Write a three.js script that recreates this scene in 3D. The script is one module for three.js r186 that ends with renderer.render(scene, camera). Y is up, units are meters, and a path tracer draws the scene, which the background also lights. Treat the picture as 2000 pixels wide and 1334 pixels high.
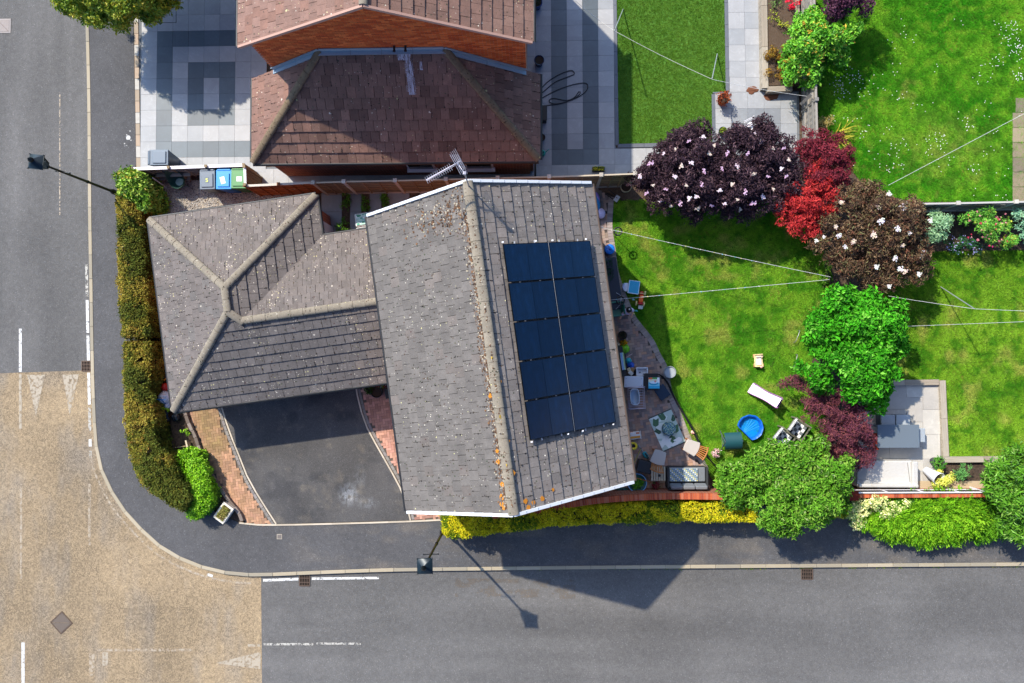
import * as THREE from 'three';
import { Sky } from 'three/addons/objects/Sky.js';
import { RoundedBoxGeometry } from 'three/addons/geometries/RoundedBoxGeometry.js';
import { mergeGeometries } from 'three/addons/utils/BufferGeometryUtils.js';
import { MarchingCubes } from 'three/addons/objects/MarchingCubes.js';

// ---------- camera: a drone 25.5 m up, looking almost straight down ----------
const FOC = 1333, CX = 1000, CY = 667, CAMH = 25.535, TX = 0.034, TY = 0.020;
const V3 = (x, y, z) => new THREE.Vector3(x, y, z);
const fwd = V3(-Math.sin(TX), -Math.cos(TX) * Math.cos(TY), -Math.sin(TY)).normalize();
const rgt = V3(1, 0, 0).addScaledVector(fwd, -fwd.x).normalize();
const dwn = V3(0, 0, 0).crossVectors(fwd, rgt);
const scene = new THREE.Scene();
const camera = new THREE.PerspectiveCamera(2 * Math.atan(667 / FOC) * 180 / Math.PI, 1024 / 683, 0.1, 400);
camera.position.set(0, CAMH, 0);
camera.quaternion.setFromRotationMatrix(new THREE.Matrix4().makeBasis(rgt, dwn.clone().negate(), fwd.clone().negate()));
scene.add(camera);

// ---------- sky, sun, exposure ----------
const sunDir = V3(-0.70, 1, -0.742).normalize();
const sky = new Sky();
sky.name = 'sky'; sky.userData.kind = 'structure';
sky.scale.setScalar(300);
Object.assign(sky.material.uniforms.turbidity, { value: 4 });
sky.material.uniforms.rayleigh.value = 1.0;
sky.material.uniforms.mieCoefficient.value = 0.004;
sky.material.uniforms.cloudCoverage && (sky.material.uniforms.cloudCoverage.value = 0.55);
sky.material.uniforms.sunPosition.value.copy(sunDir);
scene.add(sky);
scene.environmentIntensity = 0.24;
const sun = new THREE.DirectionalLight(0xfff3e0, 4.9);
sun.position.copy(sunDir).multiplyScalar(60);
sun.castShadow = true; sun.shadow.mapSize.set(4096, 4096); sun.shadow.radius = 1.6;
Object.assign(sun.shadow.camera, { left: -32, right: 32, top: 32, bottom: -32, near: 1, far: 140 });
scene.add(sun, sun.target);
const renderer = new THREE.WebGLRenderer({ antialias: true });
renderer.setSize(1024, 683);
renderer.toneMapping = THREE.LinearToneMapping;
renderer.toneMappingExposure = 1.35;
renderer.shadowMap.enabled = true;

// ---------- helpers ----------
let seed = 12345;
const rnd = () => { seed = (seed + 0x6d2b79f5) | 0; let t = Math.imul(seed ^ (seed >>> 15), 1 | seed); t = (t + Math.imul(t ^ (t >>> 7), 61 | t)) ^ t; return ((t ^ (t >>> 14)) >>> 0) / 4294967296; };
const rr = (a, b) => a + (b - a) * rnd();
const PI = Math.PI, rad = (d) => d * PI / 180, lerp = (a, b, t) => a + (b - a) * t, clamp = (x, a = 0, b = 1) => Math.min(b, Math.max(a, x));
// plan survey: a point of the site seen at photo coordinates (u, v), standing h metres above the ground
function G(u, v, h = 0) {
  const q = fwd.clone().addScaledVector(rgt, (u - CX) / FOC).addScaledVector(dwn, (v - CY) / FOC);
  return V3(0, CAMH, 0).addScaledVector(q, (h - CAMH) / q.y);
}
function hash(ix, iy, s) { let h = Math.imul(ix, 374761393) ^ Math.imul(iy, 668265263) ^ Math.imul(s, 1274126177); h = Math.imul(h ^ (h >>> 13), 1274126177); h = Math.imul(h ^ (h >>> 15), 2246822519); return ((h ^ (h >>> 16)) >>> 0) / 4294967296; }
function vn(x, y, s) {
  const ix = Math.floor(x), iy = Math.floor(y); let fx = x - ix, fy = y - iy; fx = fx * fx * (3 - 2 * fx); fy = fy * fy * (3 - 2 * fy);
  const a = hash(ix, iy, s), b = hash(ix + 1, iy, s), c = hash(ix, iy + 1, s), d = hash(ix + 1, iy + 1, s);
  return a + (b - a) * fx + (c - a) * fy + (a - b - c + d) * fx * fy;
}
function fbm(x, y, s, o = 4) { let v = 0, a = 0.5, t = 0; for (let i = 0; i < o; i++) { v += a * vn(x, y, s + i * 17); t += a; x *= 2.03; y *= 2.03; a *= 0.5; } return v / t; }
const mat = (color, roughness = 0.8, o = {}) => new THREE.MeshStandardMaterial({ color, roughness, ...o });
function tex(t, rx = 1, ry = rx) { t.wrapS = t.wrapT = THREE.RepeatWrapping; t.repeat.set(rx, ry); t.magFilter = THREE.LinearFilter; return t; }
// colour texture over the whole site, one texel about 2 cm: f(x, z, out) writes sRGB bytes
const WX0 = -22, WX1 = 21, WZ0 = -15, WZ1 = 14.5;
function siteTex(f, w = 2048, box = [WX0, WX1, WZ0, WZ1]) {
  const [x0, x1, z0, z1] = box, h = Math.round(w * (z1 - z0) / (x1 - x0)), d = new Uint8Array(w * h * 4), o = [0, 0, 0];
  for (let j = 0, k = 0; j < h; j++) for (let i = 0; i < w; i++, k += 4) {
    f(x0 + (i + 0.5) / w * (x1 - x0), z0 + (j + 0.5) / h * (z1 - z0), o);
    d[k] = clamp(o[0], 0, 255); d[k + 1] = clamp(o[1], 0, 255); d[k + 2] = clamp(o[2], 0, 255); d[k + 3] = 255;
  }
  const t = new THREE.DataTexture(d, w, h); t.colorSpace = THREE.SRGBColorSpace; t.magFilter = THREE.LinearFilter; t.minFilter = THREE.LinearFilter; t.needsUpdate = true;
  t.wrapS = t.wrapT = THREE.MirroredRepeatWrapping; t.userData = { box }; return t;
}
// tileable grey noise for bump / roughness
function noiseTex(n, cells, s, contrast = 1) {
  const d = new Uint8Array(n * n * 4);
  const wrap = (x, y, c, q) => { const ix = Math.floor(x), iy = Math.floor(y), fx = x - ix, fy = y - iy, m = (v) => ((v % c) + c) % c; const a = hash(m(ix), m(iy), q), b = hash(m(ix + 1), m(iy), q), e = hash(m(ix), m(iy + 1), q), g = hash(m(ix + 1), m(iy + 1), q); return a + (b - a) * fx + (e - a) * fy + (a - b - e + g) * fx * fy; };
  for (let j = 0, k = 0; j < n; j++) for (let i = 0; i < n; i++, k += 4) {
    let v = 0, a = 0.5, c = cells, t = 0; for (let q = 0; q < 3; q++) { v += a * wrap(i / n * c, j / n * c, c, s + q); t += a; a *= 0.6; c *= 2; }
    v = clamp(0.5 + (v / t - 0.5) * contrast); d[k] = d[k + 1] = d[k + 2] = v * 255; d[k + 3] = 255;
  }
  const t = new THREE.DataTexture(d, n, n); t.needsUpdate = true; return tex(t);
}
const grit = noiseTex(512, 128, 5, 1.6), grain = noiseTex(256, 24, 9, 1.4);

const taken = new Map();
function numbered(name) { const n = taken.get(name) || 0; taken.set(name, n + 1); return n ? name + '_' + String(n).padStart(3, '0') : name; }
function flag(o) { o.castShadow = true; o.receiveShadow = true; return o; }
function thing(name, label, category, pos = V3(0, 0, 0), turn = 0, group) {
  const o = new THREE.Group(); o.name = numbered(name); o.position.copy(pos); o.rotation.y = turn; o.userData = { label, category };
  if (group) o.userData.group = group;
  scene.add(o); return o;
}
function part(parent, name, geo, m) { const o = flag(new THREE.Mesh(geo, m)); o.name = name; parent.add(o); return o; }
// a part whose geometry is given in site coordinates
function wpart(parent, name, geo, m) { const o = part(parent, name, geo, m); parent.updateWorldMatrix(true, false); o.applyMatrix4(parent.matrixWorld.clone().invert()); return o; }
function single(name, label, category, geo, m, pos, turn = 0, group) { const o = flag(new THREE.Mesh(geo, m)); o.name = numbered(name); if (pos) o.position.copy(pos); o.rotation.y = turn; o.userData = { label, category }; if (group) o.userData.group = group; scene.add(o); return o; }
function struct(name, geo, m) { const o = flag(geo ? new THREE.Mesh(geo, m) : new THREE.Group()); o.name = numbered(name); o.userData.kind = 'structure'; scene.add(o); return o; }
function stuff(parent, name, geo, m, label) { const o = flag(new THREE.Mesh(geo, m)); o.name = name; o.userData.kind = 'stuff'; if (label) o.userData.label = label; parent.add(o); return o; }
function norm(g) { g = g.index ? g.toNonIndexed() : g; for (const k of Object.keys(g.attributes)) if (!['position', 'normal', 'uv', 'color'].includes(k)) g.deleteAttribute(k); if (!g.attributes.uv) g.setAttribute('uv', new THREE.BufferAttribute(new Float32Array(g.attributes.position.count * 2), 2)); return g; }
const merge = (l) => mergeGeometries(l.map(norm));
const mv = (g, x = 0, y = 0, z = 0, ry = 0, rx = 0, rz = 0) => { if (rx) g.rotateX(rx); if (rz) g.rotateZ(rz); if (ry) g.rotateY(ry); return g.translate(x, y, z); };
const bx = (w, h, d, x, y, z, ry, rx, rz) => mv(new THREE.BoxGeometry(w, h, d), x, y, z, ry, rx, rz);
const rb = (w, h, d, r, x, y, z, ry, rx, rz) => mv(new RoundedBoxGeometry(w, h, d, 2, Math.min(r, w / 2.01, h / 2.01, d / 2.01)), x, y, z, ry, rx, rz);
const cyl = (a, b, h, x, y, z, n = 20, rx = 0, rz = 0) => mv(new THREE.CylinderGeometry(a, b, h, n), x, y, z, 0, rx, rz);
const tubeG = (pts, r, n = 24, closed = false, k = 6) => new THREE.TubeGeometry(new THREE.CatmullRomCurve3(pts, closed), n, r, k, closed);
const bar = (a, b, r, k = 6) => { const d = b.clone().sub(a), g = new THREE.CylinderGeometry(r, r, d.length(), k); g.applyQuaternion(new THREE.Quaternion().setFromUnitVectors(V3(0, 1, 0), d.clone().normalize())); const m = a.clone().add(b).multiplyScalar(0.5); return g.translate(m.x, m.y, m.z); };
const beam = (a, b, w, h) => { const d = b.clone().sub(a), L = d.length(), g = new THREE.BoxGeometry(w, h, L), m = a.clone().add(b).multiplyScalar(0.5), q = new THREE.Matrix4().lookAt(V3(0, 0, 0), d.clone().negate(), V3(0, 1, 0)); g.applyMatrix4(q); return g.translate(m.x, m.y, m.z); };
const lathe = (pts, n = 28) => new THREE.LatheGeometry(pts.map(([a, b]) => new THREE.Vector2(a, b)), n);
const sph = (r, x, y, z, sx = 1, sy = 1, sz = 1, n = 14) => { const g = new THREE.SphereGeometry(r, n, Math.ceil(n * 0.7)); g.scale(sx, sy, sz); return g.translate(x, y, z); };

// flat sheets given by plan outlines
const polyW = (pts, h = 0) => pts.map(([u, v]) => G(u, v, h));
function siteUV(g, t) { const p = g.attributes.position, [x0, x1, z0, z1] = t.userData.box, a = new Float32Array(p.count * 2); for (let i = 0; i < p.count; i++) { a[i * 2] = (p.getX(i) - x0) / (x1 - x0); a[i * 2 + 1] = (p.getZ(i) - z0) / (z1 - z0); } g.setAttribute('uv', new THREE.BufferAttribute(a, 2)); return g; }
function metreUV(g, s = 1) { const p = g.attributes.position, a = new Float32Array(p.count * 2); for (let i = 0; i < p.count; i++) { a[i * 2] = p.getX(i) / s; a[i * 2 + 1] = p.getZ(i) / s; } g.setAttribute('uv', new THREE.BufferAttribute(a, 2)); return g; }
function flatG(w, y) { const g = new THREE.ShapeGeometry(new THREE.Shape(w.map((p) => new THREE.Vector2(p.x, -p.z)))); g.rotateX(-PI / 2); return g.translate(0, y, 0); }
function slabG(w, y0, y1) { const g = new THREE.ExtrudeGeometry(new THREE.Shape(w.map((p) => new THREE.Vector2(p.x, -p.z))), { depth: y1 - y0, bevelEnabled: false }); g.rotateX(-PI / 2); return g.translate(0, y0, 0); }
function inPoly(x, z, w) { let c = false; for (let i = 0, j = w.length - 1; i < w.length; j = i++) { const a = w[i], b = w[j]; if ((a.z > z) !== (b.z > z) && x < (b.x - a.x) * (z - a.z) / (b.z - a.z) + a.x) c = !c; } return c; }
function edgeDist(x, z, w) { let m = 1e9; for (let i = 0, j = w.length - 1; i < w.length; j = i++) { const a = w[j], b = w[i], dx = b.x - a.x, dz = b.z - a.z, t = clamp(((x - a.x) * dx + (z - a.z) * dz) / (dx * dx + dz * dz)); m = Math.min(m, Math.hypot(x - a.x - dx * t, z - a.z - dz * t)); } return m; }
function bounds(w) { const b = { x0: 1e9, x1: -1e9, z0: 1e9, z1: -1e9 }; for (const p of w) { b.x0 = Math.min(b.x0, p.x); b.x1 = Math.max(b.x1, p.x); b.z0 = Math.min(b.z0, p.z); b.z1 = Math.max(b.z1, p.z); } return b; }
const smooth = (pts, n, closed = false) => new THREE.CatmullRomCurve3(pts, closed, 'centripetal').getSpacedPoints(n);
// many alike pieces under one parent: the largest `limit` as meshes of their own, the rest joined in one part
function pieces(parent, name, list, m, limit = 300) {
  const order = list.map((p, i) => [p.area, i]).sort((a, b) => b[0] - a[0] || a[1] - b[1]), own = new Set(order.slice(0, limit).map((q) => q[1])), rest = [];
  list.forEach((p, i) => { if (own.has(i)) part(parent, name, p.geo, m); else rest.push(p.geo); });
  if (rest.length) stuff(parent, name + (name.endsWith('s') ? '' : 's') + '_further', merge(rest), m);
}
function paint(g, c) { const n = g.attributes.position.count, a = new Float32Array(n * 3); for (let i = 0; i < n; i++) { a[i * 3] = c[0]; a[i * 3 + 1] = c[1]; a[i * 3 + 2] = c[2]; } g.setAttribute('color', new THREE.BufferAttribute(a, 3)); return g; }
const lin = (hex) => { const c = new THREE.Color(hex); return [c.r, c.g, c.b]; };
// ---------- the ground ----------
const put = (o, r, g, b, k) => { o[0] = r * k; o[1] = g * k; o[2] = b * k; };
const roadTex = siteTex((x, z, o) => {
  const f = hash(Math.round(x * 48), Math.round(z * 48), 3), m = fbm(x * 0.45, z * 0.45, 11, 4), l = z > 6 ? fbm(x * 0.12, z * 1.1, 21, 3) : fbm(x * 1.2, z * 0.12, 22, 3), q = vn(x * 9, z * 9, 31);
  const k = 1 + (f - 0.5) * 0.2 + (m - 0.5) * 0.2 + (l - 0.5) * 0.26 + (q - 0.5) * 0.08 + (f > 0.993 ? 0.3 : 0);
  put(o, 98.5, 97.5, 95.5, k);
  if (z > 8.35 && z < 8.9 + 0.3 * m && x > -3 && x < 1.5) { const d = fbm(x * 3, z * 5, 77, 4); if (d > 0.55 && f > 0.45) { o[0] *= 0.95; o[1] *= 0.88; o[2] *= 0.8; } }
});
const buffTex = siteTex((x, z, o) => {
  const f = hash(Math.round(x * 48), Math.round(z * 48), 43), m = fbm(x * 0.5, z * 0.5, 51, 5), q = vn(x * 14, z * 14, 61), w = fbm(x * 1.5 + 7, z * 0.5, 71, 4);
  const k = 1 + (f - 0.5) * 0.36 + (m - 0.5) * 0.3 + (q - 0.5) * 0.16;
  const g = clamp((w - 0.46) * 3);
  put(o, lerp(156, 148, g), lerp(137, 135, g), lerp(108, 116, g), k);
}, 1024, [WX0, -8, -1, WZ1]);
const paveTex = siteTex((x, z, o) => {
  const f = hash(Math.round(x * 48), Math.round(z * 48), 83), m = fbm(x * 0.6, z * 0.6, 91, 5), q = vn(x * 8, z * 8, 93);
  let k = 1 + (f - 0.5) * 0.24 + (m - 0.5) * 0.22 + (q - 0.5) * 0.08 + (f > 0.992 ? 0.4 : 0);
  const s = clamp((fbm(x * 0.9, z * 2, 97, 4) - 0.5) * 4) * clamp((x + 10) * 0.3) * clamp((z - 5.5));
  put(o, 82 + 16 * s, 82 + 12 * s, 83 + 6 * s, k);
  const splat = Math.hypot(x + 15.62, z + 8.34); if (splat < 0.09 || (splat < 0.35 && hash(Math.round(x * 25), Math.round(z * 25), 9) > 0.965)) put(o, 200, 200, 196, 1);
});
const driveTex = siteTex((x, z, o) => {
  const f = hash(Math.round(x * 80), Math.round(z * 80), 103), m = fbm(x * 0.9, z * 0.9, 111, 5), q = fbm(x * 2.6, z * 2.6, 119, 5), w = fbm(x * 1.1 + 9, z * 1.3, 127, 4);
  let k = 1 + (f - 0.5) * 0.3 + (m - 0.5) * 0.3 + (f > 0.985 ? 0.35 : 0);
  let r = 80, g = 79, b = 78;
  if (q > 0.6) { const t = clamp((q - 0.6) * 5); r += 17 * t; g += 14 * t; b += 9 * t; }
  if (w > 0.62) { const t = clamp((w - 0.58) * 5); r -= 15 * t; g -= 14 * t; b -= 12 * t; }
  const cp = [[-7.02, 5.22, 0.42, 0.52], [-6.3, 5.55, 0.5, 0.3], [-6.6, 4.55, 0.3, 0.5]];
  for (const [cx, cz, a, c] of cp) { const d = Math.hypot((x - cx) / a, (z - cz) / c), n = fbm(x * 9, z * 9, 131, 3) + 0.35 * vn(x * 40, z * 6, 133); const t = clamp((1.05 - d) * 1.6) * clamp((n - 0.42) * 3.2) * (cp[0][0] === cx ? 1 : 0.45); r += 34 * t; g += 38 * t; b += 42 * t; }
  put(o, r, g, b, k);
}, 1024, [-12, -3.5, 1, 8]);
const lawnTex = siteTex((x, z, o) => {
  const m = fbm(x * 0.55, z * 0.55, 141, 5), d = fbm(x * 1.3 + 20, z * 1.3, 151, 4), f = hash(Math.round(x * 48), Math.round(z * 48), 153);
  const t = clamp((d - 0.5) * 4); put(o, lerp(76, 126, t), lerp(122, 132, t), lerp(14, 40, t), 0.75 + 0.4 * m + 0.2 * (f - 0.5));
}, 1024);
const soilTex = siteTex((x, z, o) => { const m = fbm(x * 2, z * 2, 161, 5), f = hash(Math.round(x * 24), Math.round(z * 24), 163); put(o, 98, 80, 64, 0.6 + 0.5 * m + 0.35 * (f - 0.5)); }, 1024);
const surf = (t, bump = 0.006, rough = 0.93) => { const b = grit.clone(); b.repeat.set(26, 18); return new THREE.MeshStandardMaterial({ map: t, roughness: rough, bumpMap: b, bumpScale: bump }); };
const M = {
  road: surf(roadTex, 0.008), buff: surf(buffTex, 0.01), pave: surf(paveTex, 0.005), drive: surf(driveTex, 0.004), lawn: surf(lawnTex, 0.02, 1), soil: surf(soilTex, 0.02, 1),
};
{ const g = new THREE.PlaneGeometry(260, 260); g.rotateX(-PI / 2); g.translate(0, -0.2, 0); struct('ground', g, mat(0x4d5230, 1)); }

const kerbPx = [[163, -420], [167, -60], [170, 30], [172, 100], [174, 200], [175, 330], [176, 440], [178, 560], [181, 725], [183.5, 800], [187, 860], [192, 895], [200, 922], [214, 952], [231, 982], [255, 1012], [285, 1043], [315, 1069], [351, 1090], [390, 1106], [426, 1115.5], [462, 1121.5], [510, 1122.5], [600, 1119], [750, 1113.5], [960, 1110.5], [1170, 1108], [1450, 1106], [1650, 1104.5], [2000, 1102], [2250, 1100]];
const kerbW = smooth(polyW(kerbPx), 400);
{
  const far = [V3(60, 0, kerbW.at(-1).z), V3(60, 0, 40), V3(-60, 0, 40), V3(-60, 0, -40), V3(kerbW[0].x, 0, -40)];
  const road = struct('road', siteUV(flatG([...kerbW, ...far], -0.1), roadTex), M.road);
  // buff high-friction surfacing across the junction
  const bw = polyW([[-400, 731], [0, 729], [181, 723]], -0.1), mid = kerbW.filter((p) => { const a = G(0, 724, 0).z; return p.z > a && p.x < G(510, 1122).x; });
  const bp = [...bw, ...mid, ...polyW([[510, 1124], [513, 1500], [-400, 1500]], -0.1)];
  struct('junction_surfacing', siteUV(flatG(bp, -0.096), buffTex), M.buff);
  // painted markings
  const wear = (n, s, cut) => { const d = new Uint8Array(n * n * 4); for (let j = 0, k = 0; j < n; j++) for (let i = 0; i < n; i++, k += 4) { const v = fbm(i / 9, j / 9, s, 4) * 0.75 + hash(i, j, s) * 0.25; d[k] = d[k + 1] = d[k + 2] = v > cut ? 255 : 0; d[k + 3] = 255; } const t = new THREE.DataTexture(d, n, n); t.needsUpdate = true; return tex(t); };
  const mk = (cut, c, s) => new THREE.MeshStandardMaterial({ color: c, roughness: 0.85, alphaMap: wear(256, s, cut), alphaTest: 0.5 });
  const fresh = mk(0.36, 0xd5d6d3, 301), worn = mk(0.47, 0xb5b3aa, 311), ghost = mk(0.41, 0xaba08d, 321), faint = mk(0.52, 0xb0a38f, 331);
  const mark = (pts, m) => part(road, 'painted_marking', metreUV(flatG(polyW(pts, -0.092), -0.091), 1.7), m);
  const quad = (x0, y0, x1, y1, m) => mark([[x0, y0], [x1, y0], [x1, y1], [x0, y1]], m);
  quad(37, 642, 42.5, 726, fresh); quad(37, 731, 42.5, 838, ghost); quad(39, 945, 43, 1130, faint); quad(42, 1255, 48, 1400, fresh);
  for (const [a, b, m] of [[516, 580, worn], [586, 650, fresh], [654, 704, fresh], [728, 790, fresh], [796, 842, worn], [858, 872, fresh], [880, 894, worn]]) mark([[166 + (a - 516) * 0.021, a], [171.5 + (a - 516) * 0.021, a], [171.5 + (b - 516) * 0.021, b], [166 + (b - 516) * 0.021, b]], m);
  mark([[53, 732], [88, 732], [70, 812]], ghost); mark([[122, 732], [154, 731], [136, 811]], ghost);
  mark([[421, 1295], [509, 1273], [509, 1307]], ghost);
  mark([[514, 1131], [583, 1128.5], [583, 1133.5], [514, 1136]], fresh); mark([[609, 1128], [740, 1126.5], [740, 1131], [609, 1132.5]], fresh);
  quad(515, 1256, 612, 1260.5, worn); quad(618, 1255, 705, 1259, worn); quad(484, 1258, 508, 1263, ghost);
  quad(190, 1267, 376, 1272, faint); quad(200, 1274, 211, 1300, ghost); quad(174, 1276, 185, 1320, faint); quad(172, 945, 177, 1065, faint); quad(115.5, 180, 118, 420, faint);
  mark([[405, 1119], [416, 1123], [415, 1128], [404, 1124]], fresh);
  const arc = kerbW.filter((p) => p.x > G(200, 0).x && p.x < G(505, 0).x && p.z > 3).map((p, i, a) => { const q = a[Math.min(i + 1, a.length - 1)], r = a[Math.max(i - 1, 0)], d = q.clone().sub(r).normalize(); return [V3(p.x - d.z * 0.3, 0, p.z + d.x * 0.3), V3(p.x - d.z * 0.38, 0, p.z + d.x * 0.38)]; });
  part(road, 'painted_marking', metreUV(flatG([...arc.map((a) => a[0]), ...arc.map((a) => a[1]).reverse()], -0.091), 1.7), faint);
}
// footway and its kerb
{
  const inner = polyW([[3200, 965], [2000, 972], [1660, 985], [1430, 990], [880, 1012], [805, 1018.5], [540, 1026], [470, 1022], [420, 1000], [330, 860], [290, 640], [262, 330], [266, 320], [261, 60], [258, -420]]);
  struct('footway', siteUV(flatG([...kerbW, ...inner], 0.004), paveTex), M.pave);
  const kerb = struct('kerb'), L = new THREE.CatmullRomCurve3(kerbW).getLength(), n = Math.round(L / 0.915), pts = smooth(kerbW, n), mats = [0xa29882, 0xaca18a, 0x968e7c, 0xa69b84].map((c) => { const m = mat(c, 0.9, { bumpMap: grain, bumpScale: 0.003 }); return m; });
  for (let i = 0; i < n; i++) {
    const a = pts[i], b = pts[i + 1], d = b.clone().sub(a), g = new RoundedBoxGeometry(0.13, 0.3, d.length() - 0.008, 1, 0.012);
    const o = part(kerb, 'kerb_stone', g, mats[Math.floor(rnd() * 4)]); o.position.set((a.x + b.x) / 2, -0.133 + rr(0, 0.003), (a.z + b.z) / 2); o.rotation.y = Math.atan2(d.x, d.z);
  }
}
// garden soil under everything inside the plots
{
  const w = polyW([[262, 335], [300, 640], [340, 870], [425, 1000], [470, 1021], [540, 1025], [805, 1018], [880, 1011], [1430, 988], [1660, 984], [2000, 971], [3200, 964], [3200, -1500], [262, -1500]]);
  struct('soil', siteUV(flatG(w, 0.001), soilTex), M.soil);
}
// ---------- lawns ----------
const lawnA = polyW([[1199, 392], [1240, 392], [1420, 380], [1530, 392], [1600, 470], [1625, 540], [1618, 590], [1590, 640], [1584, 720], [1575, 745], [1590, 775], [1620, 800], [1610, 900], [1500, 950], [1400, 950], [1375, 910], [1353, 870], [1343, 843], [1328, 803], [1315, 775], [1307, 745], [1303, 716], [1290, 693], [1277, 666], [1256, 638], [1242, 619], [1230, 594], [1216, 559], [1207, 527], [1202, 487], [1196, 442]]);
const lawnB = polyW([[1745, 505], [1830, 492], [2300, 486], [2300, 893], [1848, 893], [1846, 742], [1720, 742], [1690, 640]]);
const lawnC = polyW([[1592, -120], [2300, -120], [2300, 393], [1790, 394], [1700, 375], [1660, 330], [1600, 262]]);
const turfD = polyW([[1203, -60], [1414, -60], [1418, 181], [1390, 183], [1392, 276], [1209, 281]]);
const tuftG = (n, h, w, spread, s) => { const p = []; for (let i = 0; i < n; i++) { const a = hash(i, 1, s) * 6.283, r = hash(i, 2, s) * spread, x = Math.cos(a) * r, z = Math.sin(a) * r, t = hash(i, 3, s) * 6.283, l = h * (0.6 + 0.6 * hash(i, 4, s)), e = h * (0.3 + 0.9 * hash(i, 5, s)); const dx = Math.cos(t), dz = Math.sin(t); p.push(x - dz * w, 0, z + dx * w, x + dz * w, 0, z - dx * w, x + dx * e, l, z + dz * e); } const g = new THREE.BufferGeometry(); g.setAttribute('position', new THREE.Float32BufferAttribute(p, 3)); g.computeVertexNormals(); return g; };
const leafMat = (o = {}) => new THREE.MeshPhysicalMaterial({ vertexColors: true, roughness: 0.75, transmission: 0.22, thickness: 0, specularIntensity: 0.2, side: THREE.DoubleSide, ...o });
function grass(name, label, w, perM2, geo, tint, keep) {
  const b = bounds(w), n = Math.round((b.x1 - b.x0) * (b.z1 - b.z0) * perM2), pts = [];
  for (let i = 0; i < n; i++) { const x = rr(b.x0, b.x1), z = rr(b.z0, b.z1); if (x > 20 || z < -15 || !inPoly(x, z, w) || (keep && rnd() > keep(x, z))) continue; pts.push([x, z]); }
  const o = new THREE.InstancedMesh(geo, new THREE.MeshPhysicalMaterial({ roughness: 0.8, transmission: 0.2, thickness: 0, specularIntensity: 0.1, side: THREE.DoubleSide }), pts.length), m = new THREE.Matrix4(), c = new THREE.Color(), q = new THREE.Quaternion(), up = V3(0, 1, 0), t = [0, 0, 0];
  pts.forEach(([x, z], i) => { const s = rr(0.7, 1.3); m.compose(V3(x, 0.008, z), q.setFromAxisAngle(up, rnd() * 6.283), V3(s, s * rr(0.7, 1.2), s)); o.setMatrixAt(i, m); tint(x, z, t); const k = rr(0.6, 1.35); c.setRGB(t[0] * k, t[1] * k, t[2] * k); o.setColorAt(i, c); });
  o.name = numbered(name); o.userData = { label, category: 'grass', kind: 'stuff' }; flag(o); scene.add(o); return o;
}
const blend = (o, a, b, t) => { for (let i = 0; i < 3; i++) o[i] = lerp(a[i], b[i], t); };
const tuft = tuftG(9, 0.034, 0.007, 0.04, 5), shortTuft = tuftG(10, 0.02, 0.006, 0.035, 8);
const GRN = [0.125, 0.36, 0.015], LIM = [0.27, 0.5, 0.035], DRY = [0.42, 0.45, 0.09], DEEP = [0.05, 0.235, 0.01];
const lawnTint = (s, dry, base = GRN) => (x, z, o) => {
  const a = fbm(x * 0.8, z * 0.8, s, 4), d = fbm(x * 1.7, z * 1.7, s + 40, 4); blend(o, DEEP, LIM, clamp((a - 0.28) * 2.2)); blend(o, o, base, 0.35); const e = fbm(x * 3.6, z * 3.6, s + 80, 3); blend(o, o, DEEP, 0.75 * clamp((0.47 - e) * 6)); blend(o, o, LIM, 0.6 * clamp((e - 0.55) * 6)); blend(o, o, DRY, 0.75 * clamp((d - dry) * 5));
};
for (const [n, w] of [['lawn', lawnA], ['lawn', lawnB], ['lawn', lawnC]]) struct(n, siteUV(flatG(w, 0.006), lawnTex), M.lawn);
struct('artificial_turf', metreUV(flatG(turfD, 0.008), 1), mat(0x4c7a28, 1));
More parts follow.
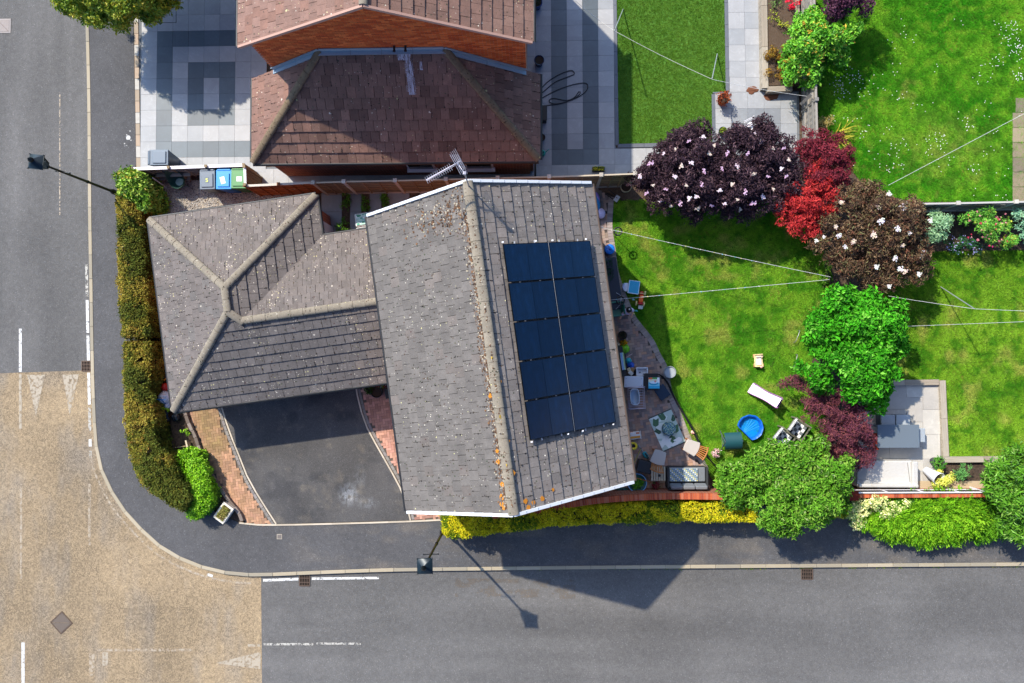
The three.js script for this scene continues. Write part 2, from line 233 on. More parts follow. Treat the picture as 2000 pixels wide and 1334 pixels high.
{
  const ruts = (x, z) => Math.abs((x - 8.05) + (z - 2.9) * 0.28) < 0.05 && z > -1 && z < 3.2;
  grass('lawn_grass', 'patchy mown lawn behind the house with solar panels', lawnA, 1150, tuft, lawnTint(401, 0.565, [0.15, 0.42, 0.018]), (x, z) => ruts(x, z) ? 0.3 : fbm(x * 1.4, z * 1.4, 407, 4) > 0.66 ? 0.6 : 1);
  grass('lawn_grass', 'yellowish green lawn of the garden with the sunken terrace', lawnB, 1050, tuft, lawnTint(411, 0.54, [0.27, 0.47, 0.025]));
  grass('lawn_grass', 'deep green lawn dotted with daisies in the far garden', lawnC, 1050, tuft, (() => { const f = lawnTint(421, 0.72, [0.055, 0.45, 0.008]); return (x, z, o) => { f(x, z, o); const d = Math.hypot((x - 15) / 2.2, (z + 7.6) / 1.5); if (d < 1.1) blend(o, o, DRY, clamp(1.1 - d) * 0.55 * clamp(fbm(x * 3, z * 3, 423, 3) * 2.4 - 0.6)); }; })());
  grass('artificial_grass', 'even green artificial turf edged with grey stone', turfD, 1500, shortTuft, (x, z, o) => { const a = fbm(x * 6, z * 6, 431, 3); blend(o, [0.08, 0.21, 0.016], [0.17, 0.33, 0.04], a); });
  // daisies
  const pet = (() => { const p = []; for (let i = 0; i < 7; i++) { const a = i / 7 * 6.283, b = a + 0.5, c = a - 0.5, r = 0.015; p.push(0, 0.004, 0, Math.cos(b) * r * 0.8, 0.006, Math.sin(b) * r * 0.8, Math.cos(a) * r, 0.002, Math.sin(a) * r, 0, 0.004, 0, Math.cos(a) * r, 0.002, Math.sin(a) * r, Math.cos(c) * r * 0.8, 0.006, Math.sin(c) * r * 0.8); } const g = new THREE.BufferGeometry(); g.setAttribute('position', new THREE.Float32BufferAttribute(p, 3)); g.computeVertexNormals(); return g; })();
  const spots = []; const cl = (u, v, r, n) => { for (let i = 0; i < n; i++) { const p = G(u + (rnd() + rnd() - 1) * r, v + (rnd() + rnd() - 1) * r); if (inPoly(p.x, p.z, lawnC)) spots.push(p); } };
  for (let i = 0; i < 60; i++) cl(rr(1620, 1990), rr(5, 390), 16, 3); for (const [u, v, r, n] of [[1968, 70, 35, 40], [1985, 95, 20, 24], [1990, 150, 16, 22], [1640, 170, 25, 40], [1670, 150, 22, 24], [1890, 242, 14, 12], [1830, 280, 30, 26], [1900, 330, 14, 12], [1735, 330, 10, 8], [1740, 300, 40, 26], [1945, 120, 20, 14]]) cl(u, v, r, n);
  const dz = new THREE.InstancedMesh(pet, mat(0xf2f1ea, 0.8, { side: THREE.DoubleSide }), spots.length), m = new THREE.Matrix4(); spots.forEach((p, i) => { m.makeScale(1, 1, 1).setPosition(p.x, 0.05, p.z); dz.setMatrixAt(i, m); }); dz.name = 'daisies'; dz.userData = { label: 'tiny white daisies scattered over the far green lawn', category: 'flowers', kind: 'stuff' }; flag(dz); scene.add(dz);
}
// ---------- paving slabs ----------
const slabMap = (() => { const n = 512, d = new Uint8Array(n * n * 4); for (let j = 0, k = 0; j < n; j++) for (let i = 0; i < n; i++, k += 4) { const u = i / 64, v = j / 64, w = fbm(u + 2 * fbm(u, v, 501, 3), v * 1.2 + 2.5 * fbm(u + 9, v, 503, 3), 507, 4), s = 1 - clamp(Math.abs(w - 0.5) * 26), f = hash(i, j, 509); let q = 232 + 14 * (fbm(u * 0.7, v * 0.7, 511, 4) - 0.5) * 2 + 12 * s + 8 * (f - 0.5); d[k] = d[k + 1] = d[k + 2] = clamp(q, 0, 255); d[k + 3] = 255; } const t = new THREE.DataTexture(d, n, n); t.colorSpace = THREE.SRGBColorSpace; t.needsUpdate = true; return tex(t); })();
const slabM = { light: [0xa9abac, 0xb0b1b1, 0xa3a6a8].map((c) => mat(c, 0.55, { map: slabMap })), dark: [0x5d6a72, 0x637078, 0x56626a].map((c) => mat(c, 0.5, { map: slabMap })), mid: [0x8b8f93, 0x93979a].map((c) => mat(c, 0.6, { map: slabMap })), stone: [0xc6c2b8, 0xccc8be, 0xbcb8b0].map((c) => mat(c, 0.75, { map: slabMap })) };
const jointM = mat(0x6f7376, 0.95);
function paveSlab(parent, w, y, m) { // w: four corners
  const cx = (w[0].x + w[2].x) / 2, cz = (w[0].z + w[2].z) / 2, p = w.map((q) => V3(cx + (q.x - cx) * 0.989, 0, cz + (q.z - cz) * 0.989)), g = slabG(p, y - 0.02, y + rr(0, 0.002));
  const a = g.attributes.position, uv = new Float32Array(a.count * 2), ou = rnd() * 9, ov = rnd() * 9; for (let i = 0; i < a.count; i++) { uv[i * 2] = a.getX(i) / 2.4 + ou; uv[i * 2 + 1] = a.getZ(i) / 2.4 + ov; } g.setAttribute('uv', new THREE.BufferAttribute(uv, 2));
  part(parent, 'paving_slab', g, m[Math.floor(rnd() * m.length)]);
}
// rows of slabs: frame from two plan points, nx by nz slabs of one size
function slabRows(parent, o, dirTo, size, list, y = 0.03) {
  const a = G(...o), ex = G(...dirTo).sub(a).normalize(), ez = V3(-ex.z, 0, ex.x);
  for (const [i, j, kind] of list) { const p = (s, t) => a.clone().addScaledVector(ex, s * size).addScaledVector(ez, t * size); paveSlab(parent, [p(i, j), p(i + 1, j), p(i + 1, j + 1), p(i, j + 1)], y, slabM[kind]); }
}
{
  const A = struct('driveway_paving'); part(A, 'joint_bed', flatG(polyW([[268, -120], [510, -120], [512, 326], [268, 329]]), 0.008), jointM);
  const L = []; for (let j = -6; j < 10; j++) for (let i = 0; i < 8; i++) {
    const r = j, c = i; let k = 'light';
    if ((r === 2 && c >= 1) || (c === 1 && r >= 2 && r <= 8) || (r === 9 && c >= 1) || (c === 1 && r === 9)) k = 'dark';
    if (c >= 3 && c <= 5 && r >= 4 && r <= 7 && !(c === 4 && (r === 5 || r === 6))) k = 'dark';
    L.push([i, j, k]);
  }
  for (let i = 0; i < 8; i++) L.push([i, 10, 'light']);
  const size = G(489.5, 276).sub(G(305.5, 278)).length() / 6;
  // origin: column 0, row 0 (top left corner of the pattern field)
  const a = G(305.5, 277.4), ex = G(489.5, 275.6).sub(a).normalize(), ez = V3(-ex.z, 0, ex.x);
  const P = (s, t) => a.clone().addScaledVector(ex, (s - 1) * size).addScaledVector(ez, (t - 9) * size);
  for (const [i, j, k] of L) paveSlab(A, [P(i, j), P(i + 1, j), P(i + 1, j + 1), P(i, j + 1)], 0.03, slabM[k]);
  for (let q = 0; q < 20; q++) { const y0 = -110 + q * 22, s = (v) => 263.5 + (v + 0) * 0.016; const w = polyW([[s(y0) - 1.5, y0 + 0.4], [s(y0) + 6.5, y0 + 0.4], [s(y0 + 22) + 6.5, y0 + 21.6], [s(y0 + 22) - 1.5, y0 + 21.6]]); part(A, 'edging_block', slabG(w, -0.02, 0.034), [slabM.stone[0], mat(0xa39480, 0.9), mat(0xb09c86, 0.9)][q % 3]); }
  // inspection cover let into the slabs
  const ic = part(A, 'recessed_cover_frame', merge([[313, 11.5, 344, 11.5], [313, 44, 344, 44], [313, 11.5, 313, 44], [344, 11.5, 344, 44]].map(([a1, b1, c1, d1]) => beam(G(a1, b1, 0.033), G(c1, d1, 0.033), 0.018, 0.006))), mat(0x55595c, 0.5, { metalness: 0.6 }));
}
{
  const B = struct('rear_terrace_paving'); part(B, 'joint_bed', flatG(polyW([[470, 327], [1040, 318], [1035, -120], [1198, -120], [1203, 289], [1395, 285], [1396, 352], [470, 360]]), 0.008), jointM);
  const a = G(1077.7, 323), ex = G(1200.4, 321.4).sub(a).normalize(), size = G(1200.4, 321.4).sub(a).length() / 4, ez = V3(-ex.z, 0, ex.x);
  const P = (s, t) => a.clone().addScaledVector(ex, s * size).addScaledVector(ez, t * size), row = (i, j, k) => paveSlab(B, [P(i, j), P(i + 1, j), P(i + 1, j + 1), P(i, j + 1)], 0.03, slabM[k]);
  for (let j = -14; j < 0; j++) for (let i = -2; i < 4; i++) row(i, j, i < 0 || i === 3 ? 'light' : i === 1 ? (j === -1 ? 'dark' : 'light') : 'dark');
  for (let i = -20; i < 10; i++) row(i, 0, 'light');
  for (let i = 4; i < 10; i++) row(i, -1, 'light');
  const eg = mat(0x6a6f77, 0.7, { map: slabMap }), strip = (u0, v0, u1, v1, w) => { const A1 = G(u0, v0, 0.02), B1 = G(u1, v1, 0.02), n = Math.round(A1.distanceTo(B1) / 0.9); for (let i = 0; i < n; i++) { const p = A1.clone().lerp(B1, (i + 0.006) / n), q = A1.clone().lerp(B1, (i + 0.994) / n); part(B, 'edging_stone', beam(p, q, w, 0.04), eg); } };
  strip(1199.5, -80, 1205, 284, 0.13); strip(1206, 285, 1310, 283, 0.14); strip(1417, -80, 1421, 178, 0.13); strip(1393, 184, 1394.5, 278, 0.12); strip(1392, 181.5, 1420, 180.5, 0.05);
}
{
  const C = struct('garden_path_paving'); part(C, 'joint_bed', flatG(polyW([[1420, -90], [1490, -90], [1488, 178], [1560, 178], [1562, 330], [1394, 330], [1395, 182], [1421, 181]]), 0.008), jointM);
  const quad = (x0, y0, x1, y1, k) => paveSlab(C, polyW([[x0, y0], [x1, y0], [x1, y1], [x0, y1]]), 0.03, slabM[k]);
  const ys = [-72, -39.5, -7, 25, 57, 88.5, 120, 151.6, 180.5]; for (let j = 0; j < 8; j++) { const s = (ys[j] - 25) * 0.024; quad(1421.5 + s, ys[j], 1453.5 + s, ys[j + 1], 'light'); quad(1453.5 + s, ys[j], 1485.5 + s, ys[j + 1], 'light'); }
  const xs = [1395.5, 1428, 1460, 1491.8, 1524, 1556.6], yy = [180.5, 212.5, 241.5, 272, 303]; for (let j = 0; j < 4; j++) for (let i = 0; i < 5; i++) quad(xs[i], yy[j], xs[i + 1], yy[j + 1], j > 0 && i > 0 && i < 4 ? 'mid' : 'light');
}
{
  const D = struct('sunken_terrace_paving'); part(D, 'joint_bed', flatG(polyW([[1680, 752], [1836, 750], [1840, 960], [1674, 960]]), 0.008), mat(0x8b8a86, 0.95));
  const cols = [1673, 1705, 1736, 1769, 1801.5, 1835]; for (let i = 0; i < 5; i++) { let y = 752 - (i % 2 ? 24 : 0) - 0; const e = 958; while (y < e) { const h = [48, 24, 48][Math.floor(hash(i, Math.round(y), 7) * 3)], y1 = Math.min(e, y + h); if (y1 > 752) paveSlab(D, polyW([[cols[i], Math.max(752, y)], [cols[i + 1], Math.max(752, y)], [cols[i + 1] + 0.7, y1], [cols[i] + 0.7, y1]]), 0.03, slabM.stone); y = y1; } }
}
// ---------- block paving, laid herringbone ----------
const blockM = new THREE.MeshStandardMaterial({ vertexColors: true, roughness: 0.88, bumpMap: grain, bumpScale: 0.002 });
const sandM = mat(0x5f564c, 1);
function blockGeo(w, y, c) { const g = slabG(w, y - 0.05, y), k = rr(0.78, 1.2); return { geo: paint(norm(g), [c[0] * k, c[1] * k * rr(0.97, 1.03), c[2] * k * rr(0.95, 1.05)]), area: 0.02 }; }
function herringbone(parent, w, turn, colour, y = 0.03, limit = 300) {
  const b = bounds(w), ex = V3(Math.cos(turn), 0, Math.sin(turn)), ez = V3(-ex.z, 0, ex.x), cx = (b.x0 + b.x1) / 2, cz = (b.z0 + b.z1) / 2, R = Math.ceil(Math.hypot(b.x1 - b.x0, b.z1 - b.z0) * 5.2) + 2, list = [];
  for (let i = -R; i < R; i++) for (let j = -R; j < R; j++) {
    const m = (((i - j) % 4) + 4) % 4; if (m !== 0 && m !== 3) continue;
    const [dw, dh] = m === 0 ? [2, 1] : [1, 2], g = 0.03, P = (s, t) => V3(cx, 0, cz).addScaledVector(ex, s * 0.1).addScaledVector(ez, t * 0.1), c = P(i + dw / 2, j + dh / 2);
    if (!inPoly(c.x, c.z, w)) continue;
    const q = [P(i + g, j + g), P(i + dw - g, j + g), P(i + dw - g, j + dh - g), P(i + g, j + dh - g)], n = blockGeo(q, y + rr(-0.003, 0.003), colour(c.x, c.z)); n.area += 0.001 * (c.z > 2 ? 1 : 0); list.push(n);
  }
  pieces(parent, 'paving_block', list, blockM, limit);
}
function soldier(parent, curve, width, step, colour, off, y = 0.032, name = 'edging_block') { // blocks set square to a line
  const L = new THREE.CatmullRomCurve3(curve).getLength(), n = Math.round(L / step), p = smooth(curve, n);
  for (let i = 0; i < n; i++) { const a = p[i], b = p[i + 1], d = b.clone().sub(a).normalize(), nx = V3(-d.z, 0, d.x), a1 = a.clone().lerp(b, 0.03), b1 = a.clone().lerp(b, 0.97); part(parent, name, blockGeo([a1.clone().addScaledVector(nx, off), b1.clone().addScaledVector(nx, off), b1.clone().addScaledVector(nx, off + width), a1.clone().addScaledVector(nx, off + width)], y + rr(-0.002, 0.002), colour).geo, blockM); }
}
const HROT = -0.139;
{
  const rustA = lin(0xb38a6c), rustB = lin(0xa07c60), brown = lin(0x8f7550), greyB = lin(0x85807a);
  const leftEdge = polyW([[432, 790], [437, 806], [447.7, 840], [465, 883], [485, 933], [505, 968], [540, 1023]]), rightEdge = polyW([[693, 740], [696, 760], [701, 783], [713, 825], [730.6, 860], [760.6, 913], [780.7, 950], [793, 980], [802, 1016]]);
  const L = struct('left_drive_paving'), wl = [...polyW([[365, 795], [388, 852], [402, 900], [440, 958], [468, 1000], [480, 1021], [539, 1024]]), ...leftEdge.slice().reverse()];
  part(L, 'sand_bed', flatG(wl, 0.006), sandM);
  const dirt = (x, z) => { const m = clamp((fbm(x * 1.2, z * 1.2, 601, 3) - 0.35) * 3) * clamp((5.2 - z) * 0.6), q = rnd(); const c = q < 0.5 ? rustA : rustB; return [lerp(c[0], brown[0], m), lerp(c[1], brown[1], m), lerp(c[2], brown[2], m)]; };
  const cur = (e) => new THREE.CatmullRomCurve3(e, false, 'centripetal').getSpacedPoints(40);
  const inset = (e, s) => { const c = cur(e); return c.map((p, i) => { const a = c[Math.max(0, i - 1)], b = c[Math.min(40, i + 1)], d = b.clone().sub(a).normalize(); return V3(p.x - d.z * s, 0, p.z + d.x * s); }); };
  herringbone(L, [...wl.slice(0, 7), ...inset(leftEdge, 0.2).reverse()], HROT, dirt);
  soldier(L, inset(leftEdge, 0.05), 0.1, 0.2, greyB, 0.01);
  const R = struct('right_drive_paving'), wr = [...rightEdge, ...polyW([[900, 1013], [895, 985], [800, 980], [762, 735]])];
  part(R, 'sand_bed', flatG(wr, 0.006), sandM);
  herringbone(R, [...inset(rightEdge, -0.2), ...wr.slice(9)], HROT, () => { const q = rnd(); return q < 0.6 ? lin(0xb98b78) : lin(0xa97d6b); });
  soldier(R, inset(rightEdge, -0.05), 0.1, 0.2, greyB, -0.11);
  struct('driveway', siteUV(flatG([...leftEdge, ...rightEdge.slice().reverse()], 0.02), driveTex), M.drive);
  // pale concrete edging either side of the tarmac and along the threshold
  const em = [0xbfb4a0, 0xc6bba8, 0xb5aa97].map((c) => mat(c, 0.9)), E = struct('driveway_edging');
  const run = (pts, n) => { const p = smooth(pts, n); for (let i = 0; i < n; i++) part(E, 'edging_stone', beam(p[i].clone().setY(0.015), p[i + 1].clone().setY(0.015), 0.055, 0.05), em[i % 3]); };
  run(leftEdge, 7); run(rightEdge, 9); run(polyW([[468, 1021], [500, 1024.5], [540, 1025], [640, 1023], [802, 1018], [905, 1013]]), 12);
  // low stone kerb between the strip and the bed
  const lw = thing('stone_edging', 'low row of dark stones between shrub bed and herringbone strip', 'edging', G(440, 955)), p = smooth(polyW([[362, 796], [374, 830], [386, 855], [402, 905], [428, 945], [452, 978], [470, 1000], [476, 1016]]), 16); const sm = [0x7d7168, 0x6c6057, 0x8b8077].map((c) => mat(c, 0.95, { bumpMap: grain, bumpScale: 0.004 }));
  for (let i = 0; i < 16; i++) { const a = p[i].clone().setY(0.08), b = p[i + 1].clone().setY(0.08); wpart(lw, 'stone', beam(a.clone().lerp(b, 0.02), b.clone().lerp(a, 0.02), 0.12, 0.17 + rr(-0.02, 0.02)), sm[i % 3]); }
}
const patioEdge = polyW([[1199, 385], [1196, 441], [1202, 486], [1207.5, 527], [1216.5, 558], [1230, 592], [1241, 617], [1256, 637], [1277, 664], [1290, 691], [1302, 713], [1308, 740], [1315, 773], [1328, 801], [1343, 839], [1353, 862], [1372, 893], [1384, 915]]);
{
  const P = struct('patio_paving'), w = [...patioEdge, ...polyW([[1390, 968], [1180, 975], [1170, 940], [1150, 800], [1110, 380], [1150, 362]])];
  part(P, 'sand_bed', flatG(w, 0.006), mat(0x4f4944, 1));
  const c1 = lin(0x98867d), c2 = lin(0xa58d80), c3 = lin(0x877a75), c4 = lin(0xad8a76);
  const e = smooth(patioEdge, 60).map((p, i, c) => { const a = c[Math.max(0, i - 1)], b = c[Math.min(60, i + 1)], d = b.clone().sub(a).normalize(); return V3(p.x - d.z * 0.21, 0, p.z + d.x * 0.21); });
  herringbone(P, [...e, ...w.slice(patioEdge.length)], HROT, (x, z) => { const q = rnd(), s = clamp((z - 1) * 0.5); return q < 0.3 ? c1 : q < 0.62 - 0.2 * s ? c3 : q < 0.85 - 0.2 * s ? c2 : c4; });
  soldier(P, patioEdge, 0.2, 0.105, lin(0x968b86), 0.0);
}
// ---------- roofs ----------
function tileMap(s, base, spots, moss, n = 1024) {
  const c = document.createElement('canvas'); c.width = c.height = n; const x = c.getContext('2d'), im = x.createImageData(n, n), d = im.data;
  for (let j = 0, k = 0; j < n; j++) for (let i = 0; i < n; i++, k += 4) { const q = 0.86 + 0.2 * fbm(i / 60, j / 60, s, 4) + 0.16 * (hash(i, j, s + 3) - 0.5) + 0.12 * (vn(i / 5, j / 5, s + 5) - 0.5); d[k] = base[0] * q; d[k + 1] = base[1] * q; d[k + 2] = base[2] * q; d[k + 3] = 255; }
  x.putImageData(im, 0, 0);
  const blob = (u, v, r, col) => { x.fillStyle = col; x.beginPath(); for (let a = 0; a < 9; a++) { const t = a / 9 * 6.283, q = r * (0.65 + 0.6 * rnd()); x.lineTo(u + Math.cos(t) * q, v + Math.sin(t) * q); } x.fill(); };
  for (let i = 0; i < moss; i++) blob(rnd() * n, rnd() * n, rr(3, 9), `rgba(${[rr(40, 70), rr(38, 60), rr(30, 44)].map(Math.round)},0.7)`);
  const cl = Array.from({ length: 26 }, () => [rnd() * n, rnd() * n]);
  for (let i = 0; i < spots; i++) { let u = rnd() * n, v = rnd() * n; if (rnd() < 0.75) { const q = cl[Math.floor(rnd() * 26)]; u = (q[0] + (rnd() + rnd() - 1) * 130 + n) % n; v = (q[1] + (rnd() + rnd() - 1) * 130 + n) % n; } const b = rr(175, 225); blob(u, v, (2.4 + 5 * rnd() * rnd()) * (rnd() < 0.1 ? 1.5 : 1), `rgba(${[b, b * 0.97, b * (rnd() < 0.25 ? 0.68 : 0.88)].map(Math.round)},${rr(0.7, 1).toFixed(2)})`); }
  const t = new THREE.CanvasTexture(c); t.colorSpace = THREE.SRGBColorSpace; return tex(t);
}
const roofM = (t) => new THREE.MeshStandardMaterial({ map: t, vertexColors: true, roughness: 0.9, bumpMap: grain, bumpScale: 0.003 });
const TM = { grey: roofM(tileMap(701, [106, 101, 96], 150, 260)), wing: roofM(tileMap(711, [106, 101, 97], 330, 220)), brown: roofM(tileMap(721, [120, 91, 79], 110, 160)), hip: mat(0xffffff, 0.95, { map: tileMap(731, [138, 129, 113], 150, 420), bumpMap: grain, bumpScale: 0.006 }) };
function clipRect(poly, a0, a1, b0, b1) {
  const cut = (p, f, inter) => { const o = []; for (let i = 0; i < p.length; i++) { const a = p[i], b = p[(i + 1) % p.length], ia = f(a), ib = f(b); if (ia) o.push(a); if (ia !== ib) o.push(inter(a, b)); } return o; };
  const X = (v) => (a, b) => { const t = (v - a[0]) / (b[0] - a[0]); return [v, a[1] + (b[1] - a[1]) * t]; }, Y = (v) => (a, b) => { const t = (v - a[1]) / (b[1] - a[1]); return [a[0] + (b[0] - a[0]) * t, v]; };
  let p = cut(poly, (q) => q[0] >= a0, X(a0)); if (p.length) p = cut(p, (q) => q[0] <= a1, X(a1)); if (p.length) p = cut(p, (q) => q[1] >= b0, Y(b0)); if (p.length) p = cut(p, (q) => q[1] <= b1, Y(b1));
  const o = []; for (const q of p) if (!o.length || Math.hypot(q[0] - o.at(-1)[0], q[1] - o.at(-1)[1]) > 0.004) o.push(q); if (o.length > 2 && Math.hypot(o[0][0] - o.at(-1)[0], o[0][1] - o.at(-1)[1]) < 0.004) o.pop();
  return o;
}
const polyArea = (p) => { let s = 0; for (let i = 0; i < p.length; i++) { const a = p[i], b = p[(i + 1) % p.length]; s += a[0] * b[1] - b[0] * a[1]; } return s / 2; };
// one roof slope: pts[0]-pts[1] is its eave; returns its deck and its tiles
function slope(pts, { width = 0.3, gauge = 0.345, lift = 0.034, tone = [1, 1, 1], tones, over = 0.03, stagger = 0.5, shift = 0, ref = 0x817c76, moss = 0.3 } = {}) {
  const O = pts[0], e = pts[1].clone().sub(O).normalize(), n = V3(0, 0, 0); { const a = pts[1].clone().sub(O), b = pts[2].clone().sub(O); n.crossVectors(a, b).normalize(); if (n.y < 0) n.negate(); }
  let s = V3(0, 0, 0).crossVectors(n, e); const to2 = (p) => { const q = p.clone().sub(O); return [q.dot(e), q.dot(s)]; }; if (to2(pts[2])[1] < 0) s.negate();
  const poly = pts.map(to2), amin = Math.min(...poly.map((p) => p[0])), amax = Math.max(...poly.map((p) => p[0])), bmax = Math.max(...poly.map((p) => p[1])), tiles = [], joints = [];
  const rows = Math.round((bmax + over) / gauge), g = (bmax + over) / rows, P = (a, b, h) => O.clone().addScaledVector(e, a).addScaledVector(s, b).addScaledVector(n, h);
  const low = poly.map(([a, b]) => b < 0.001 ? [a, -over] : [a, b]);
  for (let k = 0; k < rows; k++) {
    const b0 = -over + k * g, b1 = b0 + g + 0.004, st = (k % 2) * width * stagger + shift; const i0 = Math.floor((amin - st) / width) - 1, i1 = Math.ceil((amax - st) / width) + 1;
    for (let i = i0; i < i1; i++) {
      const a0 = st + i * width + rr(0.002, 0.009), a1 = st + (i + 1) * width - rr(0.002, 0.007); let q = clipRect(low, a0, a1, b0, b1); if (q.length < 3) continue; const A = polyArea(q); if (Math.abs(A) < 0.0025) continue; if (A < 0) q.reverse();
      const j0 = rr(-0.004, 0.005), jt = rr(-0.006, 0.006), hgt = ([a, b]) => 0.016 + lift * (1 - (b - b0) / g) + j0 + jt * ((a - a0) / width - 0.5), tri = THREE.ShapeUtils.triangulateShape(q.map(([a, b]) => new THREE.Vector2(a, b)), []), pos = [], uv = [];
      const flip = V3(0, 0, 0).crossVectors(e, s).dot(n) < 0, v = (a, b, h) => { const w = P(a, b, h); pos.push(w.x, w.y, w.z); uv.push(a / 3.3 + shift * 7, b / 3.3); };
      for (const t of tri) for (const id of flip ? [t[0], t[2], t[1]] : t) v(q[id][0], q[id][1], hgt(q[id]));
      for (let m = 0; m < q.length; m++) { const a = q[m], b = q[(m + 1) % q.length], f = (c, h) => v(c[0], c[1], h); if (flip) { f(a, hgt(a)); f(b, hgt(b)); f(a, -0.004); f(b, hgt(b)); f(b, -0.004); f(a, -0.004); } else { f(a, hgt(a)); f(a, -0.004); f(b, hgt(b)); f(b, hgt(b)); f(a, -0.004); f(b, -0.004); } }
      const geo = new THREE.BufferGeometry(); geo.setAttribute('position', new THREE.Float32BufferAttribute(pos, 3)); geo.setAttribute('uv', new THREE.Float32BufferAttribute(uv, 2)); geo.computeVertexNormals();
      const rf = lin(ref), c0 = (tones ? tones(a0, b0, rnd()) : tone).map((c, m) => c / rf[m]), kk = rr(0.88, 1.12); if (Math.abs(A) > width * g * 0.8 && rnd() < moss) for (let m = 0, e2 = 1 + Math.floor(rnd() * 3); m < e2; m++) { const w = P(a0 - 0.004 + rr(-0.006, 0.006), b0 + g * (0.05 + 0.8 * rnd() * rnd()), 0.03 + lift * 0.6), q3 = new THREE.IcosahedronGeometry(1, 0); q3.scale(rr(0.01, 0.024), 0.012, rr(0.01, 0.024)); joints.push(norm(q3.translate(w.x, w.y, w.z))); }
      tiles.push({ geo: paint(geo, c0.map((c) => c * kk)), area: Math.abs(A) });
    }
  }
  const dp = pts.map((p) => p.clone().addScaledVector(n, -0.012)), df = []; const ft = THREE.ShapeUtils.triangulateShape(poly.map(([a, b]) => new THREE.Vector2(a, b)), []); for (const t of ft) for (const i of t) df.push(...dp[i].toArray());
  const deck = new THREE.BufferGeometry(); deck.setAttribute('position', new THREE.Float32BufferAttribute(df, 3)); deck.computeVertexNormals();
  return { tiles, joints, deck: norm(deck), n, P };
}
// caps along a ridge or hip
function caps(parent, a, b, name, m, r = 0.125, len = 0.42, squash = 0.62) {
  const d = b.clone().sub(a), L = d.length(), n = Math.max(1, Math.round(L / len)), dir = d.clone().normalize(), side = V3(0, 0, 0).crossVectors(dir, V3(0, 1, 0)).normalize(), up = V3(0, 0, 0).crossVectors(side, dir);
  for (let i = 0; i < n; i++) {
    const g = new THREE.CylinderGeometry(r * 1.03, r * 0.97, L / n - 0.008, 10, 1, false, -PI / 2, PI); g.scale(1, 1, squash);
    const uv = g.attributes.uv, ou = rnd(), ov = rnd(); for (let q = 0; q < uv.count; q++) uv.setXY(q, uv.getX(q) * 0.12 + ou, uv.getY(q) * 0.14 + ov);
    const o = part(parent, name, g, m); o.matrixAutoUpdate = true; const mm = new THREE.Matrix4().makeBasis(side.clone(), dir, up).setPosition(a.clone().addScaledVector(dir, (i + 0.5) * L / n).addScaledVector(up, rr(-0.004, 0.006)));
    if (mm.determinant() < 0) mm.makeBasis(side.clone().negate(), dir, up).setPosition(a.clone().addScaledVector(dir, (i + 0.5) * L / n));
    parent.updateWorldMatrix(true, false); o.applyMatrix4(parent.matrixWorld.clone().invert().multiply(mm));
  }
}
function vwall(a, b, y0, y1, t = 0.24) { return beam(a.clone().setY((y0 + y1) / 2), b.clone().setY((y0 + y1) / 2), t, y1 - y0); }
const brickTex = (() => { const c = document.createElement('canvas'); c.width = 512; c.height = 512; const x = c.getContext('2d'); x.fillStyle = '#b9a791'; x.fillRect(0, 0, 512, 512); const cw = 512 / 6, ch = 512 / 18; for (let j = 0; j < 18; j++) for (let i = -1; i < 7; i++) { const k = rr(0.8, 1.15); x.fillStyle = `rgb(${[150 * k, 78 * k, 50 * k].map(Math.round)})`; x.fillRect((i + (j % 2) * 0.5) * cw + 2, j * ch + 2, cw - 4, ch - 4); } const t = new THREE.CanvasTexture(c); t.colorSpace = THREE.SRGBColorSpace; return tex(t); })();
function wallUV(g) { const p = g.attributes.position, n = g.attributes.normal, a = new Float32Array(p.count * 2); for (let i = 0; i < p.count; i++) { a[i * 2] = (Math.abs(n.getX(i)) > Math.abs(n.getZ(i)) ? p.getZ(i) : p.getX(i)) / 1.35; a[i * 2 + 1] = p.getY(i) / 1.35; } g.setAttribute('uv', new THREE.BufferAttribute(a, 2)); return g; }
const brickM = mat(0xffffff, 0.9, { map: brickTex });
const gutterM = mat(0x17181a, 0.5), whiteM = mat(0xd9dcde, 0.45), soffitM = mat(0xcfcfcc, 0.6);
function gutter(parent, a, b, m = gutterM, r = 0.055) { const g = []; const d = b.clone().sub(a), L = d.length(), c = new THREE.CylinderGeometry(r, r, L, 10, 1, true, PI / 2, PI), dir = d.clone().normalize(), side = V3(0, 0, 0).crossVectors(V3(0, 1, 0), dir).normalize(); c.applyMatrix4(new THREE.Matrix4().makeBasis(side, dir, V3(0, 0, 0).crossVectors(side, dir)).setPosition(a.clone().add(b).multiplyScalar(0.5))); return wpart(parent, 'gutter', c, m.side === THREE.DoubleSide ? m : Object.assign(m.clone(), { side: THREE.DoubleSide })); }

